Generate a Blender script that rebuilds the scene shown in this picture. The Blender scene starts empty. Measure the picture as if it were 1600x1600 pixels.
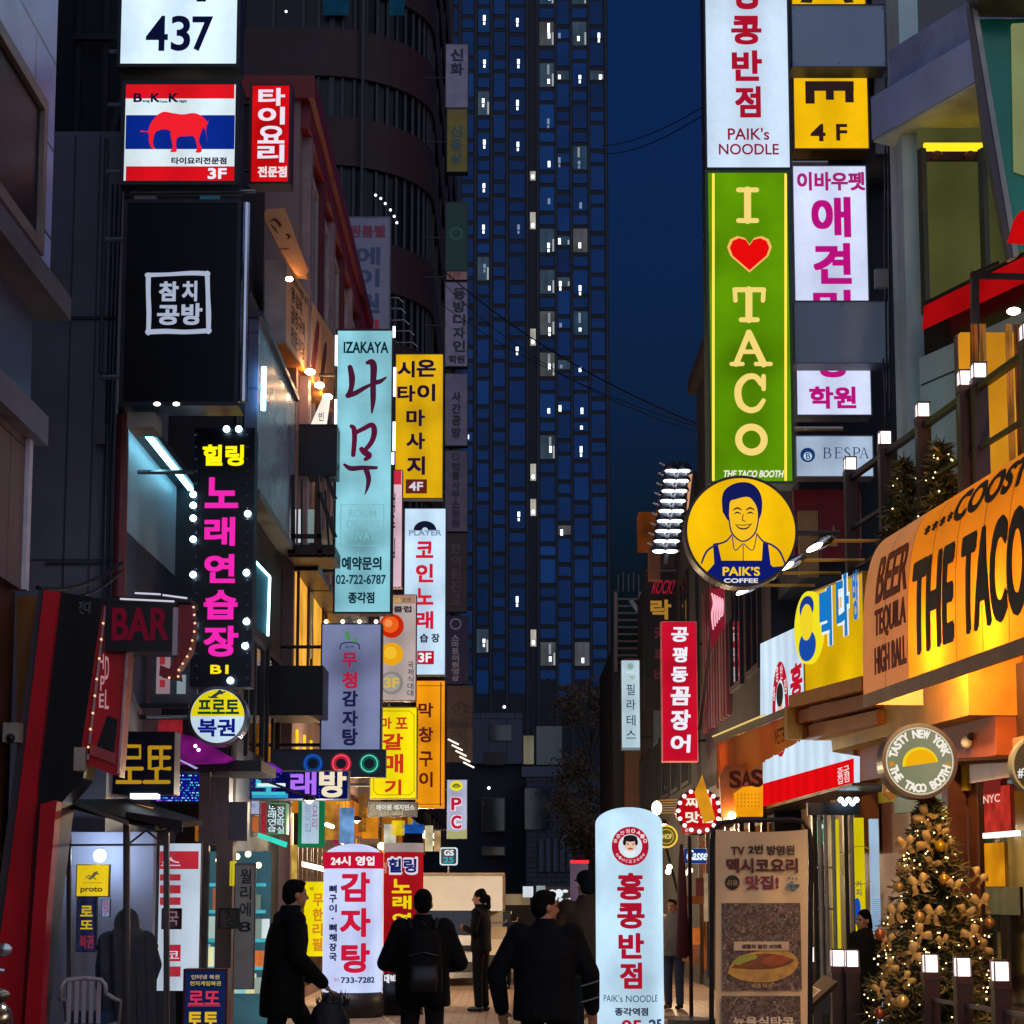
import bpy, bmesh, math, random
from mathutils import Vector, Matrix
from mathutils.geometry import tessellate_polygon
R = math.radians
random.seed(7)
SC = bpy.context.scene
COL = SC.collection

# ---------------------------------------------------------------- camera, sky, sun, exposure
PITCH = R(7.0)
FPX = 3000.0                       # focal length in pixels of a 1600 px wide frame
HORIZON = 1395.0
EYE = 1.6
AXIS_Y = HORIZON - FPX * math.tan(PITCH)
cam = bpy.data.cameras.new('camera')
cam.sensor_width = 36.0
cam.lens = FPX / 1600 * 36
cam.shift_y = (AXIS_Y - 800) / 1600
cam.clip_start = 0.1
cam.clip_end = 2000
camo = bpy.data.objects.new('camera', cam)
COL.objects.link(camo)
camo.location = (0, 0, EYE)
camo.rotation_euler = (R(90) + PITCH, 0, 0)
SC.camera = camo

world = bpy.data.worlds.new('World')
SC.world = world
world.use_nodes = True
wn, wl = world.node_tree.nodes, world.node_tree.links
sky = wn.new('ShaderNodeTexSky')
sky.sky_type = 'NISHITA'
sky.sun_disc = False
SUN_EL, SUN_ROT = R(-3.0), R(200)
sky.sun_elevation = SUN_EL
sky.sun_rotation = SUN_ROT
tint = wn.new('ShaderNodeMix'); tint.data_type = 'RGBA'; tint.blend_type = 'MULTIPLY'
tint.inputs['Factor'].default_value = 1.0
tint.inputs[7].default_value = (0.42, 2.0, 7.5, 1)
bg = wn['Background']
bg.inputs['Strength'].default_value = 0.15
wl.new(sky.outputs['Color'], tint.inputs[6])
wl.new(tint.outputs[2], bg.inputs['Color'])

sun = bpy.data.lights.new('sun', 'SUN')           # the last of the dusk
sun.energy = 1.1
sun.angle = R(110)
sun.color = (0.80, 0.86, 1.0)
suno = bpy.data.objects.new('sun', sun)
COL.objects.link(suno)
suno.rotation_euler = (R(62), 0, R(22))

vs = SC.view_settings
SC.display_settings.display_device = 'sRGB'
vs.view_transform = 'Standard'
vs.look = 'None'
vs.exposure = 0.0
vs.gamma = 1.0
SC.render.engine = 'CYCLES'
SC.cycles.use_denoising = True
SC.cycles.max_bounces = 6
SC.cycles.sample_clamp_indirect = 3.0
SC.cycles.caustics_reflective = False
SC.cycles.caustics_refractive = False

# ---------------------------------------------------------------- helpers: pixels to space
_F = Vector((0, math.cos(PITCH), math.sin(PITCH)))
_U = Vector((0, -math.sin(PITCH), math.cos(PITCH)))
_E = Vector((0, 0, EYE))
def ray(px, py):
    return Vector(((px - 800) / FPX, 0, 0)) + _U * ((AXIS_Y - py) / FPX) + _F
def at(px, py, d):                                   # the point of that sight line at distance d down the street
    r = ray(px, py)
    return _E + r * (d / r.y)
def atz(px, py, z):                                  # the same at height z
    r = ray(px, py)
    return _E + r * ((z - EYE) / r.z)
class Frame:
    """An upright plane: origin, horizontal direction x, normal n towards the viewer. p(u, v, w) is a point of it."""
    def __init__(s, o, x):
        s.o = Vector((o[0], o[1], 0))
        s.x = Vector((x[0], x[1], 0)).normalized()
        s.n = Vector((s.x.y, -s.x.x, 0))
        s.z = Vector((0, 0, 1))
    def p(s, u, v, w=0.0):
        return s.o + s.x * u + s.z * v + s.n * w
    def px(s, x, y):
        r = ray(x, y)
        t = (s.o - _E).dot(s.n) / r.dot(s.n)
        q = _E + r * t
        return (q - s.o).dot(s.x), q.z
def front(d):
    return Frame((0, d), (1, 0))
def along(ax, ay, d, bx, by):                        # plane through pixel a at distance d and pixel b at the same height
    a = at(ax, ay, d)
    b = atz(bx, by, a.z)
    return Frame(a, b - a)

# ---------------------------------------------------------------- helpers: materials
def lin(h):
    h = h.lstrip('#')
    c = [int(h[i:i + 2], 16) / 255 for i in (0, 2, 4)]
    return tuple(x / 12.92 if x <= 0.04045 else ((x + 0.055) / 1.055) ** 2.4 for x in c)
_M = {}
def glow(h, s=1.0, var=0.0, scale=1.3, light=True):
    """A lit surface (lamp, lightbox, screen, lit window); var = how unevenly its tubes fill it."""
    key = ('g', h, s, var, scale, light)
    if key in _M: return _M[key]
    if light and var >= 0.1 and s >= 0.8 and scale < 2.5: s *= 1.12
    m = bpy.data.materials.new('lit_' + h.strip('#')); m.use_nodes = True
    n, l = m.node_tree.nodes, m.node_tree.links
    n.remove(n['Principled BSDF'])
    e = n.new('ShaderNodeEmission')
    c = lin(h)
    e.inputs['Color'].default_value = (*c, 1)
    e.inputs['Strength'].default_value = s
    if var:
        tc = n.new('ShaderNodeTexCoord'); nz = n.new('ShaderNodeTexNoise'); mr = n.new('ShaderNodeMapRange')
        nz.inputs['Scale'].default_value = scale; nz.inputs['Detail'].default_value = 1.0
        l.new(tc.outputs['Object'], nz.inputs['Vector'])
        l.new(nz.outputs['Fac'], mr.inputs['Value'])
        mr.inputs['From Min'].default_value = 0.3; mr.inputs['From Max'].default_value = 0.7
        mr.inputs['To Min'].default_value = s * (1 - var); mr.inputs['To Max'].default_value = s * (1 + var * 0.6)
        src = mr.outputs['Result']
        if var >= 0.1 and scale < 2.5:               # bright bands put into the glow for unmodelled tubes, and a little grime
            sp = n.new('ShaderNodeSeparateXYZ'); ad = n.new('ShaderNodeMath'); ad.operation = 'ADD'
            sn = n.new('ShaderNodeMath'); sn.operation = 'SINE'; mu = n.new('ShaderNodeMath'); mu.operation = 'MULTIPLY'; mu.inputs[1].default_value = 11.0
            l.new(tc.outputs['Object'], sp.inputs[0]); l.new(sp.outputs[0], ad.inputs[0]); l.new(sp.outputs[1], ad.inputs[1]); l.new(ad.outputs[0], mu.inputs[0]); l.new(mu.outputs[0], sn.inputs[0])
            m2 = n.new('ShaderNodeMapRange'); m2.inputs['From Min'].default_value = -1; m2.inputs['To Min'].default_value = 0.9; m2.inputs['To Max'].default_value = 1.06
            l.new(sn.outputs[0], m2.inputs['Value'])
            ng = n.new('ShaderNodeTexNoise'); ng.inputs['Scale'].default_value = 9; ng.inputs['Detail'].default_value = 8; ng.inputs['Roughness'].default_value = 0.7
            l.new(tc.outputs['Object'], ng.inputs['Vector'])
            m3 = n.new('ShaderNodeMapRange'); m3.inputs['From Min'].default_value = 0.3; m3.inputs['From Max'].default_value = 0.7; m3.inputs['To Min'].default_value = 0.92; m3.inputs['To Max'].default_value = 1.03
            l.new(ng.outputs['Fac'], m3.inputs['Value'])
            p1 = n.new('ShaderNodeMath'); p1.operation = 'MULTIPLY'; p2 = n.new('ShaderNodeMath'); p2.operation = 'MULTIPLY'
            l.new(src, p1.inputs[0]); l.new(m2.outputs['Result'], p1.inputs[1]); l.new(p1.outputs[0], p2.inputs[0]); l.new(m3.outputs['Result'], p2.inputs[1])
            src = p2.outputs[0]
        l.new(src, e.inputs['Strength'])
    l.new(e.outputs[0], n['Material Output'].inputs['Surface'])
    if not light: m.cycles.emission_sampling = 'NONE'
    _M[key] = m
    return m
def ink(h, s=1.0):                                   # lit lettering: glows but is not sampled as a lamp
    return glow(h, s, 0.0, 1.0, False)
def paint(h, rough=0.55, metal=0.0, var=0.2, scale=4.0, bump=0.0, spec=0.5):
    key = ('p', h, rough, metal, var, scale, bump)
    if key in _M: return _M[key]
    m = bpy.data.materials.new('mat_' + h.strip('#')); m.use_nodes = True
    n, l = m.node_tree.nodes, m.node_tree.links
    b = n['Principled BSDF']
    c = lin(h)
    b.inputs['Roughness'].default_value = rough
    b.inputs['Metallic'].default_value = metal
    b.inputs['Specular IOR Level'].default_value = spec
    tc = n.new('ShaderNodeTexCoord'); nz = n.new('ShaderNodeTexNoise')
    nz.inputs['Scale'].default_value = scale; nz.inputs['Detail'].default_value = 6
    l.new(tc.outputs['Object'], nz.inputs['Vector'])
    cr = n.new('ShaderNodeValToRGB')
    cr.color_ramp.elements[0].position = 0.3; cr.color_ramp.elements[1].position = 0.7
    cr.color_ramp.elements[0].color = (*[x * (1 - var) for x in c], 1)
    cr.color_ramp.elements[1].color = (*[min(1, x * (1 + var)) for x in c], 1)
    l.new(nz.outputs['Fac'], cr.inputs['Fac'])
    l.new(cr.outputs['Color'], b.inputs['Base Color'])
    mr = n.new('ShaderNodeMapRange')
    mr.inputs['To Min'].default_value = max(0.02, rough - 0.12); mr.inputs['To Max'].default_value = min(1, rough + 0.12)
    l.new(nz.outputs['Fac'], mr.inputs['Value']); l.new(mr.outputs['Result'], b.inputs['Roughness'])
    if bump:
        nb = n.new('ShaderNodeTexNoise'); nb.inputs['Scale'].default_value = scale * 9; nb.inputs['Detail'].default_value = 4
        bp = n.new('ShaderNodeBump'); bp.inputs['Strength'].default_value = bump; bp.inputs['Distance'].default_value = 0.02
        l.new(tc.outputs['Object'], nb.inputs['Vector'])
        l.new(nb.outputs['Fac'], bp.inputs['Height']); l.new(bp.outputs['Normal'], b.inputs['Normal'])
    _M[key] = m
    return m
def cloth(h, t=0.5, var=0.1, scale=1.6, em=0.0, emc=None):
    """Thin canvas: light from behind shines through it."""
    key = ('c', h, t, em)
    if key in _M: return _M[key]
    m = paint(h, 0.7, 0.0, var, scale).copy(); m.name = 'canvas_' + h.strip('#')
    n, l = m.node_tree.nodes, m.node_tree.links
    b = n['Principled BSDF']; src = b.inputs['Base Color'].links[0].from_socket
    tr = n.new('ShaderNodeBsdfTranslucent'); mx = n.new('ShaderNodeMixShader'); mx.inputs[0].default_value = t
    l.new(src, tr.inputs['Color']); l.new(b.outputs[0], mx.inputs[1]); l.new(tr.outputs[0], mx.inputs[2])
    l.new(mx.outputs[0], n['Material Output'].inputs['Surface'])
    if em:
        b.inputs['Emission Color'].default_value = (*lin(emc or h), 1); b.inputs['Emission Strength'].default_value = em  # glow that stands in for lamplight on the canvas
    _M[key] = m
    return m
def brick(h, h2, mortar, w, hgt, gap=0.012, rough=0.5, axes='yz', bump=0.4, off=0.5):
    """Tiles, panels or pavers: a brick pattern laid over two object axes."""
    key = ('b', h, h2, mortar, w, hgt, axes, off)
    if key in _M: return _M[key]
    m = bpy.data.materials.new('tiles_' + h.strip('#')); m.use_nodes = True
    n, l = m.node_tree.nodes, m.node_tree.links
    b = n['Principled BSDF']; b.inputs['Roughness'].default_value = rough
    tc = n.new('ShaderNodeTexCoord'); sp = n.new('ShaderNodeSeparateXYZ'); cb = n.new('ShaderNodeCombineXYZ')
    l.new(tc.outputs['Object'], sp.inputs[0])
    l.new(sp.outputs['XYZ'.index(axes[0].upper())], cb.inputs[0]); l.new(sp.outputs['XYZ'.index(axes[1].upper())], cb.inputs[1])
    bt = n.new('ShaderNodeTexBrick')
    bt.offset = off
    bt.inputs['Color1'].default_value = (*lin(h), 1); bt.inputs['Color2'].default_value = (*lin(h2), 1); bt.inputs['Mortar'].default_value = (*lin(mortar), 1)
    bt.inputs['Scale'].default_value = 1.0; bt.inputs['Mortar Size'].default_value = gap; bt.inputs['Mortar Smooth'].default_value = 0.1
    bt.inputs['Brick Width'].default_value = w; bt.inputs['Row Height'].default_value = hgt
    l.new(cb.outputs[0], bt.inputs['Vector'])
    nz = n.new('ShaderNodeTexNoise'); nz.inputs['Scale'].default_value = 1.7; nz.inputs['Detail'].default_value = 8
    l.new(tc.outputs['Object'], nz.inputs['Vector'])
    mx = n.new('ShaderNodeMix'); mx.data_type = 'RGBA'; mx.blend_type = 'MULTIPLY'; mx.inputs['Factor'].default_value = 0.5
    l.new(bt.outputs['Color'], mx.inputs[6]); l.new(nz.outputs['Fac'], mx.inputs[7])
    l.new(mx.outputs[2], b.inputs['Base Color'])
    mr = n.new('ShaderNodeMapRange'); mr.inputs['To Min'].default_value = max(0.05, rough - 0.2); mr.inputs['To Max'].default_value = min(1, rough + 0.2)
    l.new(nz.outputs['Fac'], mr.inputs['Value']); l.new(mr.outputs['Result'], b.inputs['Roughness'])
    bp = n.new('ShaderNodeBump'); bp.inputs['Strength'].default_value = bump; bp.inputs['Distance'].default_value = 0.01; bp.invert = True
    l.new(bt.outputs['Fac'], bp.inputs['Height']); l.new(bp.outputs['Normal'], b.inputs['Normal'])
    _M[key] = m
    return m
def glass(h='223344', rough=0.06, alpha_mix=None, spec=0.9):
    """Window glass: dark reflecting pane, or (alpha_mix) a clear film one sees through."""
    key = ('gl', h, rough, alpha_mix)
    if key in _M: return _M[key]
    m = bpy.data.materials.new('glass_' + h); m.use_nodes = True
    n, l = m.node_tree.nodes, m.node_tree.links
    b = n['Principled BSDF']
    b.inputs['Base Color'].default_value = (*lin(h), 1)
    b.inputs['Roughness'].default_value = rough
    b.inputs['Specular IOR Level'].default_value = spec
    if alpha_mix is not None:
        tr = n.new('ShaderNodeBsdfTransparent'); mx = n.new('ShaderNodeMixShader')
        tc = n.new('ShaderNodeTexCoord'); nz = n.new('ShaderNodeTexNoise'); nz.inputs['Scale'].default_value = 2.2; nz.inputs['Detail'].default_value = 3
        nz.inputs['Distortion'].default_value = 1.5
        mp = n.new('ShaderNodeMapping'); mp.inputs['Scale'].default_value = (3, 3, 0.6)
        l.new(tc.outputs['Object'], mp.inputs[0]); l.new(mp.outputs[0], nz.inputs['Vector'])
        bp = n.new('ShaderNodeBump'); bp.inputs['Strength'].default_value = 0.5; bp.inputs['Distance'].default_value = 0.05
        l.new(nz.outputs['Fac'], bp.inputs['Height']); l.new(bp.outputs['Normal'], b.inputs['Normal'])
        mx.inputs[0].default_value = alpha_mix
        l.new(tr.outputs[0], mx.inputs[1]); l.new(b.outputs[0], mx.inputs[2])
        l.new(mx.outputs[0], n['Material Output'].inputs['Surface'])
    _M[key] = m
    return m

# ---------------------------------------------------------------- helpers: meshes and things
ORG = {}
class MB:
    def __init__(s): s.v = []; s.f = []
    def add(s, vs, fs):
        b = len(s.v); s.v += [Vector(q) for q in vs]; s.f += [tuple(i + b for i in f) for f in fs]; return s
    def hexa(s, c):                                   # c: 8 corners, 4 of one face then 4 of the opposite
        return s.add(c, [(0, 3, 2, 1), (4, 5, 6, 7), (0, 1, 5, 4), (1, 2, 6, 5), (2, 3, 7, 6), (3, 0, 4, 7)])
    def box(s, x0, x1, y0, y1, z0, z1):
        return s.hexa([(x0, y0, z0), (x1, y0, z0), (x1, y0, z1), (x0, y0, z1), (x0, y1, z0), (x1, y1, z0), (x1, y1, z1), (x0, y1, z1)])
    def fbox(s, F, u0, u1, v0, v1, w0, w1):           # box in a frame
        return s.hexa([F.p(u0, v0, w1), F.p(u1, v0, w1), F.p(u1, v1, w1), F.p(u0, v1, w1), F.p(u0, v0, w0), F.p(u1, v0, w0), F.p(u1, v1, w0), F.p(u0, v1, w0)])
    def prism(s, F, pts, w0, w1):                     # polygon (u, v) extruded from w0 to w1
        k = len(pts)
        tri = tessellate_polygon([[Vector((a, b, 0)) for a, b in pts]])
        vs = [F.p(a, b, w1) for a, b in pts] + [F.p(a, b, w0) for a, b in pts]
        fs = [tuple(t) for t in tri] + [tuple(k + i for i in t) for t in tri] + [(i, (i + 1) % k, k + (i + 1) % k, k + i) for i in range(k)]
        return s.add(vs, fs)
    def ring(s, F, cu, cv, r0, r1, w0, w1, n=48, a0=0.0, a1=2 * math.pi):
        full = abs(a1 - a0 - 2 * math.pi) < 1e-6
        m = n if full else n + 1
        vs = []
        for i in range(m):
            a = a0 + (a1 - a0) * i / n
            c, q = math.cos(a), math.sin(a)
            vs += [F.p(cu + r0 * c, cv + r0 * q, w1), F.p(cu + r1 * c, cv + r1 * q, w1), F.p(cu + r1 * c, cv + r1 * q, w0), F.p(cu + r0 * c, cv + r0 * q, w0)]
        fs = []
        for i in range(n):
            a, b = 4 * i, 4 * ((i + 1) % m)
            for j in range(4): fs.append((a + j, b + j, b + (j + 1) % 4, a + (j + 1) % 4))
        return s.add(vs, fs)
    def disc(s, F, cu, cv, r, w0, w1, n=48, ry=None):
        ry = ry or r
        return s.prism(F, [(cu + r * math.cos(2 * math.pi * i / n), cv + ry * math.sin(2 * math.pi * i / n)) for i in range(n)], w0, w1)
    def tube(s, pts, r, n=8, r1=None, caps=True):
        pts = [Vector(q) for q in pts]
        k = len(pts); vs = []
        up = None
        for i, q in enumerate(pts):
            d = (pts[min(i + 1, k - 1)] - pts[max(i - 1, 0)]).normalized()
            if up is None: up = Vector((0, 0, 1)) if abs(d.z) < 0.9 else Vector((1, 0, 0))
            a = d.cross(up).normalized(); b = a.cross(d).normalized(); up = b
            rr = r if r1 is None else r + (r1 - r) * i / (k - 1)
            for j in range(n):
                t = 2 * math.pi * j / n
                vs.append(q + a * (rr * math.cos(t)) + b * (rr * math.sin(t)))
        fs = [(i * n + j, i * n + (j + 1) % n, (i + 1) * n + (j + 1) % n, (i + 1) * n + j) for i in range(k - 1) for j in range(n)]
        if caps: fs += [tuple(range(n - 1, -1, -1)), tuple((k - 1) * n + j for j in range(n))]
        return s.add(vs, fs)
    def bar(s, a, b, t, t2=None):                     # square bar from a to b
        a, b = Vector(a), Vector(b); t2 = t2 or t
        d = (b - a).normalized(); up = Vector((0, 0, 1)) if abs(d.z) < 0.95 else Vector((0, 1, 0))
        x = d.cross(up).normalized() * t / 2; y = x.cross(d).normalized() * t2 / 2
        return s.hexa([a - x - y, a + x - y, a + x + y, a - x + y, b - x - y, b + x - y, b + x + y, b - x + y])
    def lathe(s, c, prof, n=32, axis='z'):            # prof: (radius, height) pairs
        c = Vector(c); k = len(prof); vs = []
        for r, h in prof:
            for j in range(n):
                t = 2 * math.pi * j / n
                q = (r * math.cos(t), r * math.sin(t), h) if axis == 'z' else ((r * math.cos(t), h, r * math.sin(t)) if axis == 'y' else (h, r * math.cos(t), r * math.sin(t)))
                vs.append(c + Vector(q))
        fs = [(i * n + j, i * n + (j + 1) % n, (i + 1) * n + (j + 1) % n, (i + 1) * n + j) for i in range(k - 1) for j in range(n)]
        if prof[0][0] > 1e-4: fs.append(tuple(range(n - 1, -1, -1)))
        if prof[-1][0] > 1e-4: fs.append(tuple((k - 1) * n + j for j in range(n)))
        return s.add(vs, fs)
    def ball(s, c, rx, ry=None, rz=None, n=14, rot=None):
        ry = ry or rx; rz = rz or rx; c = Vector(c); m = n // 2 + 1; vs = []
        for i in range(m + 1):
            a = math.pi * i / m
            for j in range(n):
                t = 2 * math.pi * j / n
                q = Vector((rx * math.sin(a) * math.cos(t), ry * math.sin(a) * math.sin(t), rz * math.cos(a)))
                if rot is not None: q = rot @ q
                vs.append(c + q)
        fs = [(i * n + j, (i + 1) * n + j, (i + 1) * n + (j + 1) % n, i * n + (j + 1) % n) for i in range(m) for j in range(n)]
        return s.add(vs, fs)
    def build(s, name, mat, parent=None, smooth=False, kind=None):
        org = ORG[parent.name] if parent is not None else Vector((0, 0, 0))
        me = bpy.data.meshes.new(name)
        me.from_pydata([q - org for q in s.v], [], s.f)
        me.validate()
        bm = bmesh.new(); bm.from_mesh(me); bmesh.ops.recalc_face_normals(bm, faces=bm.faces); bm.to_mesh(me); bm.free()
        me.materials.append(mat)
        if smooth: me.shade_smooth()
        o = bpy.data.objects.new(name, me); COL.objects.link(o)
        if parent is not None: o.parent = parent
        ORG[o.name] = org.copy()
        if kind: o['kind'] = kind
        return o
def thing(name, label, cat, loc, group=None):
    o = bpy.data.objects.new(name, None); COL.objects.link(o)
    o.location = loc; o.empty_display_size = 0.2
    o['label'] = label; o['category'] = cat
    if group: o['group'] = group
    ORG[o.name] = Vector(loc)
    return o
def tag(o, label=None, cat=None, group=None, kind=None):
    for k, v in (('label', label), ('category', cat), ('group', group), ('kind', kind)):
        if v: o[k] = v
    return o
def single(mb, name, mat, label, cat, group=None, smooth=False):   # a thing that is one mesh, origin at its base
    c = sum(mb.v, Vector((0, 0, 0))) / len(mb.v); c.z = min(q.z for q in mb.v)
    mb.v = [q - c for q in mb.v]
    o = mb.build(name, mat, None, smooth); o.location = c; ORG[o.name] = c
    return tag(o, label, cat, group)
KIDS = {}
def copy_tree(o, loc, label=None, rotz=None, scale=None):
    c = o.copy(); COL.objects.link(c); c.location = loc
    if rotz is not None: c.rotation_euler.z = rotz
    if scale: c.scale = (scale,) * 3
    if label: c['label'] = label
    ORG[c.name] = Vector(loc)
    for ch in [q for q in o.children]:
        d = ch.copy(); COL.objects.link(d); d.parent = c
        for g in [q for q in ch.children]:
            e = g.copy(); COL.objects.link(e); e.parent = d
    return c

# ---------------------------------------------------------------- helpers: lettering
_G = {}
def glyphs(body, off):
    key = (body, off)
    if key in _G: return _G[key]
    c = bpy.data.curves.new('t', 'FONT'); c.body = body; c.size = 1; c.offset = off; c.resolution_u = 5
    o = bpy.data.objects.new('t', c); COL.objects.link(o)
    dg = bpy.context.evaluated_depsgraph_get()
    me = bpy.data.meshes.new_from_object(o.evaluated_get(dg))
    vs = [(q.co.x, q.co.y) for q in me.vertices]; fs = [tuple(p.vertices) for p in me.polygons]
    bpy.data.objects.remove(o); bpy.data.curves.remove(c); bpy.data.meshes.remove(me)
    xs = [q[0] for q in vs]; ys = [q[1] for q in vs]
    _G[key] = (vs, fs, min(xs), min(ys), max(xs), max(ys))
    return _G[key]
def word(mb, F, body, u0, v0, u1, v1, w, off=0.012, fat=0.0, slant=0.0, hard=False):
    """Write body so that it fills the rectangle; fat thickens the strokes by that many metres."""
    vs, fs, x0, y0, x1, y1 = glyphs(body, off)
    nch = max(1, len(body.replace(' ', '')))
    fat = fat if hard else min(fat, 0.026 * (v1 - v0), 0.03 * (u1 - u0) / nch)
    sx = (u1 - u0 - 2 * fat) / max(1e-6, x1 - x0); sy = (v1 - v0 - 2 * fat) / max(1e-6, y1 - y0)
    sh = [(0, 0)] if not fat else [(-fat, -fat), (fat, -fat), (fat, fat), (-fat, fat), (0, fat), (0, -fat), (fat, 0), (-fat, 0)]
    for k, (a, b) in enumerate(sh):
        mb.add([F.p(u0 + fat + a + (x - x0) * sx + slant * (y - y0) * sy, v0 + fat + b + (y - y0) * sy, w + 0.0004 * k) for x, y in vs], fs)
    return mb
def column(mb, F, chars, u0, v0, u1, v1, w, gap=0.14, **k):     # letters one below the other
    n = len(chars); h = (v1 - v0) / (n + (n - 1) * gap)
    for i, ch in enumerate(chars):
        if ch == ' ': continue
        t = v1 - i * h * (1 + gap)
        cu = (u0 + u1) / 2; hw = (u1 - u0) / 2
        if ch in '·-': hw *= 0.3; word(mb, F, ch, cu - hw, t - h * 0.6, cu + hw, t - h * 0.4, w, **k)
        else: word(mb, F, ch, cu - hw, t - h, cu + hw, t, w, **k)
    return mb
def spline(pts, n=6):
    out = []
    for i in range(len(pts) - 1):
        p0, p1, p2, p3 = pts[max(i - 1, 0)], pts[i], pts[i + 1], pts[min(i + 2, len(pts) - 1)]
        for j in range(n):
            t = j / n
            out.append(tuple(0.5 * (2 * b + (c - a) * t + (2 * a - 5 * b + 4 * c - d) * t * t + (3 * b - a - 3 * c + d) * t ** 3) for a, b, c, d in zip(p0, p1, p2, p3)))
    out.append(tuple(pts[-1]))
    return out
def brush(mb, F, pts, w, curve=True, caps=True):     # pts: (u, v, half width) along a stroke
    q = spline(pts) if curve and len(pts) > 2 else pts
    k = len(q); vs = []
    for i in range(k):
        a, b = q[max(i - 1, 0)], q[min(i + 1, k - 1)]
        d = Vector((b[0] - a[0], b[1] - a[1]))
        d = d.normalized() if d.length else Vector((1, 0))
        n = Vector((-d.y, d.x)) * max(q[i][2], 1e-4)
        vs += [F.p(q[i][0] + n.x, q[i][1] + n.y, w), F.p(q[i][0] - n.x, q[i][1] - n.y, w)]
    mb.add(vs, [(2 * i, 2 * i + 1, 2 * i + 3, 2 * i + 2) for i in range(k - 1)])
    if caps:
        for (a, b, r), ww in ((q[0], w + 0.0003), (q[-1], w + 0.0005)):
            mb.add([F.p(a + r * math.cos(2 * math.pi * j / 14), b + r * math.sin(2 * math.pi * j / 14), ww) for j in range(14)], [tuple(range(14))])
    return mb

class Sign:
    """A box sign: casing, lit (or plain) panel, lettering and emblems laid on the panel. rect is where its face stands, as seen in the photo."""
    def __init__(s, name, label, F, rect, face, case, thick=0.2, rim=0.03, cat='sign', group=None, lip=0.012, root=None):
        s.F = F
        a, b = F.px(rect[0], rect[1]); c, d = F.px(rect[2], rect[3])
        s.u0, s.u1, s.v0, s.v1 = min(a, c), max(a, c), min(b, d), max(b, d)
        s.root = root or thing(name, label, cat, F.p((s.u0 + s.u1) / 2, s.v0, -thick / 2), group)
        m = MB()
        m.fbox(F, s.u0 - rim, s.u1 + rim, s.v0 - rim, s.v1 + rim, -thick, -0.02)
        for q in ((s.u0 - rim, s.u0, s.v0 - rim, s.v1 + rim), (s.u1, s.u1 + rim, s.v0 - rim, s.v1 + rim), (s.u0, s.u1, s.v0 - rim, s.v0), (s.u0, s.u1, s.v1, s.v1 + rim)):
            m.fbox(F, q[0], q[1], q[2], q[3], -0.02, lip)
        s.case = m.build('casing', case, s.root)
        if face is not None:
            s.panel = MB().fbox(F, s.u0, s.u1, s.v0, s.v1, -0.018, 0).build('panel', face, s.root)
        s.thick = thick
    def uv(s, r):
        a, b = s.F.px(r[0], r[1]); c, d = s.F.px(r[2], r[3])
        return min(a, c), min(b, d), max(a, c), max(b, d)
    def t(s, body, rect, mat, w=0.006, name='lettering', **k):
        word(m := MB(), s.F, body, *s.uv(rect), w, **k); m.build(name, mat, s.root); return s
    def col(s, body, rect, mat, w=0.006, name='lettering', **k):
        column(m := MB(), s.F, body, *s.uv(rect), w, **k); m.build(name, mat, s.root); return s
    def r(s, rect, mat, w=0.003, name='band'):
        u0, v0, u1, v1 = s.uv(rect)
        MB().fbox(s.F, u0, u1, v0, v1, -0.01, w).build(name, mat, s.root); return s
    def poly(s, pts, mat, w=0.006, name='emblem', curve=False):
        q = [s.F.px(*p) for p in pts]
        if curve: q = spline(q + [q[0]], 5)[:-1]
        MB().prism(s.F, q, w - 0.003, w).build(name, mat, s.root); return s
    def disc(s, cx, cy, r, mat, w=0.006, name='emblem', r0=None, ry=None):
        u, v = s.F.px(cx, cy); k = s.F.px(cx + r, cy)[0] - u
        m = MB()
        if r0 is None: m.disc(s.F, u, v, k, -0.01 if w < 0.004 else w - 0.003, w, ry=k * (ry / r) if ry else None)
        else: m.ring(s.F, u, v, k * r0 / r, k, w - 0.003, w)
        m.build(name, mat, s.root); return s
    def strokes(s, lst, mat, w=0.006, name='lettering', curve=True):
        m = MB()
        for j, st in enumerate(lst):
            q = []
            for x, y, r in st:
                u, v = s.F.px(x, y); q.append((u, v, abs(s.F.px(x + r, y)[0] - u)))
            brush(m, s.F, q, w + 0.0009 * j, curve)
        m.build(name, mat, s.root); return s
    def arm(s, wall_u, mat, vs=(0.15, 0.85), r=0.025):           # brackets back to the wall
        side = s.u0 if wall_u < s.u0 else s.u1
        for k in vs:
            v = s.v0 + (s.v1 - s.v0) * k
            MB().tube([s.F.p(side, v, -s.thick / 2), s.F.p(wall_u, v, -s.thick / 2)], r).build('bracket', mat, s.root)
        return s

# ---------------------------------------------------------------- common materials
BLACK = paint('#0b0b10', 0.4)
DARK = paint('#1a1b22', 0.5, var=0.25)
STEEL = paint('#8a8d92', 0.3, 0.9, var=0.1)
CHROME = paint('#c8ccd2', 0.15, 1.0, var=0.05)
GREYCASE = paint('#6d7075', 0.45, 0.3)
BROWNMETAL = paint('#2a1712', 0.4, 0.3)
WHITE = glow('#cfe6fa', 1.15, 0.14, 0.9)
WHITE2 = glow('#c6d2ee', 0.9, 0.18, 1.1)
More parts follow.
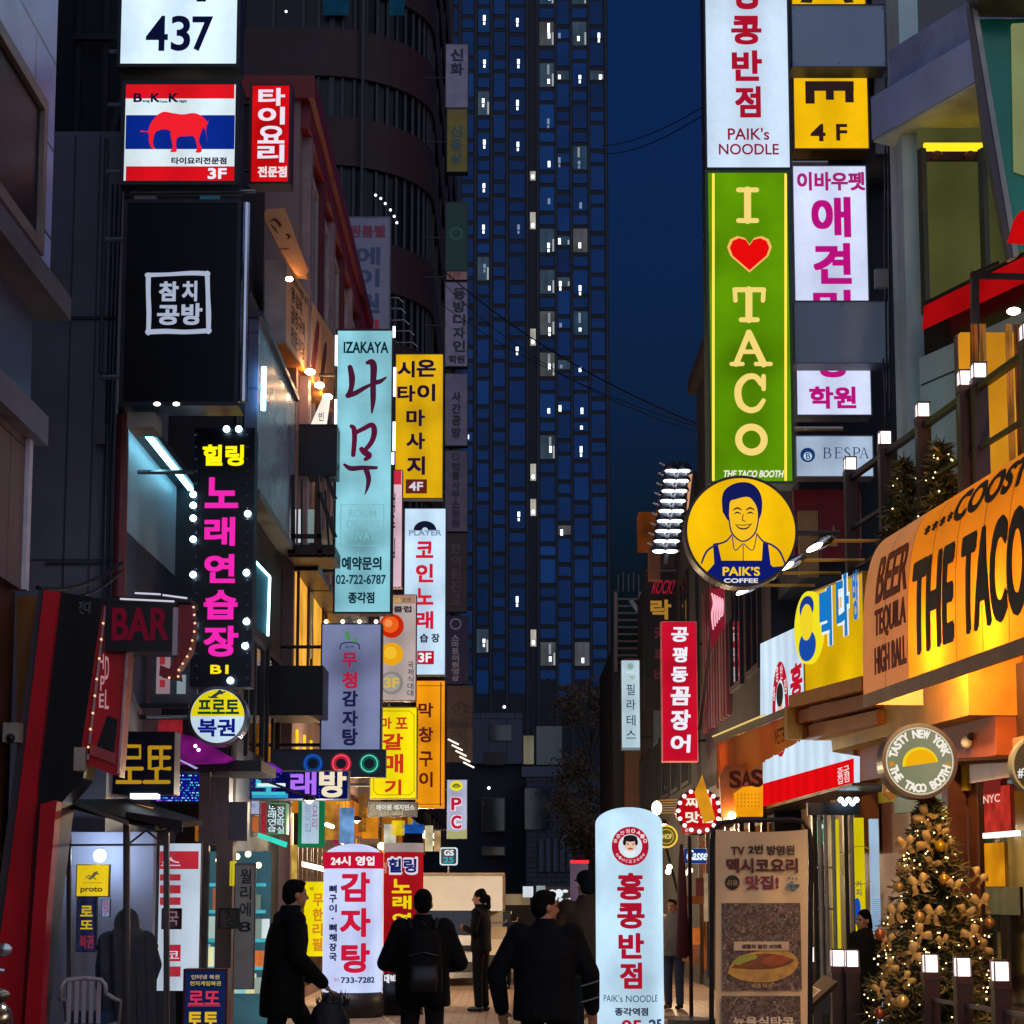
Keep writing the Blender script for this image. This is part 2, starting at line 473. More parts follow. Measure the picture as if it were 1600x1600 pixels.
# ================================================================ SETTING
g = MB().add([(-400, -50, -0.03), (400, -50, -0.03), (400, 900, -0.03), (-400, 900, -0.03)], [(0, 1, 2, 3)]).build('ground', paint('#2a2a2e', 0.8, scale=0.5), kind='structure')
pv = brick('#d4b49c', '#b4947f', '#4e443e', 0.22, 0.11, 0.008, 0.42, 'xy', 0.5)
MB().add([(-4.6, 4, 0), (4.8, 4, 0), (4.8, 92, 0), (-4.6, 92, 0)], [(0, 1, 2, 3)]).build('pavement', pv, kind='structure')
MB().add([(-60, 92, -0.006), (60, 92, -0.006), (60, 104, -0.006), (-60, 104, -0.006)], [(0, 1, 2, 3)]).build('road', paint('#1c1c20', 0.6, scale=2), kind='structure')

def windows(root, F, cols, rows, frame_mat, pane_mat, t=0.06, depth=0.06, proud=0.05, name='window'):
    """A window (frame + pane) at each (u0,u1) x (v0,v1)."""
    for u0, u1 in cols:
        for v0, v1 in rows:
            m = MB()
            m.fbox(F, u0, u1, v0, v0 + t, 0.002, proud); m.fbox(F, u0, u1, v1 - t, v1, 0.002, proud)
            m.fbox(F, u0, u0 + t, v0 + t, v1 - t, 0.002, proud); m.fbox(F, u1 - t, u1, v0 + t, v1 - t, 0.002, proud)
            if u1 - u0 > 1.0: m.fbox(F, (u0 + u1) / 2 - t / 3, (u0 + u1) / 2 + t / 3, v0 + t, v1 - t, 0.002, proud * 0.8)
            o = m.build(name, frame_mat, root)
            pm = pane_mat if not isinstance(pane_mat, (list, tuple)) else random.choice(pane_mat)
            MB().fbox(F, u0 + t, u1 - t, v0 + t, v1 - t, 0.003, proud * 0.4).build('pane', pm, o)

# ---- tall office tower at the end of the street: staggered tall and short panes
TD = 150.0
TF = front(TD)
tower = thing('office_tower', 'tall dark glass tower with staggered blue windows closing the street', 'tower', (0, TD + 12, 0))
u_l, _ = TF.px(640, 500); u_r, _ = TF.px(952, 500)
MB().box(u_l - 8, u_r, TD, TD + 26, 0, 110).build('wall', paint('#090d20', 0.5, spec=0.3), tower)
mull = paint('#0c1128', 0.5, 0.1)
cols = [(646, 664), (671, 689), (695, 714), (721, 739), (746, 764), (771, 789), (796, 820), (843.5, 866.5), (871.5, 890.5), (896, 918.5), (924, 945)]
blue = [glass('%02x%02x%02x' % c, 0.08) for c in ((20, 52, 120), (16, 44, 108), (24, 60, 130))]
blues = []
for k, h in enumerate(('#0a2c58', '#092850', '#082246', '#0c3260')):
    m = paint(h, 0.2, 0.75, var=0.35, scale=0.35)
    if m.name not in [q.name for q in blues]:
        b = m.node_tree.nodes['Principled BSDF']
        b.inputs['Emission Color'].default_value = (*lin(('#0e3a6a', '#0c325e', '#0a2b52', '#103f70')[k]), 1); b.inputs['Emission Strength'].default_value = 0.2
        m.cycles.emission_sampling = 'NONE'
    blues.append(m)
lit_rooms = [glow(h, s, 0.3, 0.6, False) for h, s in (('#42566a', 0.6), ('#5c5e64', 0.6), ('#2f4a66', 0.6), ('#3c5268', 0.6))]
lampmat = glow('#f4f8ff', 2.2, light=False)
P = 64.6
LIT = {(896, 62), (896, 190), (896, 255), (843, 255), (843, 318), (896, 318), (843, 512), (896, 512), (896, 578), (896, 642), (843, 642), (843, 705), (843, 770), (796, 92), (896, 905), (843, 975), (896, 975), (843, 62)}
litcols = {}
rest = MB(); rest2 = MB(); n_parts = 0
lampdim = glow('#7f94b0', 0.9, light=False)
random.seed(11)
allw = []
for ci, (xa, xb) in enumerate(cols):
    ph = -30 if ci % 2 else -62.5
    if ci < 7: ph += 16 if ci % 2 else 12
    for k in range(-12, 18):
        y0 = ph + k * P
        for a, b, tall in ((y0, y0 + 36.5, True), (y0 + 44, y0 + 58, False)):
            if b > 1100: continue
            allw.append((ci, xa, xb, a, b, tall))
def tower_pane(mb, xa, xb, a, b, w=0.05):
    u0, v1 = TF.px(xa, a); u1, v0 = TF.px(xb, b)
    u0, _ = TF.px(xa, 500); u1, _ = TF.px(xb, 500)
    mb.fbox(TF, u0, u1, v0, v1, 0.01, w)
    return u0, u1, v0, v1
for ci, xa, xb, a, b, tall in allw:
    inview = -40 < b and xa > 690
    odds = 0.0
    if inview:
        if ci == 4: odds = 0.95 if tall and a < 380 else 0.3 if tall else 0.02
        elif ci == 6: odds = 0.9 if tall and a < 150 else 0.45 if tall else 0.03
        elif ci in (7, 9): odds = (0.9 if tall else 0.04) * (1.0 if a < 700 else 0.4)
        elif ci in (8, 10): odds = (0.04 if tall else 0.7) * (1.0 if a < 700 else 0.4)
        elif ci == 2: odds = 0.25 if tall and a < 300 else 0.0
        else: odds = 0.02
    lit = random.random() < odds
    if not inview or n_parts >= 93 or (not lit and random.random() < 0.86):
        tower_pane(rest if random.random() < 0.6 else rest2, xa, xb, a, b); continue
    m = MB(); u0, u1, v0, v1 = tower_pane(m, xa, xb, a, b)
    room = lit and random.random() < (0.55 if ci >= 7 else 0.2)
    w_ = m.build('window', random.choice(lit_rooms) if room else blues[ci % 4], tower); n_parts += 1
    if lit:
        lm = MB()
        cu = u0 + (u1 - u0) * ((0.64, 0.2, 0.5, 0.7)[ci - 7] if ci >= 7 else 0.55) + random.uniform(-.08, .08); cv = v0 + (v1 - v0) * random.choice((0.22, 0.28, 0.4) if ci >= 7 else (0.5, 0.6))
        hh = random.uniform(.14, .26)
        lm.fbox(TF, cu - 0.1, cu + 0.1, cv - hh, cv + hh, 0.055, 0.085)
        if ci in (2, 4, 6) or random.random() < 0.3: lm.fbox(TF, cu - 0.08, cu + 0.07, cv - hh - .34, cv - hh - .1, 0.055, 0.08)
        o_ = lm.build('lamp', lampmat if random.random() < .75 else lampdim, w_)
        if ci in (7, 9) and room and random.random() < .7:
            MB().fbox(TF, cu - 0.12, cu + 0.06, v1 - .95, v1 - .12, 0.055, 0.07).build('ceiling_light', glow('#8f959c', 0.9, light=False) if random.random() < .8 else lampmat, w_)
        if room and random.random() < .6: MB().fbox(TF, u1 - .16, u1 - .03, v0 + .05, v0 + (v1 - v0) * .55, 0.055, 0.075).build('blind', glow('#a8b0b4', 0.9, light=False), w_)
rest.v += []
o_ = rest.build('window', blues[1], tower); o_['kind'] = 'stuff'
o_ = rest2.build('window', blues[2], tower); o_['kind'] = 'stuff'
# narrow lit slot column of the tower
m = MB(); 
u0, _ = TF.px(828.5, 500); u1, _ = TF.px(837, 500)
for y in (268, 332, 514, 725, 780, 984):
    _, v1 = TF.px(833, y); _, v0 = TF.px(833, y + (26 if y > 330 else 14))
    m = MB().fbox(TF, u0, u1, v0, v1, 0.01, 0.06)
    w_ = m.build('window', glow('#b9b4a8', 1.0, 0.3, 0.8, False), tower)
    MB().ball(TF.p((u0 + u1) / 2, v0 + 0.3, 0.07), 0.13, 0.05, 0.2, 10).build('lamp', lampmat, w_)
m = MB()
for x in (692, 717.5, 742.5, 767.5, 792.5, 824, 840.5, 869, 893, 921.5, 948.5):
    u, _ = TF.px(x, 500); m.fbox(TF, u - 0.07, u + 0.07, 0, 100, 0.005, 0.22)
m.build('mullion', mull, tower)

# ---- low blocks in front of the tower
lb = thing('low_block', 'low grey block with square framed openings before the dark tower', 'building', at(778, 1395, 102))
F = front(100.0)
def pxbox(mb, F, x0, y0, x1, y1, w0, w1):
    a, b = F.px(x0, y0); c, d = F.px(x1, y1); return mb.fbox(F, min(a, c), max(a, c), min(b, d), max(b, d), w0, w1)
m = MB(); pxbox(m, F, 640, 1190, 868, 1400, -8, 0); m.build('wall', paint('#171b26', 0.8, scale=0.6), lb)
m = MB(); pxbox(m, F, 736, 1115, 816, 1194, -6, 0.3); m.build('storey', brick('#4a5064', '#434a5e', '#2a2e3c', 0.9, 9, 0.03, 0.7, 'xz'), lb)
m = MB(); pxbox(m, F, 766, 1134, 799, 1158, 0.3, 0.36); m.build('window', glass('0a0e16'), lb)
m = MB(); pxbox(m, F, 757, 1176, 788, 1196, 0.3, 0.38); m.build('opening', BLACK, lb)
m = MB(); pxbox(m, F, 818, 1150, 834, 1194, 0, 0.25); m.build('light_panel', glow('#6f6a58', 0.8, 0.3, 0.7, False), lb)
m = MB(); pxbox(m, F, 838, 1135, 878, 1195, -2, 0.1); m.build('glazing', glass('0c2030'), lb)
m = MB(); pxbox(m, F, 815, 1198, 878, 1214, -2, 0.25); m.build('parapet', paint('#4b5568', 0.8), lb)
for x0, x1, y0, y1 in ((752, 790, 1246, 1300), (752, 790, 1322, 1338), (818, 836, 1236, 1276), (840, 862, 1236, 1276)):
    m = MB(); pxbox(m, F, x0, y0, x1, y1, 0.05, 0.2); o = m.build('window', paint('#2b3340', 0.5), lb)
    m = MB(); pxbox(m, F, x0 + 2, y0 + 2, x1 - 2, y1 - 2, 0.2, 0.24); m.build('pane', glass('0d1622'), o)
for x, y in ((788, 1106), (764, 1232), (852, 1232), (851, 1269)):
    MB().ball(F.p(*F.px(x, y), 0.5), 0.08).build('lamp', glow('#dfe8ff', 3, light=False), lb)
fb = thing('brick_block', 'dim brick block with glass shopfronts behind the street tree', 'building', at(930, 1395, 98))
F = front(96.0)
m = MB(); pxbox(m, F, 822, 1215, 1100, 1400, -10, 0); m.build('wall', brick('#3b4356', '#343c4e', '#1b2029', 0.5, 0.25, 0.03, 0.7, 'xz'), fb)
m = MB(); pxbox(m, F, 820, 1232, 860, 1296, 0.0, 0.1); m.build('window', glass('10202a'), fb)
for k in range(5):
    m = MB(); pxbox(m, F, 842 + k * 11, 1310, 849 + k * 11, 1362, 0.02, 0.12); m.build('shutter', paint('#2d3b52', 0.5), fb)
# shopfront strip at the junction
F = front(60.0)
sf = thing('shopfront', 'cream fascia and pale lit signs of a shop across the junction', 'shop', at(830, 1395, 61))
m = MB(); pxbox(m, F, 772, 1412, 930, 1462, -1.2, -0.05); m.build('wall', paint('#2a2624', 0.7), sf)
m = MB(); pxbox(m, F, 778, 1397, 828, 1414, -0.9, 0.12); m.build('fascia', glow('#8a7554', 0.8, 0.25, 1.0), sf)
m = MB(); pxbox(m, F, 817, 1385, 833, 1402, -0.2, 0.2); m.build('light_box', glow('#d9dfe6', 0.95, 0.1), sf)
m = MB(); pxbox(m, F, 838, 1385, 895, 1420, -0.3, 0.1); m.build('sign_board', paint('#30343c', 0.5), sf)
m = MB(); pxbox(m, F, 838, 1384, 852, 1412, 0.1, 0.14); m.build('poster', glow('#8e979e', 0.9, 0.2), sf)
m = MB()
u, v = F.px(873, 1396); m.disc(F, u, v, 0.13, 0.1, 0.14); m.disc(F, u - 0.2, v + 0.07, 0.09, 0.1, 0.13, 12, 0.05); m.disc(F, u + 0.2, v + 0.07, 0.09, 0.1, 0.13, 12, 0.05)
m.build('emblem', ink('#e8f0f4', 0.95), sf)
m = MB()
for x, y, r in ((868, 1404, 3), (876, 1406, 3.4), (885, 1407, 3), (890, 1405, 2.2)):
    u, v = F.px(x, y); m.disc(F, u, v, r / 50, 0.1, 0.132, 12)
m.build('lettering', ink('#dfe8ec', 0.9), sf)
for k in range(4):
    m = MB(); pxbox(m, F, 783 + k * 4.5, 1424, 786 + k * 4.5, 1436, -0.05, 0.02); m.build('display_light', glow('#d8b06a', 1.0), sf)

# ---- dark rounded corner block with maroon spandrel bands
rb = thing('rounded_block', 'dark rounded corner block with wide maroon bands above the left shops', 'building', (-6, 62, 0))
def rounded(x_l, x_r, y_f, y_b, r, grow=0.0, n=14):
    pts = [(x_l, y_f - grow)]
    for i in range(n + 1):
        a = -math.pi / 2 + math.pi / 2 * i / n
        pts.append((x_r - r + (r + grow) * math.cos(a), y_f + r + (r + grow) * math.sin(a)))
    pts.append((x_r + grow, y_b))
    return pts
def shell(mb, pts, z0, z1, inner):
    k = len(pts)
    vs = [(x, y, z0) for x, y in pts] + [(x, y, z1) for x, y in pts] + [(x, y, z0) for x, y in inner] + [(x, y, z1) for x, y in inner]
    fs = []
    for i in range(k - 1):
        fs += [(i, i + 1, k + i + 1, k + i), (2 * k + i, 2 * k + i + 1, 3 * k + i + 1, 3 * k + i), (i, i + 1, 2 * k + i + 1, 2 * k + i), (k + i, k + i + 1, 3 * k + i + 1, 3 * k + i)]
    return mb.add(vs, fs)
XL_, XR_, YF_, YB_, RR_ = -9.5, -2.6, 55.0, 82.0, 3.2
core = rounded(XL_, XR_, YF_, YB_, RR_); inn = rounded(XL_, XR_, YF_, YB_, RR_, -0.4)
shell(MB(), core, 0, 42, inn).build('wall', paint('#0b0d18', 0.35, spec=0.25), rb)
MB().box(XL_, XR_ - 0.6, YB_ - 1, YB_, 0, 42).build('end_wall', DARK, rb)
band = paint('#2c0c14', 0.7, var=0.2, scale=1.2)
for z in (4.0, 7.3, 10.4, 13.4, 16.4, 19.4, 23.1, 25.85, 28.6, 31.4, 34.2):
    shell(MB(), rounded(XL_, XR_, YF_, YB_, RR_, 0.16), z, z + 1.5, rounded(XL_, XR_, YF_, YB_, RR_, 0.01)).build('spandrel', band, rb)
mm = paint('#0c0e18', 0.5, 0.0)
for i in range(0, 16):
    x, y = rounded(XL_, XR_, YF_, YB_, RR_, 0.05)[i] if i < 17 else (0, 0)
    MB().box(x - 0.04, x + 0.04, y - 0.04, y + 0.04, 3, 40).build('mullion', mm, rb)
for i in range(6):
    MB().box(XL_ + 0.9 * i + 0.5, XL_ + 0.9 * i + 0.58, YF_ - 0.09, YF_ + 0.01, 3, 40).build('mullion', mm, rb)
for i in range(7):
    MB().box(XR_ - 0.01, XR_ + 0.12, YF_ + 4 + 3 * i, YF_ + 4.2 + 3 * i, 3, 40).build('mullion', paint('#2a2422', 0.5), rb)
for x, y in ((587, 305), (595, 310), (602, 318), (610, 328), (616, 338), (620, 348), (447, 18)):
    MB().ball(at(x, y, 53.5), 0.038).build('lamp', glow('#f2f5ff', 2.5, light=False), rb)
for x0, x1 in ((505, 545), (609, 632)):
    a = at(x0, 0, 54.8); b = at(x1, 24, 54.8)
    MB().box(a.x, b.x, 54.72, 54.8, b.z, b.z + 1.2).build('lit_window', glow('#123c58', 0.55, 0.4, 1.5), rb)

# ================================================================ LEFT SIDE BUILDINGS
FL = lambda X: Frame((X, 0), (0, 1))                # wall on the left: u = distance down the street, faces the street
tile = brick('#b4c2ff', '#a8b6fa', '#3b3c5a', 1.7, 0.85, 0.014, 0.4, 'yz', 0.4)
tb = thing('tiled_building', 'lavender tiled building with a deep ledge at the left edge', 'building', (-6.5, 14, 0))
MB().box(-9, -4.3, 7, 17.3, 7.12, 17).build('wall', tile, tb)
MB().box(-9, -4.12, 7, 17.42, 6.9, 7.12).build('ledge', paint('#5a5864', 0.6), tb)
MB().box(-9, -4.42, 7, 17.2, 5.95, 6.9).build('dark_band', paint('#4a4d70', 0.4), tb)
MB().box(-9, -4.27, 7, 17.3, 5.68, 5.95).build('string_course', paint('#6a6c84', 0.6), tb)
MB().box(-9, -4.40, 7, 17.0, 4.3, 5.68).build('lower_wall', brick('#8a716e', '#7e6664', '#3a3032', 0.5, 1.4, 0.012, 0.6, 'yz', 0.3, 0), tb)
MB().box(-4.5, -4.36, 17.0, 17.12, 4.3, 5.68).build('pilaster', paint('#d8d4e4', 0.5), tb)
MB().box(-9, -4.5, 7, 17.2, 0, 4.3).build('ground_storey', paint('#5a3220', 0.55, scale=2), tb)
windows(tb, FL(-4.3), [(12.4, 16.75)], [(7.3, 8.75)], paint('#7a706c', 0.5), glass('0d1018', 0.45, None, 0.3), 0.12, proud=0.08)

gb = thing('grey_building', 'blank dark grey building face behind the stacked left signs', 'building', (-6.5, 21, 0))
panel_grey = brick('#77798c', '#6f7184', '#3a3c4a', 1.3, 5.0, 0.012, 0.6, 'xz', 0.3, 0)
MB().box(-9, -4.12, 19.5, 22.5, 0, 9.6).build('wall', panel_grey, gb)
MB().box(-9, -4.3, 20.2, 22.5, 9.6, 17).build('upper_storey', paint('#0d0f1c', 0.6), gb)
for k in range(3):
    MB().bar((-4.75 + 0.3 * k, 20.1, 9.6), (-4.75 + 0.3 * k, 20.1, 13), 0.06).build('strut', paint('#15161f', 0.5), gb)
MB().bar((-4.8, 20.05, 10.9), (-4.1, 20.05, 10.9), 0.06).build('strut', paint('#1d1e29', 0.5), gb)
MB().bar((-4.4, 20.05, 9.6), (-4.15, 20.05, 10.7), 0.05).build('strut', paint('#1d1e29', 0.5), gb)
MB().tube([(-4.02, 19.42, 3.9), (-4.02, 19.42, 14)], 0.055, 10).build('drain_pipe', paint('#1b1115', 0.5), gb)
MB().tube([(-4.02, 19.40, 4.6), (-4.02, 19.40, 6.5)], 0.066, 10).build('pipe_sleeve', paint('#6e2c30', 0.5), gb)
MB().tube([(-4.2, 19.46, 4.8), (-4.2, 19.46, 6.9), (-4.28, 19.46, 7.0), (-4.28, 19.46, 9.5)], 0.022, 8).build('conduit', paint('#4a4c5c', 0.5), gb)
MB().box(-4.30, -4.20, 19.4, 19.48, 6.2, 6.4).build('junction_box', paint('#5a5c68', 0.5), gb)
for z in (7.55, 4.95): MB().box(-4.8, -4.14, 19.475, 19.498, z, z + 0.03).build('panel_joint', paint('#2c2e3a', 0.6), gb)
for x in (-4.62, -4.36): MB().box(x, x + 0.012, 19.488, 19.498, 4.0, 9.55).build('panel_joint', paint('#33353f', 0.6), gb)
for k in range(3): MB().tube([(-4.12 - 0.03 * k, 19.44, 3.0), (-4.14 - 0.03 * k, 19.43, 6.0 + k * 0.5), (-4.1 - 0.05 * k, 19.44, 9.0)], 0.008, 6).build('wire', BLACK, gb)
# long fascia on the grey building, washed by a cold light strip
wb = thing('fascia_board', 'pale fascia board washed cyan by a cold strip lamp along its top', 'sign', (-4.0, 21.6, 5.4))
F = FL(-4.08)
MB().fbox(F, 19.55, 24.3, 5.35, 6.42, 0, 0.06).build('board', paint('#8fa6b4', 0.45, scale=1.2), wb)
MB().fbox(F, 19.55, 24.3, 6.42, 6.5, 0, 0.3).build('hood', DARK, wb)
MB().fbox(F, 19.6, 24.25, 6.385, 6.415, 0.2, 0.26).build('strip_lamp', glow('#8fe6ff', 9.0), wb)
MB().fbox(F, 19.55, 24.3, 4.3, 5.35, 0, 0.05).build('cladding', brick('#3d4660', '#394259', '#1a1d28', 0.62, 4, 0.015, 0.45, 'yz', 0.4, 0), wb)

cb = thing('clad_building', 'narrow dark clad building with fire escape between the left signs', 'building', (-6, 25, 0))
MB().box(-9, -3.36, 22.6, 27.75, 0, 9.3).build('wall', paint('#191a24', 0.6, scale=1.5), cb)
MB().box(-8, -3.7, 23.2, 27.7, 9.3, 12.6).build('roof_room', paint('#12131c', 0.6), cb)
windows(cb, FL(-3.36), [(24.0, 25.6), (26.0, 27.4)], [(3.3, 4.9)], paint('#23242c', 0.5), glass('131722'), 0.08)
MB().box(-3.9, -3.66, 23.1, 23.2, 9.4, 11.4).build('blue_window', glow('#27506a', 0.6, 0.4), cb)
sbd = thing('wall_billboard', 'long slanting lilac billboard catching cyan light on the clad building', 'billboard', (-3.2, 25.2, 6.4))
F = FL(-3.17)
MB().fbox(F, 23.35, 27.45, 6.55, 8.75, -0.16, 0).build('board', brick('#7d7ea0', '#7678a0', '#5f6086', 5, 0.72, 0.02, 0.3, 'yz', 0.3, 0), sbd)
MB().fbox(F, 23.3, 27.5, 6.45, 6.55, -0.18, 0.05).build('sill', GREYCASE, sbd)
MB().fbox(F, 23.3, 27.5, 8.75, 8.82, -0.18, 0.05).build('cap', paint('#4a4a5c', 0.4), sbd)
MB().tube([F.p(23.3, 7.55, 0.08), F.p(23.3, 8.1, 0.08)], 0.03).build('lamp', glow('#7fd6ff', 14), sbd)

# pink-walled building with the red cornice
pb = thing('red_trim_building', 'pinkish building with red cornice and dark windows on the left', 'building', (-6, 34, 0))
MB().box(-9, -3.2, 27.8, 40, 0, 13.5).build('wall', paint('#8a6d6c', 0.65, scale=0.8, bump=0.2), pb)
MB().box(-9.05, -2.98, 27.7, 40.1, 13.5, 13.85).build('cornice', paint('#7a0e1a', 0.5), pb)
MB().box(-3.2, -3.06, 27.9, 40, 13.1, 13.5).build('frieze', paint('#7a1420', 0.5), pb)
for i in range(7):
    u = 28.4 + i * 1.85
    MB().box(-3.2, -3.07, u - 0.16, u + 0.16, 6.6, 13.1).build('pilaster', paint('#5e1620' if i % 2 else '#94777a', 0.5), pb)
windows(pb, FL(-3.2), [(28.4 + i * 1.85 + 0.3, 28.4 + i * 1.85 + 1.55) for i in range(6)], [(10.6, 12.8), (7.4, 9.6)], paint('#a9969a', 0.5), glass('0c0f1a'), 0.09, proud=0.07)
# amber light on the wall put in as glowing panes with slats
for i, (u0, u1) in enumerate(((27.95, 29.6), (29.9, 31.9), (32.2, 34.4))):
    F = FL(-3.2)
    o = MB().fbox(F, u0, u1, 4.55, 6.3, 0.003, 0.02).build('lit_window', glow('#f0a83a' if i < 2 else '#e0901e', 1.0, 0.4, 1.4), pb)
    for k in range(2):
        x = u0 + 0.1 + k * (u1 - u0 - 0.2)
        MB().bar(F.p(x, 4.5, 0.04), F.p(x, 6.3, 0.04), 0.045).build('slat', BROWNMETAL, o)
    MB().fbox(F, u0 - 0.1, u1 + 0.1, 6.3, 6.42, 0, 0.35).build('lintel', BROWNMETAL, pb)
    MB().fbox(F, u0 - 0.1, u1 + 0.1, 4.35, 4.5, 0, 0.2).build('sill', BROWNMETAL, pb)
for u in (28.3, 29.3, 30.3):
    MB().fbox(FL(-3.2), u, u + 0.16, 3.0, 4.0, 0.003, 0.03).build('lit_slot', glow('#ffc21e', 1.2, 0.3), pb)
for k, (u, z) in enumerate(((30.1, 6.75), (33.9, 9.75), (36.2, 6.75))):      # air conditioners on the pinkish wall
    F = FL(-3.2); ac = thing('air_conditioner', ('air conditioner nearest on the pinkish wall above the amber windows', 'air conditioner high up on the pinkish wall', 'air conditioner farthest along the pinkish wall')[k], 'air conditioner', F.p(u + .4, z, .2), 'air conditioners on the pinkish wall')
    MB().fbox(F, u, u + .85, z, z + .6, .08, .4).build('housing', paint('#a8a8a4', 0.5), ac)
    MB().ring(F, u + .4, z + .3, .05, .24, .4, .415, 24).build('grille', paint('#3a3a3c', 0.5), ac)
    MB().tube([F.p(u, z + .3, .2), F.p(u - .2, z + .2, .05), F.p(u - .2, z - 1.5, .04)], .02).build('pipe', paint('#b8b4a8', 0.6), ac)
for k in range(3): MB().tube([FL(-3.36).p(22.7 + .12 * k, 2.5, .04), FL(-3.36).p(22.7 + .12 * k, 9.2, .04)], .03, 8).build('drain_pipe', paint('#3a3a44', 0.5), cb)
# steel balcony in front of the pinkish building
bal = thing('steel_balcony', 'rusty steel balcony frame beside the tall cyan lightbox', 'balcony', at(488, 865, 27))
F = front(27.0)
def pbar(mb, F, x0, y0, x1, y1, t, w=0.0, t2=None):
    return mb.bar(F.p(*F.px(x0, y0), w), F.p(*F.px(x1, y1), w), t, t2)
for nm, a in (('post', (458, 742, 458, 866)), ('post', (496, 742, 500, 866)), ('rail', (456, 838, 502, 838)), ('deck_edge', (450, 862, 524, 862)), ('brace', (500, 770, 524, 840)), ('brace', (510, 745, 524, 780)), ('rail', (500, 744, 526, 742))):
    pbar(MB(), F, *a, 0.06).build(nm, BROWNMETAL, bal)
m = MB(); pxbox(m, F, 450, 850, 522, 870, -1.0, -0.05); m.build('deck', BROWNMETAL, bal)
for x0, x1, h in ((453, 457, '#e8f2ff'), (462, 465, '#b9c4cc'), (477, 486, '#6d8080')):
    m = MB(); pxbox(m, F, x0, 788, x1, 840, -0.4, -0.36); m.build('lit_slot', glow(h, 1.0, 0.2), bal)
for a in ((505, 760, 512, 866), (516, 800, 520, 868), (468, 742, 468, 864)):
    pbar(MB(), F, *a, 0.03, -0.3).build('bar', BROWNMETAL, bal)

eb = thing('brown_building', 'brown low building behind the stack of left blade signs', 'building', (-6, 48, 0))
MB().box(-9, -2.75, 40.2, 54.6, 0, 9.4).build('wall', paint('#3c2c2a', 0.7, scale=1, bump=0.2), eb)
MB().box(-9, -2.6, 40.2, 54.6, 9.4, 9.7).build('parapet', paint('#2a1d20', 0.6), eb)
windows(eb, FL(-2.75), [(41 + i * 2.2, 42.6 + i * 2.2) for i in range(6)], [(4.2, 5.8), (6.8, 8.4)], paint('#241a1a', 0.5), [glass('14100f'), glow('#c97a2a', 0.6, 0.4)], 0.08)
# gooseneck lamps on its roof edge
for k, (x, y) in enumerate(((622, 465), (626, 482), (632, 500), (640, 517), (645, 535))):
    d = 44 + k * 1.2
    a = at(x, y, d); b = a + Vector((-0.6, 0.1, 0.02))
    q = MB().tube([b, a, a + Vector((0.12, 0, -0.12))], 0.014, 6)
    single(q, 'gooseneck_lamp', paint('#a8a0a0', 0.35, 0.6), '%s of the thin gooseneck lamp arms above the yellow massage sign' % ('topmost', 'second from the top', 'middle one', 'fourth from the top', 'lowest')[k], 'lamp', 'thin gooseneck lamps above the yellow sign')

# ================================================================ RIGHT SIDE BUILDINGS
FRL = Frame((3.3 + 0.115 * 18, 0), (-0.115, 1))     # the line of the right-hand fascias
def line1(d, off=0.0):
    return Vector((3.3 - 0.115 * (d - 18) + off, d, 0))
FR1 = Frame(line1(24), line1(12) - line1(24))       # u grows towards the camera, faces the street
tw = thing('taco_shop_building', 'brown and yellow two-storey shop building with terrace on the right', 'building', (5.2, 18, 0))
W0 = 1.05                                           # the shop wall stands this far behind the fascias
def slab(mb, d0, d1, off0, off1, z0, z1):
    a, b = line1(d1, off0), line1(d0, off0); c, d = line1(d0, off1), line1(d1, off1)
    return mb.hexa([(a.x, a.y, z0), (b.x, b.y, z0), (b.x, b.y, z1), (a.x, a.y, z1), (d.x, d.y, z0), (c.x, c.y, z0), (c.x, c.y, z1), (d.x, d.y, z1)])
brownwall = paint('#7a4320', 0.45, scale=1.6)
slab(MB(), 9, 24.2, W0, W0 + 3, 0, 4.45).build('wall', brownwall, tw)
slab(MB(), 9, 20.8, 0.6, W0 + 3, 4.46, 4.6).build('terrace_slab', paint('#2a1a14', 0.6), tw)
FW = Frame(line1(24, W0), line1(12) - line1(24))
def wpx(mb, x0, y0, x1, y1, w0, w1, F=None):
    F = F or FW; a, b = F.px(x0, y0); c, d = F.px(x1, y1)
    return mb.fbox(F, min(a, c), max(a, c), min(b, d), max(b, d), w0, w1)
# upper storeys, turned a little towards the camera
UF = along(1440, 580, 19.6, 1600, 510)
ub = thing('concrete_building', 'grey green concrete building with olive lit windows above the terrace', 'building', at(1500, 1395, 20))
conc = paint('#b4cac8', 0.7, scale=1.1, bump=0.35)
def upx(mb, x0, y0, x1, y1, w0, w1):
    return wpx(mb, x0, y0, x1, y1, w0, w1, UF)
a = at(1392, 300, 20.6); b = at(1440, 300, 19.9)
MB().box(a.x, b.x + 0.02, 19.95, 20.6, 3.0, 17).build('pillar', conc, ub)
m = MB(); upx(m, 1436, 560, 1700, 820, -0.6, 0.0); m.build('parapet', paint('#b8dcd6', 0.6, scale=0.9, bump=0.2), ub)
for y in (603, 660):
    a0 = UF.px(1440, y); b0 = UF.px(1700, y)
    MB().fbox(UF, a0[0], a0[0] + 3.2, a0[1], a0[1] + 0.015, 0.001, 0.006).build('joint', DARK, ub)
m = MB(); pxbox(m, front(19.8), 1436, 196, 1760, 484, -0.1, 0.0); m.build('lit_room', glow('#4a4c28', 0.8, 0.5, 0.7), ub)
m = MB(); upx(m, 1440, 482, 1700, 578, -1.8, -0.02); m.build('dark_opening', paint('#141c20', 0.3), ub)
u0, v0 = UF.px(1446, 238); u1, _ = UF.px(1534, 230)
m = MB(); pxbox(m, front(19.7), 1444, 223, 1536, 236, -0.05, 0.0); m.build('strip_lamp', glow('#f7c51c', 1.6), ub)
m = MB(); pxbox(m, front(19.7), 1443, 237, 1538, 250, -0.05, 0.01); m.build('lamp_rail', paint('#5a2018', 0.5), ub)
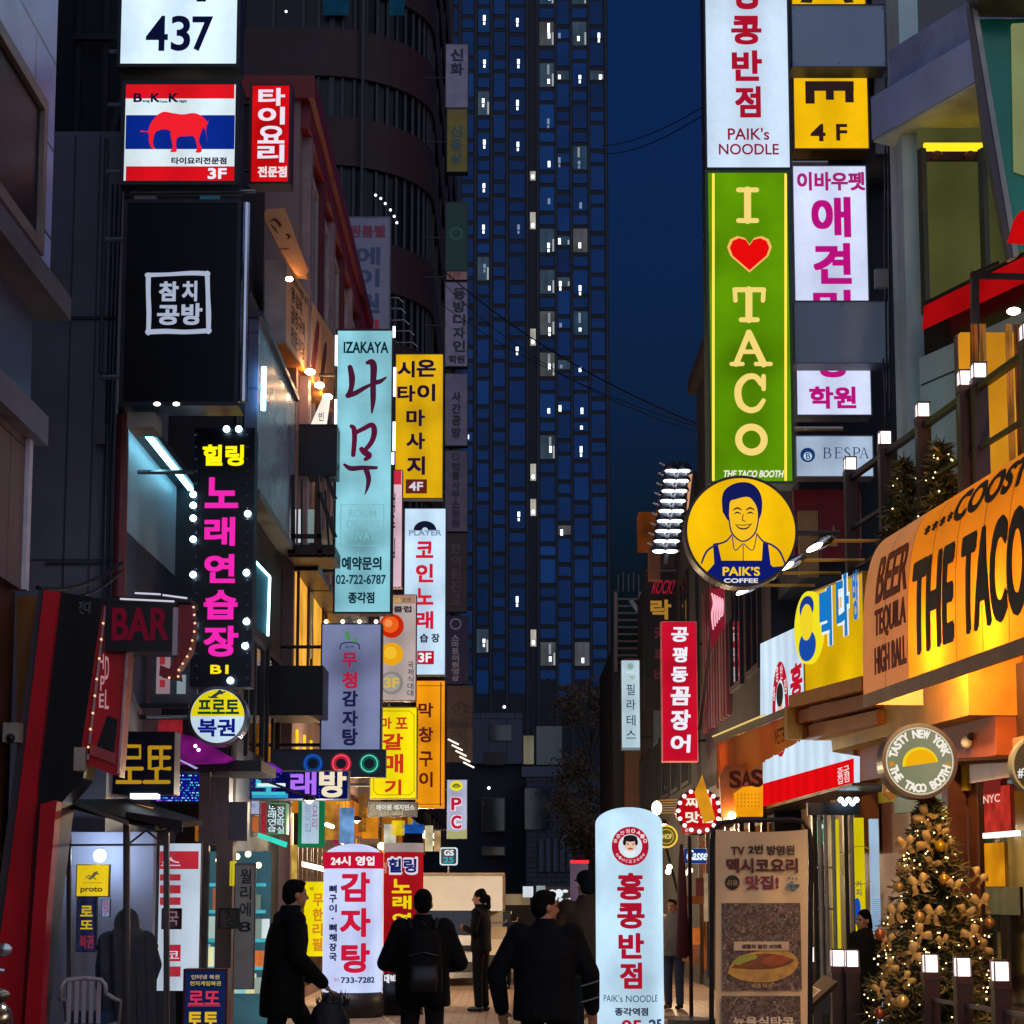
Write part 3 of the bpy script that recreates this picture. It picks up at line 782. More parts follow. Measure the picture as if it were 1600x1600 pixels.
for x, y in ((1464, 243), (1516, 243)):
    MB().ball(front(19.6).p(*front(19.6).px(x, y)), 0.06, 0.06, 0.05).build('spot', paint('#7a4a30', 0.4), ub)
for x in (1443, 1538):
    u, _ = UF.px(x, 300); MB().fbox(UF, u - 0.04, u + 0.04, 7.6, UF.px(x, 232)[1], -0.02, 0.04).build('window_frame', paint('#4a4a34', 0.5), ub)
for k, (x, y0, y1) in enumerate(((1384, 120, 660), (1388, 200, 640), (1380, 560, 700))):
    a = at(x, y0, 20.4); b = at(x + 3, y1, 20.4); MB().tube([a, a.lerp(b, .5) + Vector((.02 * (k - 1), 0, 0)), b], .011, 6).build('wire', BLACK, ub)
MB().box(a.x - .08, a.x + .06, 20.32, 20.4, at(1380, 452, 20.4).z, at(1380, 440, 20.4).z + .12).build('junction_box', paint('#6a7074', 0.5), ub)
# big white beam
BF = along(1362, 215, 20.2, 1545, 112)
u0, v0 = BF.px(1362, 222); u1, v1 = BF.px(1550, 60)
vb0 = BF.px(1362, 218)[1]; vb1 = BF.px(1420, 96)[1]
MB().fbox(BF, 0, 4.6, vb0, vb1 - 0.15, -1.3, 0).build('beam', paint('#b4bcdc', 0.6, scale=1, bump=0.2), ub)
MB().fbox(BF, 0.25, 4.6, vb1 - 0.13, vb1 + 0.3, -1.3, -0.06).build('beam_cap', paint('#98a0bc', 0.6), ub)
MB().fbox(BF, 0, 4.6, vb0 - 0.03, vb0 - 0.002, -1.6, -0.02).build('soffit', paint('#d0dcc8', 0.6), ub)
m = MB(); pxbox(m, front(21.6), 1362, -40, 1432, 240, -1.2, 0); m.build('side_wall', paint('#6a6a78', 0.7), ub)
m = MB(); pxbox(m, front(22.6), 1236, 120, 1400, 900, -3, 0); m.build('back_wall', paint('#1d2030', 0.7), ub)
m = MB(); pxbox(m, front(21.3), 1425, -60, 1560, 100, -0.3, 0); m.build('dark_window', glass('0a0d14'), ub)
# teal curtain wall nearer the camera, its edge leaning
SF = front(16.0)
cw = thing('curtain_wall', 'slanting steel edge and teal glass wall lit by a tube at top right', 'building', at(1590, 1395, 16.5))
def pxpoly(mb, F, pts, w0, w1):
    return mb.prism(F, [F.px(*q) for q in pts], w0, w1)
pxpoly(MB(), SF, [(1519, 12), (1527, 10), (1592, 398), (1584, 402)], -0.1, 0.0).build('edge_trim', paint('#8d8d86', 0.4, 0.3), cw)
pxpoly(MB(), SF, [(1514, 0), (1519, 12), (1584, 402), (1577, 403), (1540, 215)], -0.12, -0.01).build('mullion', paint('#4a4048', 0.5), cw)
pxpoly(MB(), SF, [(1527, 22), (1700, 20), (1700, 380), (1590, 385)], -0.14, -0.1).build('glass_panel', paint('#14806c', 0.25, 0.1, scale=1.0), cw)
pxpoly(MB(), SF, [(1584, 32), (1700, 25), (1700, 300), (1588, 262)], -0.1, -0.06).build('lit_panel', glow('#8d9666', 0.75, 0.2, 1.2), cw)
pxpoly(MB(), SF, [(1505, -60), (1720, -60), (1720, 18), (1522, 14)], -0.15, 0.3).build('soffit', paint('#54564a', 0.6), cw)
MB().tube([SF.p(*SF.px(1533, 14), 0.45), SF.p(*SF.px(1590, -12), 0.3)], 0.03, 10).build('tube_lamp', glow('#fff4ff', 4.0), cw)

mb_ = thing('maroon_building', 'dark building with maroon corrugated strips behind the red signs', 'building', (5.5, 29, 0))
MB().box(3.35, 8, 24.6, 34, 0, 10.6).build('wall', paint('#1b1a24', 0.65, scale=1.2), mb_)
MB().box(3.2, 8, 24.5, 34.1, 10.6, 10.85).build('parapet', paint('#2a2026', 0.6), mb_)
FRR = Frame((3.35, 34), (0, -1))
for k in range(9):
    MB().fbox(FRR, 1.2 + k * 0.42, 1.42 + k * 0.42, 4.3, 6.7, 0, 0.07).build('cladding_strip', paint('#5e2a34' if k % 3 else '#7b4a4a', 0.45), mb_)
MB().bar(FRR.p(1.2, 4.4, 0.14), FRR.p(4.6, 6.6, 0.14), 0.06).build('stair_rail', BROWNMETAL, mb_)
windows(mb_, FRR, [(5.0, 6.4), (7.0, 8.4)], [(4.6, 6.4), (7.2, 9.0)], paint('#2c2a33', 0.5), glass('0c0d14'), 0.08)
db = thing('dark_building', 'dark narrow building behind the black and gold bar sign', 'building', (5.5, 42, 0))
MB().box(3.3, 8, 34.2, 50, 0, 9.2).build('wall', paint('#22202a', 0.65, scale=1.2), db)
windows(db, Frame((3.3, 50), (0, -1)), [(1 + 2.4 * i, 2.6 + 2.4 * i) for i in range(6)], [(3.6, 5.0), (6.0, 7.6)], paint('#15151c', 0.5), glass('0d0e15'), 0.08)
MB().box(2.9, 3.3, 49.2, 49.7, 0, 7.6).build('corner_pier', paint('#5a3a2c', 0.6), db)
rf = thing('roof_frame', 'ladder-like steel roof frame above the pilates sign', 'frame', at(981, 1040, 52))
F = front(52.0)
for x in (962, 1000):
    pbar(MB(), F, x, 1050, x, 925, 0.1).build('post', paint('#5a4a4a', 0.5), rf)
for k in range(10):
    pbar(MB(), F, 962, 936 + k * 11, 1000, 936 + k * 11, 0.05).build('rung', paint('#4a3a3c', 0.5), rf)
for k in range(5):
    pbar(MB(), F, 966 + k * 8, 924, 966 + k * 8, 898 - 4 * (k % 2), 0.03).build('rod', paint('#3c4250', 0.5), rf)
pbar(MB(), F, 985, 938, 997, 955, 0.12).build('lamp_arm', GREYCASE, rf)
MB().box(2.75, 6, 52.2, 60, 0, 8.3).build('rear_block', paint('#15161e', 0.7), rf)
# ================================================================ LEFT SIGNS
NAVY = ink('#0c1242'); INK = ink('#0b1030'); RED = ink('#c8142c'); DRED = ink('#a3122f'); LW = ink('#eef0ff'); YEL = ink('#ffe81a')
F = front(18.5)
WL = -4.1
s = Sign('sign_box', 'white lightbox with big black number 437 at top left', F, (193, -95, 369, 100), WHITE, DARK, 0.3, 0.035)
s.t('4', (229, 25, 262, 80), INK, fat=0.003, off=0.012).t('3', (268, 25, 297, 80), INK, fat=0.003, off=0.012).t('7', (301, 26, 332, 80), INK, fat=0.003, off=0.012)
s.col('분식', (232, -84, 322, 3), INK, fat=0.008).arm(WL, STEEL)
s = Sign('sign_box', 'striped red white and blue lightbox with a red elephant', F, (197, 132, 366, 283), glow('#d8e6ee', 1.0, 0.1), DARK, 0.3, 0.04)
s.r((197, 132, 366, 154), glow('#e01622', 0.9, 0.1), 0.002).r((197, 180, 366, 233), glow('#0d2fa0', 0.75, 0.1), 0.002).r((197, 260, 366, 283), glow('#d8121e', 0.9, 0.1), 0.002)
ele = [(326, 187), (322, 203), (324, 222), (322, 208), (318, 200), (313, 211), (311, 222), (315, 231), (314, 238), (306, 238), (308, 230), (303, 214), (292, 213), (278, 215), (275, 226), (276, 237), (266, 237), (270, 230), (267, 214), (266, 205), (256, 202), (248, 204), (243, 207), (240, 215), (239, 226), (243, 233), (237, 231), (233, 222), (232, 208), (220, 206), (222, 204), (231, 205), (235, 194), (245, 181), (256, 175), (270, 177), (286, 179), (303, 177), (316, 182), (325, 192)]
s.poly(ele[::-1], ink('#f0202e'), 0.006, curve=True)
s.t('B', (209, 146, 222, 160), INK, fat=0.012).t('K', (236, 146, 250, 160), INK, fat=0.012).t('K', (264, 146, 279, 160), INK, fat=0.012)
s.t('ang', (223, 157, 234, 161), INK, fat=0.002).t('hot', (251, 157, 262, 161), INK, fat=0.002).t('ream', (280, 157, 292, 161), INK, fat=0.002)
s.t('타이요리전문점', (268, 246, 354, 257), INK, fat=0.003).t('3F', (325, 263, 354, 280), LW, fat=0.012)
s.arm(WL, STEEL)
MB().tube([F.p(s.u0 + .05, s.v0 - .08, -.1), F.p(s.u1 + .2, s.v0 - .07, -.1)], 0.02).build('bracket', STEEL, s.root)
s = Sign('sign_box', 'tall black unlit box with white square Korean seal and chrome edge', F, (200, 318, 366, 628), paint('#020207', 0.3, spec=0.2), paint('#1c1d24', 0.35, 0.3), 0.4, 0.04)
m = MB().tube([F.p(s.u1 + 0.085, s.v0, 0.0), F.p(s.u1 + 0.085, s.v1, 0.0)], 0.045, 12); m.build('chrome_edge', CHROME, s.root)
sg = ink('#aab4cc', 0.95)
s.strokes([[(230, 430, 3.6), (262, 429, 3), (300, 427, 3.6), (325, 428, 3.8)], [(324, 427, 3.8), (325, 460, 3.4), (326, 490, 4), (326, 519, 3.4)],
           [(327, 517, 4), (290, 519, 3.6), (260, 518, 4), (231, 519, 4)], [(232, 521, 3.4), (233, 490, 3.8), (232, 460, 3.6), (232, 430, 4)]], sg)
s.t('참', (249, 440, 279, 471), sg, fat=0.008).t('치', (285, 439, 308, 471), sg, fat=0.008).t('공', (246, 477, 280, 508), sg, fat=0.008).t('방', (284, 474, 316, 508), sg, fat=0.008)
s.arm(WL, STEEL)
for x in (246, 276):
    MB().ball(F.p(*F.px(x, 632), 0.02), 0.035, 0.03, 0.02).build('lamp', glow('#ffffff', 3, light=False), s.root)
bx = MB(); pxbox(bx, F, 196, 640, 238, 664, -0.5, -0.1)
single(bx, 'junction_box', paint('#8b8478', 0.6), 'grey junction box under the tall black box sign', 'box')
s = Sign('sign_box', 'red lightbox with white Korean letters beside the elephant lightbox', front(21.0), (395, 134, 450, 284), glow('#d80f14', 0.85, 0.35, 2.2), paint('#5a0c14', 0.4), 0.25, 0.03)
s.col('타이요리', (404, 138, 444, 254), ink('#efe2f4'), gap=0.07, fat=0.018).t('전문점', (403, 260, 448, 277), ink('#f4e2ea'), fat=0.006)
s.arm(-3.6, BROWNMETAL)

# karaoke LED sign with chaser bulbs
F = front(20.0)
s = Sign('led_sign', 'black LED sign with pink and yellow neon Korean letters and bulbs', F, (312, 676, 385, 1066), paint('#05050f', 0.35, var=0.1), paint('#0a0a1c', 0.35), 0.25, 0.05)
PINK = ink('#f026b0', 1.05)
s.t('힐링', (317, 695, 381, 728), ink('#ffef14', 1.1), fat=0.012)
for ch, r in zip('노래연습장', ((321, 746, 372, 794), (320, 808, 367, 853), (320, 866, 367, 911), (319, 922, 371, 968), (319, 978, 372, 1026))):
    s.t(ch, r, PINK, fat=0.016)
s.t('B1', (329, 1039, 357, 1053), YEL, fat=0.009)
off_m = MB()
lit = {(303, 774), (303, 791), (303, 811), (303, 844), (303, 899), (303, 976), (303, 994), (388, 804), (386, 896), (386, 972), (384, 1010), (355, 672), (374, 672), (361, 1064)}
hot = glow('#c6efff', 9.0); cold = paint('#5a6078', 0.3, 0.3)
for y in list(range(680, 1070, 19)):
    for x in (307, 387):
        off_m = MB().ball(F.p(*F.px(x, y), 0.02), 0.014, n=6); off_m.build('bulb', cold, s.root)
for x, y in lit:
    MB().ball(F.p(*F.px(x, y), 0.05), 0.036, n=10).build('bulb', hot, s.root)
s.arm(-4.0, STEEL)
# round lottery lightbox
F = front(19.8)
dsc = thing('round_sign', 'round yellow and pale blue lightbox with Korean lottery words under the neon sign', 'sign', F.p(*F.px(340, 1163)))
u, v = F.px(340, 1119); rr = 44 / 3000 * 19.8
MB().ring(F, u, v, rr - 0.012, rr + 0.02, -0.22, 0.012).build('casing', CHROME, dsc)
MB().disc(F, u, v, rr, -0.2, 0).build('panel', glow('#c8dcf0', 0.95, 0.1), dsc)
top = [(u + (rr - .015) * math.cos(math.pi * i / 24), v + 0.0 + (rr - .015) * math.sin(math.pi * i / 24)) for i in range(25)]
MB().prism(F, top, 0, 0.004).build('band', glow('#f1dd18', 0.95, 0.12, light=False), dsc)
m = MB()
word(m, F, '프로토', *F.px(309, 1116), *F.px(374, 1093), 0.007, fat=0.007); m.build('lettering', ink('#143a2c'), dsc)
m = MB(); word(m, F, '복권', *F.px(309, 1151), *F.px(368, 1123), 0.007, fat=0.01); m.build('lettering', ink('#0a1a78'), dsc)
m = MB()
for st in ([(330, 1090, 1.5), (340, 1084, 2.2), (352, 1081, 1)], [(336, 1090, 1), (343, 1080, 2), (347, 1084, 1.5)], [(326, 1089, 1), (334, 1090, 1), (340, 1090, 1)]):
    brush(m, F, [(*F.px(x, y), r / 150) for x, y, r in st], 0.007)
m.build('emblem', ink('#2a3440'), dsc)
MB().tube([F.p(u - rr, v, -0.1), F.p(-3.8, v, -0.1)], 0.02).build('bracket', STEEL, dsc)
# lottery box
F = front(18.4)
s = Sign('sign_box', 'dark blue box sign with two gold Korean letters under the red bar sign', F, (183, 1148, 267, 1236), paint('#0c0c2e', 0.4, var=0.1), paint('#0d0d26', 0.4), 0.3, 0.03)
gold = ink('#b58a1c', 0.9)
s.strokes([[(189, 1166, 3), (219, 1166, 3), (219, 1184, 3), (190, 1184, 3), (190, 1201, 3), (222, 1201, 3)], [(203, 1204, 3), (203, 1219, 3)], [(181, 1222, 3), (219, 1222, 3)]], gold, curve=False)
s.strokes([[(234, 1168, 3), (248, 1168, 3)], [(234, 1168, 3), (234, 1201, 3), (248, 1201, 3)], [(234, 1184, 3), (246, 1184, 3)], [(252, 1168, 3), (266, 1168, 3)], [(252, 1168, 3), (252, 1201, 3), (266, 1201, 3)], [(252, 1184, 3), (264, 1184, 3)], [(245, 1204, 3), (245, 1219, 3)], [(226, 1222, 3), (264, 1222, 3)]], gold, curve=False)
s.arm(-4.05, STEEL, (0.5,))
m = MB(); pxbox(m, F, 205, 1240, 247, 1248, -0.1, 0.05); m.build('strip_lamp', glow('#eafaff', 2.0), s.root)
# bar sign: red leaning arrow frame, BAR box, hooked arrow head
F = front(16.4)
redp = paint('#d01824', 0.3, var=0.15, scale=2)
br = thing('bar_sign', 'dark red bar sign with leaning marquee frame and curved bulb arrow', 'sign', F.p(*F.px(160, 1212)))
pxpoly(MB(), F, [(160, 945), (206, 945), (186, 1214), (124, 1190)], -0.25, 0.0).build('frame', redp, br)
pxpoly(MB(), F, [(168, 1118), (184, 1124), (178, 1180), (150, 1170)], 0.0, 0.006).build('hatch', BLACK, br)
for a, b in (((166, 948), (138, 1188)), ((200, 1016), (186, 1210))):
    MB().bar(F.p(*F.px(*a), 0.02), F.p(*F.px(*b), 0.02), 0.02).build('edge_strip', paint('#d7a8ac', 0.25, 0.6), br)
pxpoly(MB(), F, [(140, 1162), (182, 1178), (181, 1194), (138, 1178)], 0.0, 0.03).build('lip', paint('#b84a50', 0.3), br)
for ch, a, b in (('H', (155, 1046), (163, 1022)), ('D', (164, 1062), (171, 1026)), ('P', (157, 1080), (164, 1056)), ('E', (155, 1106), (163, 1084)), ('L', (164, 1108), (171, 1078))):
    m = MB(); word(m, F, ch, *F.px(*a), *F.px(*b), 0.012); m.build('lettering', ink('#c9a0a8', 0.6), br)
m = MB(); pxbox(m, F, 169, 944, 277, 1020, -0.3, 0.09); m.build('bar_box', paint('#12050a', 0.35, var=0.1), br)
m = MB(); word(m, F, 'BAR', *F.px(178, 1003), *F.px(268, 952), 0.097, fat=0.014); m.build('lettering', ink('#5c0f22', 0.75), br)
m = MB(); pxbox(m, F, 166, 936, 300, 944, -0.35, 0.1); m.build('top_rail', BLACK, br)
for a, b in (((192, 939), (276, 943)), ((215, 930), (255, 932)), ((258, 933), (296, 938))):
    MB().tube([F.p(*F.px(*a), 0.12), F.p(*F.px(*b), 0.12)], 0.008).build('edge_strip', glow('#d8d4e8', 0.9), br)
m = MB(); pxbox(m, F, 274, 952, 280, 1026, -0.2, 0.11); m.build('edge_strip', paint('#b9a5ae', 0.3, 0.5), br)
pxpoly(MB(), F, [(281, 946), (301, 946), (304, 985), (298, 1018), (278, 1048), (280, 1062), (250, 1056), (252, 1040), (266, 1046), (282, 1010)], -0.18, 0.05).build('arrow', paint('#8c0f1a', 0.3), br)
warmb = glow('#e8b48a', 1.6, light=False)
for x, y in ((304, 950), (305, 962), (306, 975), (305, 988), (302, 1002), (299, 1015), (294, 1027), (287, 1038), (281, 1048), (280, 1058), (266, 1060), (163, 975), (160, 1000), (157, 1030), (153, 1062), (150, 1088), (147, 1115), (143, 1140), (140, 1168)):
    MB().ball(F.p(*F.px(x, y), 0.05), 0.011, n=6).build('bulb', warmb, br)
m = MB(); pxbox(m, F, 117, 1168, 134, 1204, -0.1, 0.03); m.build('junction_box', paint('#b4a99a', 0.6), br)
# black slanted shop front with red beams at the left edge
F = front(16.9)
bf = thing('black_shopfront', 'black shopfront panel edged by a leaning bright red beam', 'shop', F.p(*F.px(90, 1660)))
pxpoly(MB(), F, [(84, 922), (168, 936), (128, 1215), (96, 1252), (44, 1700), (20, 1700)], -0.5, -0.05).build('wall', paint('#05060c', 0.35, var=0.1), bf)
pxpoly(MB(), F, [(70, 922), (93, 926), (58, 1230), (28, 1700), (-30, 1700), (30, 1250)], -0.3, 0.03).build('beam', paint('#e01428', 0.35, var=0.15, scale=1.5), bf)
pxpoly(MB(), F, [(60, 921), (69, 923), (30, 1250), (-32, 1700), (-44, 1700)], -0.35, 0.0).build('edge_trim', paint('#4b4048', 0.5), bf)
pxpoly(MB(), F, [(94, 1252), (97, 1254), (82, 1420), (66, 1700), (40, 1700), (72, 1258)], 0.0, 0.2).build('beam', paint('#d01228', 0.35, var=0.15, scale=1.5), bf)
pxpoly(MB(), F, [(8, 921), (64, 921), (36, 1215), (8, 1215)], -0.6, -0.4).build('brown_panel', paint('#a8682c', 0.5, scale=1.2), bf)
m = MB(); word(m, F, '전대', *F.px(121, 958), *F.px(140, 938), -0.046); m.build('lettering', ink('#2c2e36', 0.9), bf)
pxpoly(MB(), F, [(4, 1212), (40, 1212), (28, 1330), (4, 1330)], -0.6, -0.38).build('lower_panel', paint('#4a2618', 0.5), bf)
cam_b = MB(); pxbox(cam_b, F, 14, 1132, 38, 1162, 0.05, 0.2)
cm = thing('wall_camera', 'pale security camera box beside the leaning red beam', 'camera', F.p(*F.px(26, 1162), 0.1))
cam_b.build('housing', paint('#a49a90', 0.5), cm)
MB().ball(F.p(*F.px(26, 1156), 0.2), 0.04, 0.05, 0.04).build('lens', BLACK, cm)

# ---------------- lottery booth wrapped in clear film
F = front(17.6)
gz = thing('film_booth', 'lottery booth under a dark awning wrapped in clear plastic film', 'booth', F.p(*F.px(175, 1669), -0.6))
def line3(a, b, wa, wb, t, nm, mat, parent, F=F):
    MB().bar(F.p(*F.px(*a), wa), F.p(*F.px(*b), wb), t).build(nm, mat, parent)
m = MB()
A = [F.p(*F.px(92, 1250), 0.1), F.p(*F.px(166, 1238), -1.2), F.p(*F.px(284, 1274), -1.2), F.p(*F.px(246, 1290), 0.1)]
m.add([*A, *[q + Vector((0, 0, -0.05)) for q in A]], [(0, 1, 2, 3), (4, 5, 6, 7), (0, 1, 5, 4), (1, 2, 6, 5), (2, 3, 7, 6), (3, 0, 4, 7)])
m.build('awning', paint('#15131a', 0.6), gz)
m = MB(); pts = [(242, 1276)]
pxpoly(m, front(17.5), [(196, 1268), (284, 1282), (285, 1300), (279, 1297), (275, 1303), (270, 1296), (264, 1300), (258, 1293), (250, 1296), (246, 1290), (238, 1290), (196, 1285)], -0.02, 0.0); m.build('fringe', paint('#1a0d10', 0.7), gz)
pxpoly(MB(), front(17.45), [(96, 1250), (104, 1250), (200, 1282), (200, 1290)], -0.03, 0.03).build('edge_bar', paint('#6e625c', 0.5), gz)
pxpoly(MB(), front(18.6), [(166, 1246), (240, 1262), (216, 1274), (196, 1276), (170, 1262)], -0.03, 0.03).build('lamp_panel', glow('#e0a04a', 1.1, 0.5, 5), gz)
for a, b, wa, wb, t in (((198, 1286), (198, 1700), 0, 0, 0.055), ((248, 1284), (248, 1700), -0.4, -0.4, 0.05), ((92, 1320), (200, 1320), -0.1, 0, 0.02), ((200, 1320), (247, 1318), 0, -0.4, 0.02), ((202, 1318), (222, 1296), 0, -0.2, 0.015), ((222, 1296), (246, 1320), -0.2, -0.4, 0.015), ((96, 1300), (96, 1700), -0.3, -0.3, 0.04)):
    line3(a, b, wa, wb, t, 'post' if abs(a[0] - b[0]) < 2 else 'rail', paint('#3a2c28', 0.45, 0.2), gz)
film = glass('c8d0e0', 0.12, 0.09)
def filmsheet(a, b, wa, wb, top, bot, nm='film'):
    m = MB(); n = 26; vs = []
    for i in range(n + 1):
        t = i / n
        for j in range(7):
            q = j / 6
            x = a + (b - a) * t; y = top + (bot - top) * q
            w = wa + (wb - wa) * t + 0.035 * math.sin(t * 31 + 1.2 * math.sin(q * 5)) * (0.3 + q)
            vs.append(F.p(*F.px(x, y), w))
    fs = [(i * 7 + j, (i + 1) * 7 + j, (i + 1) * 7 + j + 1, i * 7 + j + 1) for i in range(n) for j in range(6)]
    m.add(vs, fs).build(nm, film, gz, True)
filmsheet(90, 197, -0.05, 0.05, 1300, 1680)
filmsheet(199, 262, 0.05, -0.4, 1296, 1680)
bw = MB(); pxbox(bw, front(19.2), 60, 1300, 232, 1700, -0.15, 0.0); bw.build('back_wall', paint('#b4bcd8', 0.6, scale=1), gz)
MB().ball(front(18.8).p(*front(18.8).px(156, 1337)), 0.06).build('lamp', glow('#cfe4ff', 75), gz)
F2 = front(18.8)
s = Sign('poster_board', 'yellow square lottery board glowing inside the plastic booth', F2, (121, 1352, 169, 1400), glow('#ecc80c', 0.95, 0.1), paint('#a58a10', 0.5), 0.05, 0.01)
s.strokes([[(138, 1373, 1), (146, 1369, 2), (152, 1362, 1)], [(142, 1374, 1), (148, 1364, 1.6), (154, 1366, 1)], [(134, 1372, .8), (140, 1368, .8), (150, 1374, .8)]], ink('#5a5a3c'), name='emblem').t('proto', (126, 1386, 160, 1396), ink('#4a3c10'), fat=0.002).r((130, 1379, 160, 1380), ink('#9a8412'), 0.003, 'line')
s = Sign('hanging_board', 'dark blue vertical board with yellow and red Korean letters in the booth', F2, (122, 1403, 148, 1486), glow('#10143c', 0.8, 0.2), BLACK, 0.05, 0.01)
s.t('로', (126, 1415, 145, 1432), ink('#c0a41c'), fat=0.006).t('또', (126, 1438, 145, 1452), ink('#c0a41c'), fat=0.006).t('복권', (125, 1461, 146, 1482), ink('#7a2030'), fat=0.004)
s = Sign('hanging_board', 'narrow white and blue notice strip in the booth', F2, (160, 1405, 171, 1432), glow('#8ea4d0', 0.7, 0.2), BLACK, 0.03, 0.005)
s.col('문구', (161, 1407, 170, 1430), ink('#9a2a3a'))
# white plastic chair in the booth
F = front(17.2)
ch = thing('plastic_chair', 'white plastic chair with a slotted curved back in the booth', 'chair', Vector((F.px(132, 1600)[0], 17.3, 0)))
cp = paint('#b9b4b8', 0.35, var=0.06)
cx, cy = F.px(132, 1600)[0], 17.3
m = MB()
prof = [(-0.2, 0.72), (-0.19, 0.80), (-0.15, 0.84), (0, 0.855), (0.15, 0.84), (0.19, 0.80), (0.2, 0.72)]
m.tube([(cx + x, cy - 0.18 + 0.05 * (1 - (x / 0.2) ** 2), z) for x, z in prof], 0.018, 10); m.build('back_rim', cp, ch, True)
for k in range(5):
    x = -0.13 + k * 0.065
    MB().box(cx + x - 0.018, cx + x + 0.018, cy - 0.15, cy - 0.135, 0.46, 0.83).build('slat', cp, ch)
MB().box(cx - 0.22, cx + 0.22, cy - 0.16, cy + 0.25, 0.42, 0.45).build('seat', cp, ch)
for sx in (-1, 1):
    MB().tube([(cx + sx * 0.2, cy - 0.17, 0.72), (cx + sx * 0.25, cy + 0.0, 0.66), (cx + sx * 0.25, cy + 0.2, 0.64), (cx + sx * 0.23, cy + 0.24, 0.42)], 0.018, 8).build('arm', cp, ch, True)
    for sy in (-0.16, 0.22):
        MB().bar((cx + sx * 0.2, cy + sy, 0.43), (cx + sx * 0.24, cy + sy * 1.2, 0), 0.035).build('leg', cp, ch)
bl = MB(); bl.box(cx - 0.16, cx + 0.2, cy - 0.1, cy + 0.2, 0.455, 0.56)
single(bl, 'blue_crate', paint('#14365a', 0.5), 'blue folded cover lying on the white plastic chair', 'cover')
# blue lottery easel
F = front(19.0)
s = Sign('sidewalk_sign', 'blue upright lottery sign with red and yellow outlined letters by the glass shop', F, (290, 1517, 350, 1670), glow('#12224e', 0.8, 0.2), paint('#5a1420', 0.4), 0.25, 0.02)
s.t('로또', (295, 1548, 343, 1570), ink('#d03048'), fat=0.004, off=0.0).t('토토', (293, 1581, 341, 1605), ink('#d8b024'), fat=0.006).t('인터넷 복권', (299, 1523, 343, 1530), ink('#c0a880')).t('전자게임복권', (297, 1533, 345, 1540), ink('#c8b040'))
s.r((293, 1571, 345, 1572.5), ink('#9a3a50'), 0.004, 'line')

# ---------------- glass corner shop and its street-level neighbours
F = front(21.0)
gs = thing('glass_shop', 'corner shop with glass front, teal lit shelves and brown columns', 'shop', F.p(*F.px(345, 1624), -1))
m = MB(); pxbox(m, F, 200, 1225, 290, 1345, -1.4, -1.2); m.build('fascia_wall', paint('#2a2226', 0.6), gs)
m = MB(); pxbox(m, F, 284, 1275, 318, 1311, -1.0, -0.9); m.build('orange_panel', glow('#b0631c', 0.75, 0.3), gs)
m = MB(); word(m, F, '고기', *F.px(287, 1300), *F.px(301, 1276), -0.88); m.build('lettering', ink('#5a2a10'), gs)
m = MB(); pxbox(m, F, 284, 1189, 410, 1206, -1.2, 0.1); m.build('canopy', paint('#241e26', 0.5), gs)
m = MB(); pxbox(m, F, 312, 1206, 320, 1640, -0.1, 0.0); m.build('metal_post', paint('#7d6e6c', 0.35, 0.5), gs)
m = MB(); pxbox(m, F, 322, 1212, 350, 1318, -0.6, -0.3); m.build('plinth', paint('#7a5a58', 0.5), gs)
m = MB(); pxbox(m, F, 334, 1312, 354, 1640, -0.5, -0.2); m.build('column', paint('#7a5c44', 0.5), gs)
m = MB(); pxbox(m, F, 350, 1250, 378, 1312, -0.6, -0.4); m.build('bracket_box', paint('#4a4252', 0.6), gs)
FB = front(22.3)
m = MB(); pxbox(m, FB, 300, 1330, 415, 1640, -0.3, -0.15); m.build('back_panel', glow('#2f5560', 0.9, 0.35, 2), gs)
for y in (1380, 1422, 1467, 1510):
    m = MB(); pxbox(m, FB, 316, y, 413, y + 5, -0.15, 0.1); m.build('shelf', glow('#4cc4d6', 0.9, 0.3, 4), gs)
random.seed(5)
for row in (1386, 1430, 1474, 1516):
    x = 320
    while x < 412:
        w = random.choice((7, 10, 14)); h = random.choice((24, 30, 34))
        if random.random() < 0.72:
            m = MB(); pxbox(m, FB, x, row + 36 - h, x + w - 1.5, row + 36, -0.14, 0.05)
            m.build('goods', glow(random.choice(('#dfeef0', '#b8d8dc', '#e9e2a8', '#7cc0c8', '#d06a30', '#cfe8e0', '#8a9a90')), random.choice((0.8, 1.1, 1.3)), 0.2, light=False), gs)
        x += w
for x, y in ((352, 1336), (322, 1342), (370, 1332), (348, 1352), (387, 1350)):
    MB().ball(F.p(*F.px(x, y), -0.9), 0.035).build('lamp', glow('#ffe9b0', 4, light=False), gs)
m = MB(); pxbox(m, F, 355, 1345, 364, 1384, -0.25, -0.2); m.build('yellow_strip', glow('#d8c814', 0.9), gs)
m = MB(); pxbox(m, F, 320, 1345, 334, 1378, -0.9, -0.85); m.build('yellow_board', glow('#8c7c2c', 0.9, 0.4, 8), gs)
m = MB(); pxbox(m, F, 320, 1212, 420, 1640, -0.02, -0.005); m.build('glass_front', glass('c0d0d8', 0.05, 0.06), gs)
s = Sign('banner', 'grey upright banner with black Korean letters at the glass shop', front(20.9), (368, 1350, 396, 1545), paint('#b0b0a8', 0.6), DARK, 0.04, 0.006)
s.col('월리에', (376, 1358, 392, 1432), ink('#1a1a1c')).t('8', (373, 1440, 392, 1456), ink('#16161a'))
s = Sign('banner', 'white banner with thick red stripes and letters in the glass shop', front(19.9), (250, 1318, 310, 1548), glow('#c9d8ea', 0.8, 0.2), DARK, 0.05, 0.006)
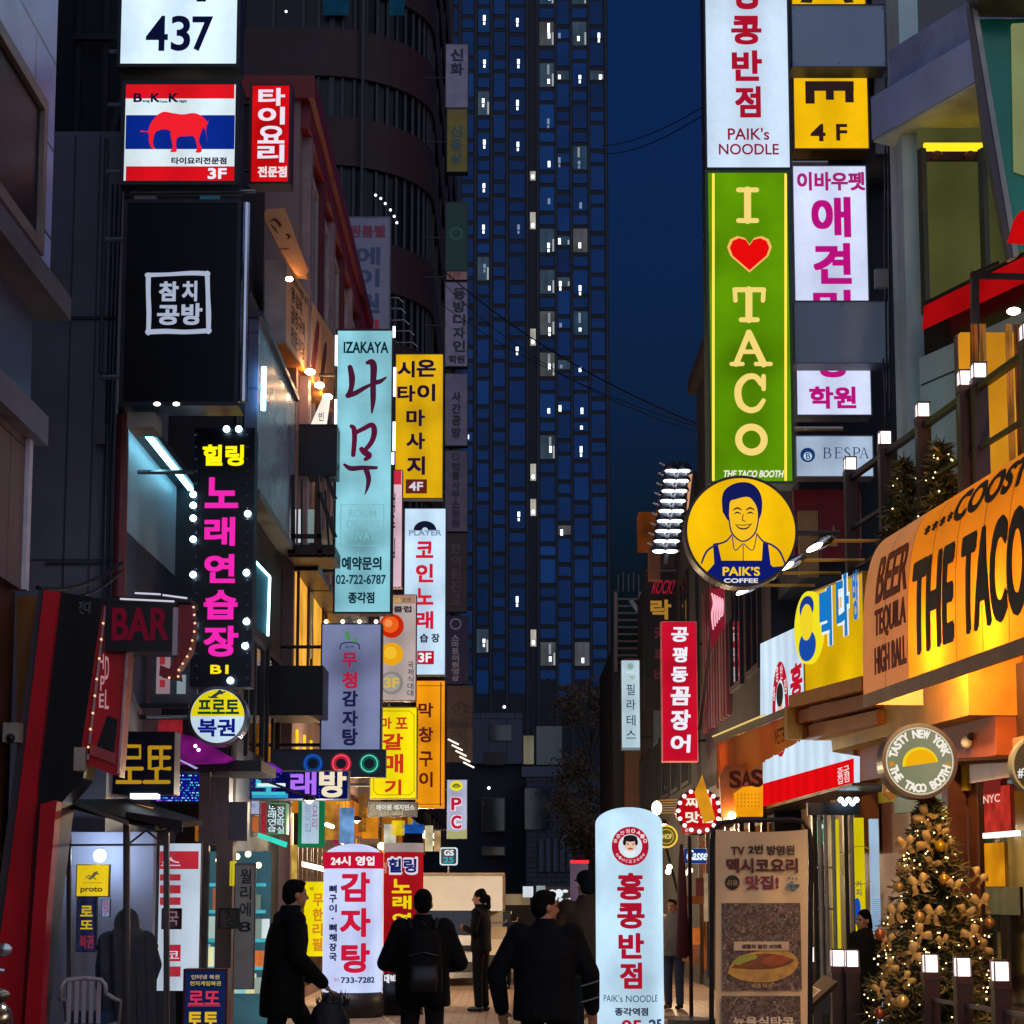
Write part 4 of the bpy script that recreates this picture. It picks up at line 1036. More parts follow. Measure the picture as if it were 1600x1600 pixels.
for r in ((250, 1330, 310, 1358), (250, 1366, 282, 1376), (250, 1383, 282, 1396), (250, 1402, 282, 1414), (262, 1424, 283, 1450), (256, 1476, 282, 1502), (260, 1510, 282, 1526)):
    s.r(r, glow('#c02c3c', 0.85, 0.15, light=False), 0.004)
s.t('스', (252, 1340, 282, 1353), ink('#d9b8d0')).t('코', (260, 1486, 280, 1498), ink('#d8c8d8'))
m = MB(); pxbox(m, front(19.8), 253, 1419, 284, 1452, 0, 0.02)
nb = thing('notice_board', 'small square black framed notice on the striped banner', 'notice', front(19.8).p(*front(19.8).px(268, 1452)))
m.build('frame', BLACK, nb)
m = MB(); pxbox(m, front(19.8), 256, 1422, 281, 1449, 0.02, 0.026); m.build('panel', paint('#5e2430', 0.4), nb)
m = MB(); word(m, front(19.8), '국', *front(19.8).px(261, 1446), *front(19.8).px(280, 1424), 0.032); m.build('lettering', ink('#8a6a78', 0.8), nb)
nb2 = thing('notice_board', 'small square notice with black scribbles on the brown column', 'notice', front(20.6).p(*front(20.6).px(358, 1452)))
m = MB(); F = front(20.6)
for a, b, c, d in ((342, 1419, 375, 1421), (342, 1449, 375, 1451), (342, 1421, 344, 1449), (373, 1421, 375, 1449)):
    pxbox(m, F, a, b, c, d, 0, 0.02)
m.build('frame', BLACK, nb2)
m = MB(); pxbox(m, F, 344, 1421, 373, 1449, 0, 0.008); m.build('panel', paint('#5a5348', 0.5), nb2)
m = MB(); word(m, F, '정', *F.px(351, 1447), *F.px(371, 1422), 0.014); m.build('lettering', ink('#16161a'), nb2)
F = front(21.5)
sg_ = Sign('led_screen', 'blue and purple LED ticker screen behind the gold lettered box', F, (240, 1208, 312, 1252), glow('#1a18a0', 0.5, 0.5, 3), DARK, 0.15, 0.02)
random.seed(3)
mm_ = {c: MB() for c in ('#c070ff', '#40c8f0', '#eef4ff', '#3c50ff', '#40e8d0')}
for i in range(190):
    x = random.uniform(242, 310); y = random.choice((1211, 1217, 1222, 1226, 1230, 1234, 1238, 1242, 1246, 1250)); c = random.choice(list(mm_))
    if x > 285: c = random.choice(('#40c8f0', '#40e8d0', '#3c50ff', '#eef4ff'))
    pxbox(mm_[c], F, x, y, x + 1.6, y + 1.6, 0, 0.006)
for c, q in mm_.items(): q.build('lettering', ink(c, 0.95), sg_.root)
pp = thing('pink_awning', 'pink and violet lit sloping canopy under the round lottery lightbox', 'canopy', at(300, 1200, 20.6))
F = front(20.6)
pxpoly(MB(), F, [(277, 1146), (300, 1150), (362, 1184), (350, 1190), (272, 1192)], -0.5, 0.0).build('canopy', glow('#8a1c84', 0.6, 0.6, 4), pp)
pxpoly(MB(), F, [(272, 1184), (276, 1184), (310, 1200), (306, 1202)], 0, 0.03).build('edge_strip', glow('#b0a8e8', 0.9), pp)
for x, y in ((306, 1166), (311, 1172)): MB().ball(F.p(*F.px(x, y), 0.03), 0.02).build('lamp', glow('#d8c8ff', 3, light=False), pp)
m = MB(); F = front(22.2); pxbox(m, F, 186, 1118, 276, 1146, -0.4, -0.1)
single(m, 'red_screen', glow('#8a2028', 0.7, 0.7, 5), 'dim red lit strip behind the bar sign above the gold letters', 'screen')
m = MB(); F = front(21.0)
gr = thing('grey_shutter', 'grey shutter and posters in the gap behind the bar arrow', 'shutter', at(235, 1100, 21.3))
pxbox(MB(), F, 196, 1010, 300, 1100, -0.4, -0.3).build('wall', paint('#5c5f66', 0.6), gr)
for x0, x1, y0, y1, h in ((222, 228, 1015, 1095, '#3a2a34'), (238, 258, 1015, 1080, '#b89aa4'), (270, 283, 1050, 1080, '#b0c4d0')):
    m = MB(); pxbox(m, F, x0, y0, x1, y1, -0.29, -0.27); m.build('poster', glow(h, 0.55, 0.2), gr)
for y in (1022, 1058):
    m = MB(); pxbox(m, F, 243, y, 251, y + 12, -0.265, -0.26); m.build('red_mark', ink('#a8303c', 0.7), gr)
MB().bar(F.p(*F.px(186, 1100), -0.2), F.p(*F.px(290, 1100), -0.2), 0.05).build('rail', DARK, gr)
MB().bar(F.p(*F.px(186, 1118), -0.2), F.p(*F.px(290, 1118), -0.2), 0.05).build('rail', DARK, gr)

# ---------------- lightboxes further along the left
CY = glow('#86c4d2', 0.95, 0.4, 1.3)
F = front(29.0)
s = Sign('sign_box', 'tall cyan lightbox with two maroon brush letters and a phone number', F, (528, 517, 609, 956), CY, DARK, 0.3, 0.03)
br_ = ink('#4a1832')
s.strokes([[(547, 574, 4), (550, 590, 5), (549, 606, 4), (545, 617, 4)], [(544, 618, 4.5), (556, 614, 4), (570, 606, 3.2), (584, 599, 2)]], br_)
s.strokes([[(574, 567, 3), (581, 566, 5), (584, 575, 5.4), (583, 600, 4.6), (583, 625, 4.2), (581, 645, 1.5)], [(585, 598, 4), (594, 596, 3.6), (603, 590, 1.5)]], br_)
s.strokes([[(549, 666, 3), (553, 670, 4), (554, 686, 4), (552, 711, 3.6)], [(556, 676, 3.4), (568, 670, 3.6), (581, 664, 4), (585, 674, 4.6), (581, 690, 4), (570, 704, 3.4)], [(565, 702, 4), (570, 707, 5), (577, 712, 4.6), (571, 718, 3)]], ink('#5c1434'))
s.strokes([[(538, 726, 2), (548, 732, 4), (566, 731, 3.6), (588, 731, 2.6)], [(572, 733, 4.4), (576, 748, 4), (574, 762, 2.6), (570, 773, .6)]], br_)
s.t('IZAKAYA', (537, 534, 607, 552), ink('#0c2b36'), fat=0.004)
faint = ink('#7cbcc4', 0.95)
for a, b, c, d in ((532, 788, 600, 789), (532, 852, 600, 853), (532, 788, 533, 853), (599, 788, 600, 853)):
    s.r((a, b, c, d), faint, 0.004, 'line')
s.t('ROOM', (545, 796, 588, 808), faint).t('DINING', (542, 813, 592, 825), faint).t('PRIVATE', (539, 831, 594, 844), faint)
s.t('예약문의', (534, 870, 596, 891), ink('#0e2a38'), fat=0.006).t('02-722-6787', (525, 898, 603, 913), ink('#123846'), fat=0.003).t('종각점', (544, 925, 585, 943), ink('#0e2a38'), fat=0.004)
for x, y0, y1 in ((616, 511, 528), (617, 575, 620), (616, 660, 705), (614, 708, 726), (526, 525, 572), (525, 625, 665), (523, 700, 730)):
    u, va = F.px(x, y0); _, vb = F.px(x, y1); MB().tube([F.p(u, vb, 0.03), F.p(u, va, 0.03)], 0.02).build('edge_lamp', glow('#dfeaff', 3.0), s.root)
s.arm(-3.25, DARK)
s = Sign('sign_box', 'blank navy box sign between the steel balcony and the cyan lightbox', front(28.2), (457, 665, 524, 740), paint('#070a1e', 0.4, var=0.1), paint('#0b0d1e', 0.4), 0.5, 0.02)
s.arm(-3.3, DARK, (0.5,))
# warm tilted fascia boards on the pinkish building
orange = paint('#d8a070', 0.5, scale=1.4)
tf = thing('tilted_sign', 'tilted tan board with dark brush mark below the red lightbox', 'sign', at(440, 430, 26.6))
F = along(413, 332, 25.4, 470, 420)
pxpoly(MB(), front(26.0), [(413, 332), (417, 327), (445, 325), (482, 424), (478, 430), (462, 428), (436, 388), (414, 345)], -0.2, 0.0).build('board', paint('#c98a56', 0.5, scale=2), tf)
m = MB()
for st in ([(421, 346, .5), (430, 343, 2), (438, 352, 2.6)], [(424, 352, 1), (430, 358, 1.2), (434, 364, .6)], [(446, 366, .6), (452, 369, 2), (450, 373, 1)], [(436, 389, .6), (446, 389, .8), (452, 388, .4)]):
    m = MB(); brush(m, front(26.0), [(*front(26.0).px(x, y), r / 115) for x, y, r in st], 0.006); m.build('lettering', ink('#3a1c18', 0.6), tf)
MB().ball(front(25.9).p(*front(25.9).px(452, 436)), 0.05, 0.06, 0.03).build('lamp', glow('#ffc890', 60), tf)  # lamp added to brighten the tan board
F = along(441, 531, 26.4, 521, 642)
ts = thing('tilted_sign', 'big tan board with brown Korean lines and two downlights', 'sign', at(480, 640, 27.5))
u1, v0 = F.px(521, 642); u0 = 0.0; v1 = F.px(462, 430)[1]
u0 = F.px(446, 500)[0]
MB().fbox(F, u0, u1, v0 + 0.02, v1, -0.28, 0).build('board', orange, ts)
MB().fbox(F, u0 - 0.02, u0, v0, v1, -0.3, 0.01).build('side', paint('#7e8698', 0.4), ts)
MB().fbox(F, u0 - 0.02, u1, v0 - 0.02, v0 + 0.015, -0.6, 0.02).build('soffit', paint('#c07428', 0.5), ts)
L = u1 - u0; H = v1 - v0
brn = paint('#4a2018', 0.6)
for k, (a, b, c, d, wd) in enumerate(((0.10, 0.62, 0.30, 0.80, '왕십리'), (0.10, 0.36, 0.36, 0.58, '곱창구이'), (0.1, 0.1, 0.36, 0.32, '전문식당'), (0.12, 0.84, 0.5, 0.94, '돼지국밥 순대국'))):
    m = MB(); word(m, F, wd, u0 + a * L, v0 + b * H, u0 + c * L, v0 + d * H, 0.006); m.build('lettering', brn, ts)
MB().prism(F, spline([(u0 + x * L, v0 + y * H) for x, y in ((0.5, 0.2), (0.56, 0.6), (0.62, 0.86), (0.66, 0.8), (0.62, 0.45), (0.55, 0.1), (0.5, 0.2))], 4)[:-1], 0.003, 0.006).build('emblem', paint('#8a2420', 0.5), ts)
MB().prism(F, spline([(u0 + x * L, v0 + y * H) for x, y in ((0.68, 0.15), (0.74, 0.5), (0.8, 0.75), (0.83, 0.68), (0.79, 0.4), (0.72, 0.1), (0.68, 0.15))], 4)[:-1], 0.003, 0.006).build('emblem', paint('#5a2f3a', 0.5), ts)
for x, y in ((472, 571), (487, 598), (500, 628)):
    q = F.p(*F.px(x, y)); q = Vector((q.x + 0.12, q.y, v0 - 0.07))
    MB().ball(q, 0.075, 0.09, 0.04).build('lamp', glow('#ffc890', 70), ts)
ws = thing('slanted_sign', 'small slanted white lightbox glowing under the tan board', 'sign', at(500, 664, 29.6))
FWs = front(29.5)
pxpoly(MB(), FWs, [(507, 614), (514, 620), (508, 664), (486, 662)], -0.2, 0.0).build('panel', glow('#f4e6d6', 1.15, 0.2), ws)
m = MB(); word(m, FWs, '빈', *FWs.px(498, 658), *FWs.px(506, 644), 0.006); m.build('lettering', ink('#2a2a50'), ws)
led = thing('lit_edge_board', 'dark teal fascia board with a white glowing edge behind the neon karaoke sign', 'sign', at(408, 995, 23.6))
FWs = front(23.6)
pxpoly(MB(), FWs, [(392, 872), (420, 903), (418, 994), (392, 975)], -0.2, 0.0).build('board', paint('#4c7884', 0.4), led)
for q in (((392, 870), (422, 902)), ((422, 902), (419, 994))):
    MB().tube([FWs.p(*FWs.px(*q[0]), 0.03), FWs.p(*FWs.px(*q[1]), 0.03)], 0.016).build('edge_lamp', glow('#b8f0ff', 5), led)

# rooms for rent sign
s = Sign('sign_box', 'unlit pale blade sign with grey blue Korean letters high on the left', front(42.0), (541, 340, 607, 560), paint('#7a7a92', 0.5, var=0.1), paint('#6a6a7c', 0.5), 0.3, 0.02)
s.t('원룸텔', (546, 352, 602, 371), paint('#7c2440', 0.5), fat=0.01)
for ch, r in zip('에이원', ((556, 386, 594, 414), (556, 420, 593, 448), (556, 458, 593, 489))): s.t(ch, r, paint('#36466e', 0.5), fat=0.03)
s.t('텔', (556, 500, 593, 530), paint('#b0182c', 0.5), fat=0.03)
s.arm(-3.1, DARK)
# yellow massage sign
YB = glow('#e6b312', 0.85, 0.25, 0.9)
s = Sign('sign_box', 'yellow lightbox with black Korean massage letters and 4F badge', front(36.0), (619, 554, 691, 778), YB, paint('#5a4208', 0.5), 0.25, 0.015)
dk = ink('#22122e')
s.t('시', (621, 564, 648, 590), dk, fat=0.012).t('온', (651, 562, 681, 589), dk, fat=0.012).t('타', (621, 602, 649, 628), dk, fat=0.012).t('이', (652, 600, 680, 627), dk, fat=0.012)
s.t('마', (635, 640, 664, 666), dk, fat=0.014).t('사', (635, 676, 664, 702), dk, fat=0.014).t('지', (636, 713, 664, 742), dk, fat=0.014)
s.r((634, 749, 667, 771), ink('#5e2216'), 0.004, 'badge').t('4F', (639, 753, 661, 767), ink('#d8cfd8'), w=0.008, fat=0.008)
s.arm(-2.75, DARK)
# coin karaoke
s = Sign('sign_box', 'white blue lightbox with red Korean letters and half record emblem', front(38.0), (633, 795, 695, 1054), glow('#c2dcf2', 1.0, 0.2, 0.9), paint('#4a6a86', 0.5), 0.25, 0.015)
rk = ink('#d01a34')
arc = [(646 + 18 - 18 * math.cos(math.pi * i / 14), 829 - 15 * math.sin(math.pi * i / 14)) for i in range(15)] + [(664 + 5 * math.cos(math.pi * i / 8), 829 - 5 * math.sin(math.pi * i / 8)) for i in range(9)]
s.poly(arc, ink('#12182c'), 0.006)
s.t('PLAYER', (639, 828, 690, 837), ink('#7c96b8'), fat=0.003)
for ch, r in zip('코인노래', ((650, 846, 677, 872), (650, 881, 677, 910), (650, 919, 677, 945), (650, 955, 677, 983))): s.t(ch, r, rk, fat=0.016)
s.t('습', (656, 990, 669, 1004), ink('#202c40'), fat=0.004).t('장', (674, 990, 687, 1004), ink('#202c40'), fat=0.004)
s.r((652, 1017, 678, 1038), ink('#b81430'), 0.004, 'badge').t('3F', (654, 1020, 674, 1035), ink('#f4f4fa'), w=0.008, fat=0.01)
s.arm(-2.75, DARK)
s = Sign('sign_box', 'narrow pink and white lightbox half hidden behind the cyan lightbox', front(34.0), (596, 735, 627, 917), glow('#dcb8c8', 0.9, 0.25), paint('#8a4a58', 0.5), 0.2, 0.012)
s.r((613, 735, 627, 757), ink('#c42a44'), 0.003).col('맥주집', (608, 770, 617, 872), ink('#28202c'))
# billiards sign
s = Sign('sign_box', 'beige lightbox with orange, yellow and grey balls and 3F', front(33.0), (594, 930, 649, 1094), glow('#b9a8a4', 0.85, 0.2), paint('#6a5048', 0.5), 0.22, 0.012)
s.r((594, 930, 649, 943), ink('#a8806a'), 0.003).t('CLUB', (612, 934, 626, 941), ink('#d8b040')).t('포켓', (628, 934, 642, 941), ink('#5a4a30')).t('클럽', (615, 947, 643, 957), ink('#2c2430'), fat=0.004)
s.disc(612, 978, 19, ink('#c4260e'), 0.006).disc(610, 976, 13, ink('#e8601c'), 0.010).disc(607, 974, 6, ink('#ee9050'), 0.014)
s.disc(612, 1022, 18, ink('#e8a416'), 0.006).disc(610, 1020, 10, ink('#f2bc30'), 0.010)
s.disc(612, 1067, 18, ink('#84807c'), 0.006).disc(611, 1067, 14, ink('#a09a92'), 0.010).t('3F', (600, 1059, 624, 1075), ink('#d8b040'), w=0.014, fat=0.006)
s.col('국제식대대', (637, 1034, 646, 1088), ink('#3c3440'), gap=0.1)
s.arm(-2.9, DARK)
# grey blue soup sign
F = front(27.0)
s = Sign('sign_box', 'grey lilac lightbox with red and navy Korean soup letters', F, (504, 976, 593, 1196), glow('#8088b0', 0.8, 0.45, 1.0), paint('#3a3c50', 0.5), 0.3, 0.02)
for ch, r, c in zip('무청감자탕', ((535, 1020, 558, 1042), (535, 1050, 558, 1076), (535, 1079, 559, 1104), (535, 1110, 559, 1135), (535, 1138, 559, 1165)), ('#a01c44', '#b01c3c', '#1c1c46', '#1c1c46', '#1c1c46')): s.t(ch, r, ink(c), fat=0.016)
s.poly([(541, 984), (546, 990), (547, 1000), (541, 998), (539, 990)], ink('#4c8a54'), curve=True).poly([(553, 999), (560, 996), (556, 1003), (550, 1003)], ink('#4c8a54'), curve=True)
s.strokes([[(531, 1014, 1), (534, 1006, 1), (546, 1004, 1), (559, 1006, 1), (562, 1014, 1)]], ink('#20305a')).t('감나무', (539, 1008, 554, 1013), ink('#20305a'))
s.arm(-3.3, DARK)
for k in range(4):
    MB().ball(F.p(*F.px(510 + k * 26, 972), 0.05), 0.03).build('spot', glow('#ffe4c0', 3, light=False), s.root)
# ring lamps board
F = front(25.6)
s = Sign('sign_box', 'grey board with blue, red and green ring lamps above the LED screen', F, (424, 1172, 601, 1213), paint('#39404e', 0.5), DARK, 0.2, 0.01)
for x, c, c2, k in ((489, '#123c8c', '#2a64c8', 0.8), (533, '#a81830', '#ff6a80', 1.2), (577, '#0a5a50', '#7af0c8', 1.1)):
    s.disc(x, 1193, 16, glow(c, k, 0.2), 0.006, 'ring_lamp', r0=8); s.disc(x, 1193, 13.5, ink(c2, 0.9), 0.011, 'ring_lamp', r0=12)
    s.disc(x, 1193, 8, paint('#1c2436', 0.4), 0.005)
m = MB(); F = front(26.2); pxbox(m, F, 416, 1040, 504, 1118, -1.2, 0.0)
single(m, 'canopy_box', paint('#08090f', 0.5), 'black boxed canopy left of the lilac soup lightbox', 'canopy')
# karaoke LED screen
F = front(24.6)
s = Sign('led_screen', 'colour LED screen with teal, purple and cream Korean letters', F, (391, 1206, 543, 1248), glow('#0c1460', 0.6, 0.5, 3), DARK, 0.2, 0.02)
s.t('노', (394, 1214, 446, 1242), ink('#40c4d8'), fat=0.02).t('래', (454, 1206, 494, 1242), ink('#b070f4'), fat=0.022).t('방', (499, 1203, 541, 1246), ink('#f0e2c0'), fat=0.026)
s.r((394, 1240, 450, 1247), ink('#2c9cc8'), 0.004).r((402, 1224, 446, 1229), ink('#d8f8fc', 1.1), 0.012)
m = MB()
for i in range(30):
    for j in range(8):
        if random.random() < 0.35:
            pxbox(m, F, 393 + i * 5, 1208 + j * 5, 395 + i * 5, 1210 + j * 5, 0, 0.004)
m.build('dot_pattern', ink('#4a3cd8', 0.9), s.root)
s.arm(-3.35, DARK, (0.5,))
pm = MB(); F = front(24.4); pxpoly(pm, F, [(410, 1190), (424, 1192), (440, 1203), (436, 1207), (412, 1202)], -0.2, 0.0)
single(pm, 'violet_lamp_panel', glow('#7a28c0', 0.7, 0.5, 5), 'violet lit wedge panel at the corner of the LED screen', 'panel')
# green edged sign boards
F = along(420, 1300, 25.0, 446, 1310)
F = front(25.2)
s = Sign('sign_box', 'black board with white LED Korean words and red post', F, (417, 1256, 446, 1302), paint('#0a0c14', 0.4), paint('#0c6a3c', 0.4), 0.3, 0.012)
s.col('노래연습', (419, 1258, 431, 1300), ink('#d8f4f8'), gap=0.05).col('장오락실', (433, 1260, 444, 1302), ink('#c8ecf4'), gap=0.05)
m = MB(); pxbox(m, F, 407, 1254, 416, 1305, -0.3, 0.03); m.build('red_post', glow('#b0202c', 0.7, 0.3), s.root)
F = front(25.9)
s = Sign('sign_box', 'green edged white lightbox with faint lettering above the left shops', F, (472, 1252, 498, 1318), glow('#b4cce0', 0.9, 0.2), glow('#1f8a56', 0.6, 0.3), 0.3, 0.05)
s.col('중국집', (476, 1256, 486, 1300), ink('#8a98c0')).col('요리', (488, 1258, 496, 1296), ink('#9a6a90'))
m = MB(); F = front(24.9); pxpoly(m, F, [(404, 1301), (448, 1316), (446, 1324), (402, 1308)], -0.1, 0); single(m, 'teal_tube', glow('#2ec8b0', 1.3), 'teal light bar under the black LED word board', 'lamp')
# white Chinese-style panel with blue letters (narrow)
s = Sign('sign_box', 'small white box sign with grey letters left of the red post', front(24.8), (388, 1250, 405, 1272), glow('#b6bce0', 0.8), DARK, 0.15, 0.006)
s.t('통신', (391, 1256, 399, 1262), ink('#50587c'))
s = Sign('sign_box', 'small orange box sign under the teal LED letters', front(24.9), (387, 1276, 404, 1300), glow('#c86a24', 0.8, 0.3), DARK, 0.15, 0.006)

# grill sign, orange
F = front(40.0)
s = Sign('sign_box', 'tall orange lightbox with thin brown Korean letters', F, (651, 1064, 694, 1262), glow('#f09612', 0.95, 0.25, 0.9), paint('#7a3c08', 0.5), 0.25, 0.012)
o_ = ink('#5a1e10')
for ch, r in zip('막창구이', ((654, 1098, 677, 1121), (654, 1136, 677, 1160), (655, 1174, 676, 1198), (655, 1206, 676, 1230))): s.t(ch, r, o_, fat=0.006)
s.r((653, 1071, 692, 1072), o_, 0.004, 'line').r((653, 1256, 692, 1257), o_, 0.004, 'line').r((688, 1066, 689, 1260), o_, 0.004, 'line')
s.arm(-2.75, DARK)
F = front(30.5)
s = Sign('sign_box', 'yellow lightbox with red hand painted Korean letters and cut corners', F, (580, 1106, 650, 1247), glow('#f4dc10', 1.0, 0.15, 0.9), paint('#6a5a08', 0.5), 0.25, 0.015)
rd = ink('#c8321c')
s.t('마', (595, 1121, 612, 1139), rd, fat=0.004).t('포', (618, 1121, 637, 1139), rd, fat=0.004)
for ch, r in zip('갈매기', ((598, 1146, 630, 1172), (599, 1178, 630, 1208), (601, 1218, 627, 1242))): s.t(ch, r, rd, fat=0.014)
for a in ((584, 1118, 592, 1111), (592, 1111, 640, 1111), (640, 1111, 647, 1118), (647, 1118, 647, 1236), (647, 1236, 640, 1242), (640, 1242, 590, 1242), (590, 1242, 584, 1236), (584, 1236, 584, 1118)):
    s.strokes([[(a[0], a[1], .5), (a[2], a[3], .5)]], ink('#8a7a14'), name='border')
s.arm(-3.15, DARK)
s = Sign('sign_box', 'low dark board with white Korean words and phone number', front(30.2), (576, 1254, 651, 1275), paint('#2c2a28', 0.5), DARK, 0.2, 0.01)
s.t('에이원 레지던스', (588, 1257, 648, 1266), ink('#e0dcd0'), fat=0.003).t('723-2800', (594, 1268, 630, 1274), ink('#c8b890')).t('원룸', (578, 1256, 586, 1272), ink('#b8a880'))
# unlit strip of far blade signs
F = front(52.0)
def strip(lbl, x0, x1, y0, y1, h, chars, ch, x=None, dd=0.0, k=1):
    q = Sign('blade_sign', lbl, front(52.0 + dd), (x0, y0, x1, y1), paint(h, 0.6, var=0.2), paint('#2c2c36', 0.6), 0.3, 0.015, group=None)
    if chars: q.col(chars, x or (x0 + 7, y0 + 8, x1 - 12, y1 - 8), paint(ch, 0.5), fat=0.012)
    q.arm(-2.45, DARK, (0.5,))
    return q
strip('unlit pale blade sign with two black letters, topmost of its strip', 697, 731, 69, 168, '#8a8298', '신화', '#10142c', (704, 76, 724, 118))
strip('unlit mustard blade sign second from the top of its strip', 699, 730, 170, 268, '#7c6a20', '신용상', '#3a5a54', (704, 196, 722, 256))
strip('unlit green blade sign with faded round emblem', 697, 730, 316, 422, '#123c34', '', '#fff').disc(713, 365, 11, paint('#2c5a4c', 0.5), r0=7)
strip('small unlit pinkish blade sign reading 11F', 698, 730, 424, 437, '#9a7468', '', '#fff').t('11F', (702, 426, 720, 435), paint('#a02c28', 0.5), fat=0.004)
q = strip('unlit lilac blade sign with design school letters in a column', 696, 730, 441, 572, '#837a92', '동방디자인', '#15152c', (708, 450, 727, 550))
q.t('학원', (701, 555, 726, 568), paint('#15152c', 0.5), fat=0.006)
strip('unlit lilac blade sign with four widely spaced letters', 696, 730, 584, 696, '#6f6880', '사간공방', '#15152c', (706, 612, 720, 684))
q = strip('unlit mauve blade sign with small crest and many letters', 696, 730, 704, 830, '#5a5068', '법률사무소정원', '#241c34', (706, 722, 718, 824)); q.disc(712, 714, 6, paint('#2a2238', 0.5), r0=4)
strip('unlit dark brown blade sign low in the strip', 697, 729, 834, 955, '#2c2028', '한의원진료', '#45363e', (704, 848, 720, 945))
q = strip('unlit indigo blade sign with white ring and thin letters', 696, 731, 963, 1068, '#1a1440', '스마트의원영상', '#8a86a0', (706, 992, 717, 1064)); q.disc(712, 975, 9, paint('#8a86a0', 0.5), r0=7)
strip('unlit brown blade sign lowest in the strip above the lamp arms', 699, 738, 1072, 1190, '#4a3430', '인테리어', '#2c2024', (704, 1100, 730, 1180))
for k in range(5):
    a = at(700 + k * 6, 1155 + k * 9, 50); b = a + Vector((0.28, 0, -0.14))
    q = MB().tube([a, b], 0.022, 6)
    single(q, 'tube_lamp', glow('#ffe8d0', 2.0), '%s of the five short slanting tube lamps above the PC sign' % ('topmost', 'second from the top', 'middle one', 'fourth from the top', 'lowest')[k], 'lamp', 'slanting tube lamps above the PC sign')
# PC room sign and the round cornered shop sign
s = Sign('sign_box', 'small white lightbox with red letters PC and yellow emblem', front(48.0), (699, 1219, 729, 1310), glow('#b4b8d4', 0.9, 0.2), paint('#6a6878', 0.5), 0.2, 0.012)
s.disc(713, 1228, 10, ink('#e8dc30'), 0.006, ry=8).disc(713, 1228, 6, ink('#a8a020'), 0.010, ry=4).strokes([[(707, 1229, 1), (713, 1226, 1.2), (719, 1229, 1)]], ink('#6a6a20'), 0.014)
s.t('P', (704, 1245, 722, 1267), ink('#f4d8e4'), 0.005, fat=0.04, hard=True).t('P', (705, 1246, 721, 1266), ink('#b81838'), 0.012, fat=0.016)
s.t('C', (704, 1273, 722, 1296), ink('#f4d8e4'), 0.005, fat=0.04, hard=True).t('C', (705, 1274, 721, 1295), ink('#b81838'), 0.012, fat=0.016)
s.poly([(699, 1297), (712, 1300), (729, 1296), (729, 1310), (699, 1310)], ink('#a8a870'), 0.004).arm(-2.75, DARK)
F = front(46.0)
cs = thing('square_sign', 'small rounded square sign with white rim and teal figures 25', 'sign', F.p(*F.px(702, 1352)))
m = MB()
def rrect(x0, y0, x1, y1, r):
    pts = []
    for cx, cy, a0 in ((x1 - r, y0 + r, -90), (x1 - r, y1 - r, 0), (x0 + r, y1 - r, 90), (x0 + r, y0 + r, 180)):
        pts += [(cx + r * math.cos(R(a0 + 18 * i)), cy + r * math.sin(R(a0 + 18 * i))) for i in range(6)]
    return pts
pxpoly(MB(), F, rrect(687, 1324, 715, 1352, 4), -0.15, 0).build('rim', glow('#dce8f4', 1.0), cs)
pxpoly(MB(), F, rrect(689, 1326, 713, 1350, 3), 0, 0.01).build('panel', paint('#040a12', 0.6, spec=0.1), cs)
m = MB(); word(m, F, 'GS', *F.px(694, 1337), *F.px(709, 1328), 0.015, fat=0.008); m.build('lettering', ink('#f0f6fa'), cs)
m = MB(); word(m, F, '25', *F.px(693, 1348), *F.px(709, 1339), 0.015, fat=0.01); m.build('lettering', ink('#2fa8c0'), cs)
MB().tube([F.p(*F.px(701, 1352), -0.1), F.p(*F.px(701, 1460), -0.1)], 0.03).build('post', DARK, cs)
# ================================================================ RIGHT SIGNS
F = front(19.7)
s = Sign('sign_box', 'tall white lightbox with red Korean letters at the top right', F, (1101, -70, 1234, 262), glow('#c8dcf2', 1.0, 0.18, 0.7), DARK, 0.35, 0.02)
rr_ = ink('#a8122c')
for ch, r in zip('홍콩반점', ((1144, -58, 1190, 15), (1142, 25, 1190, 70), (1143, 79, 1191, 127), (1148, 135, 1189, 184))): s.t(ch, r, rr_, fat=0.016)
s.t("PAIK's", (1137, 200, 1202, 219), ink('#8a1434'), off=0.014).t('NOODLE', (1123, 225, 1217, 242), ink('#8a1434'), off=0.014)
s.arm(3.4, STEEL, (0.05,))
s = Sign('sign_box', 'tall green lightbox reading I love TACO with gold edges and red heart', F, (1106, 270, 1238, 752), glow('#5c9206', 0.9, 0.4, 1.1), paint('#244a14', 0.4), 0.35, 0.03)
cr = ink('#f6d878', 1.0); gd = glow('#ffd84a', 1.25, light=False)
for x in (1114.5, 1227.5):
    s.strokes([[(x, 273, 2.0), (x, 750, 2.0)]], gd, curve=False, name='border')
s.strokes([[(1154, 297, 4), (1182, 297, 4)], [(1168, 297, 5.5), (1168, 345, 5.5)], [(1154, 345, 4), (1182, 345, 4)]], cr, curve=False)
s.strokes([[(1148, 453, 4), (1193, 453, 4)], [(1148, 453, 3.5), (1149, 470, 3.5)], [(1193, 453, 3.5), (1192, 470, 3.5)], [(1170, 453, 5.5), (1170, 500, 5.5)], [(1158, 500, 4), (1183, 500, 4)]], cr, curve=False)
s.strokes([[(1170, 520, 4.5), (1150, 569, 4.5)], [(1170, 520, 5), (1193, 569, 5.5)], [(1143, 569, 3.4), (1160, 569, 3.4)], [(1181, 569, 3.4), (1204, 569, 3.4)], [(1157, 550, 3.6), (1185, 550, 3.6)]], cr, curve=False)
cc = [(1190, 600, 4.6), (1180, 589, 4.6), (1166, 590, 5), (1155, 602, 5.4), (1153, 618, 5.6), (1158, 633, 5.4), (1171, 641, 4.8), (1184, 638, 4.4), (1193, 626, 3.4)]
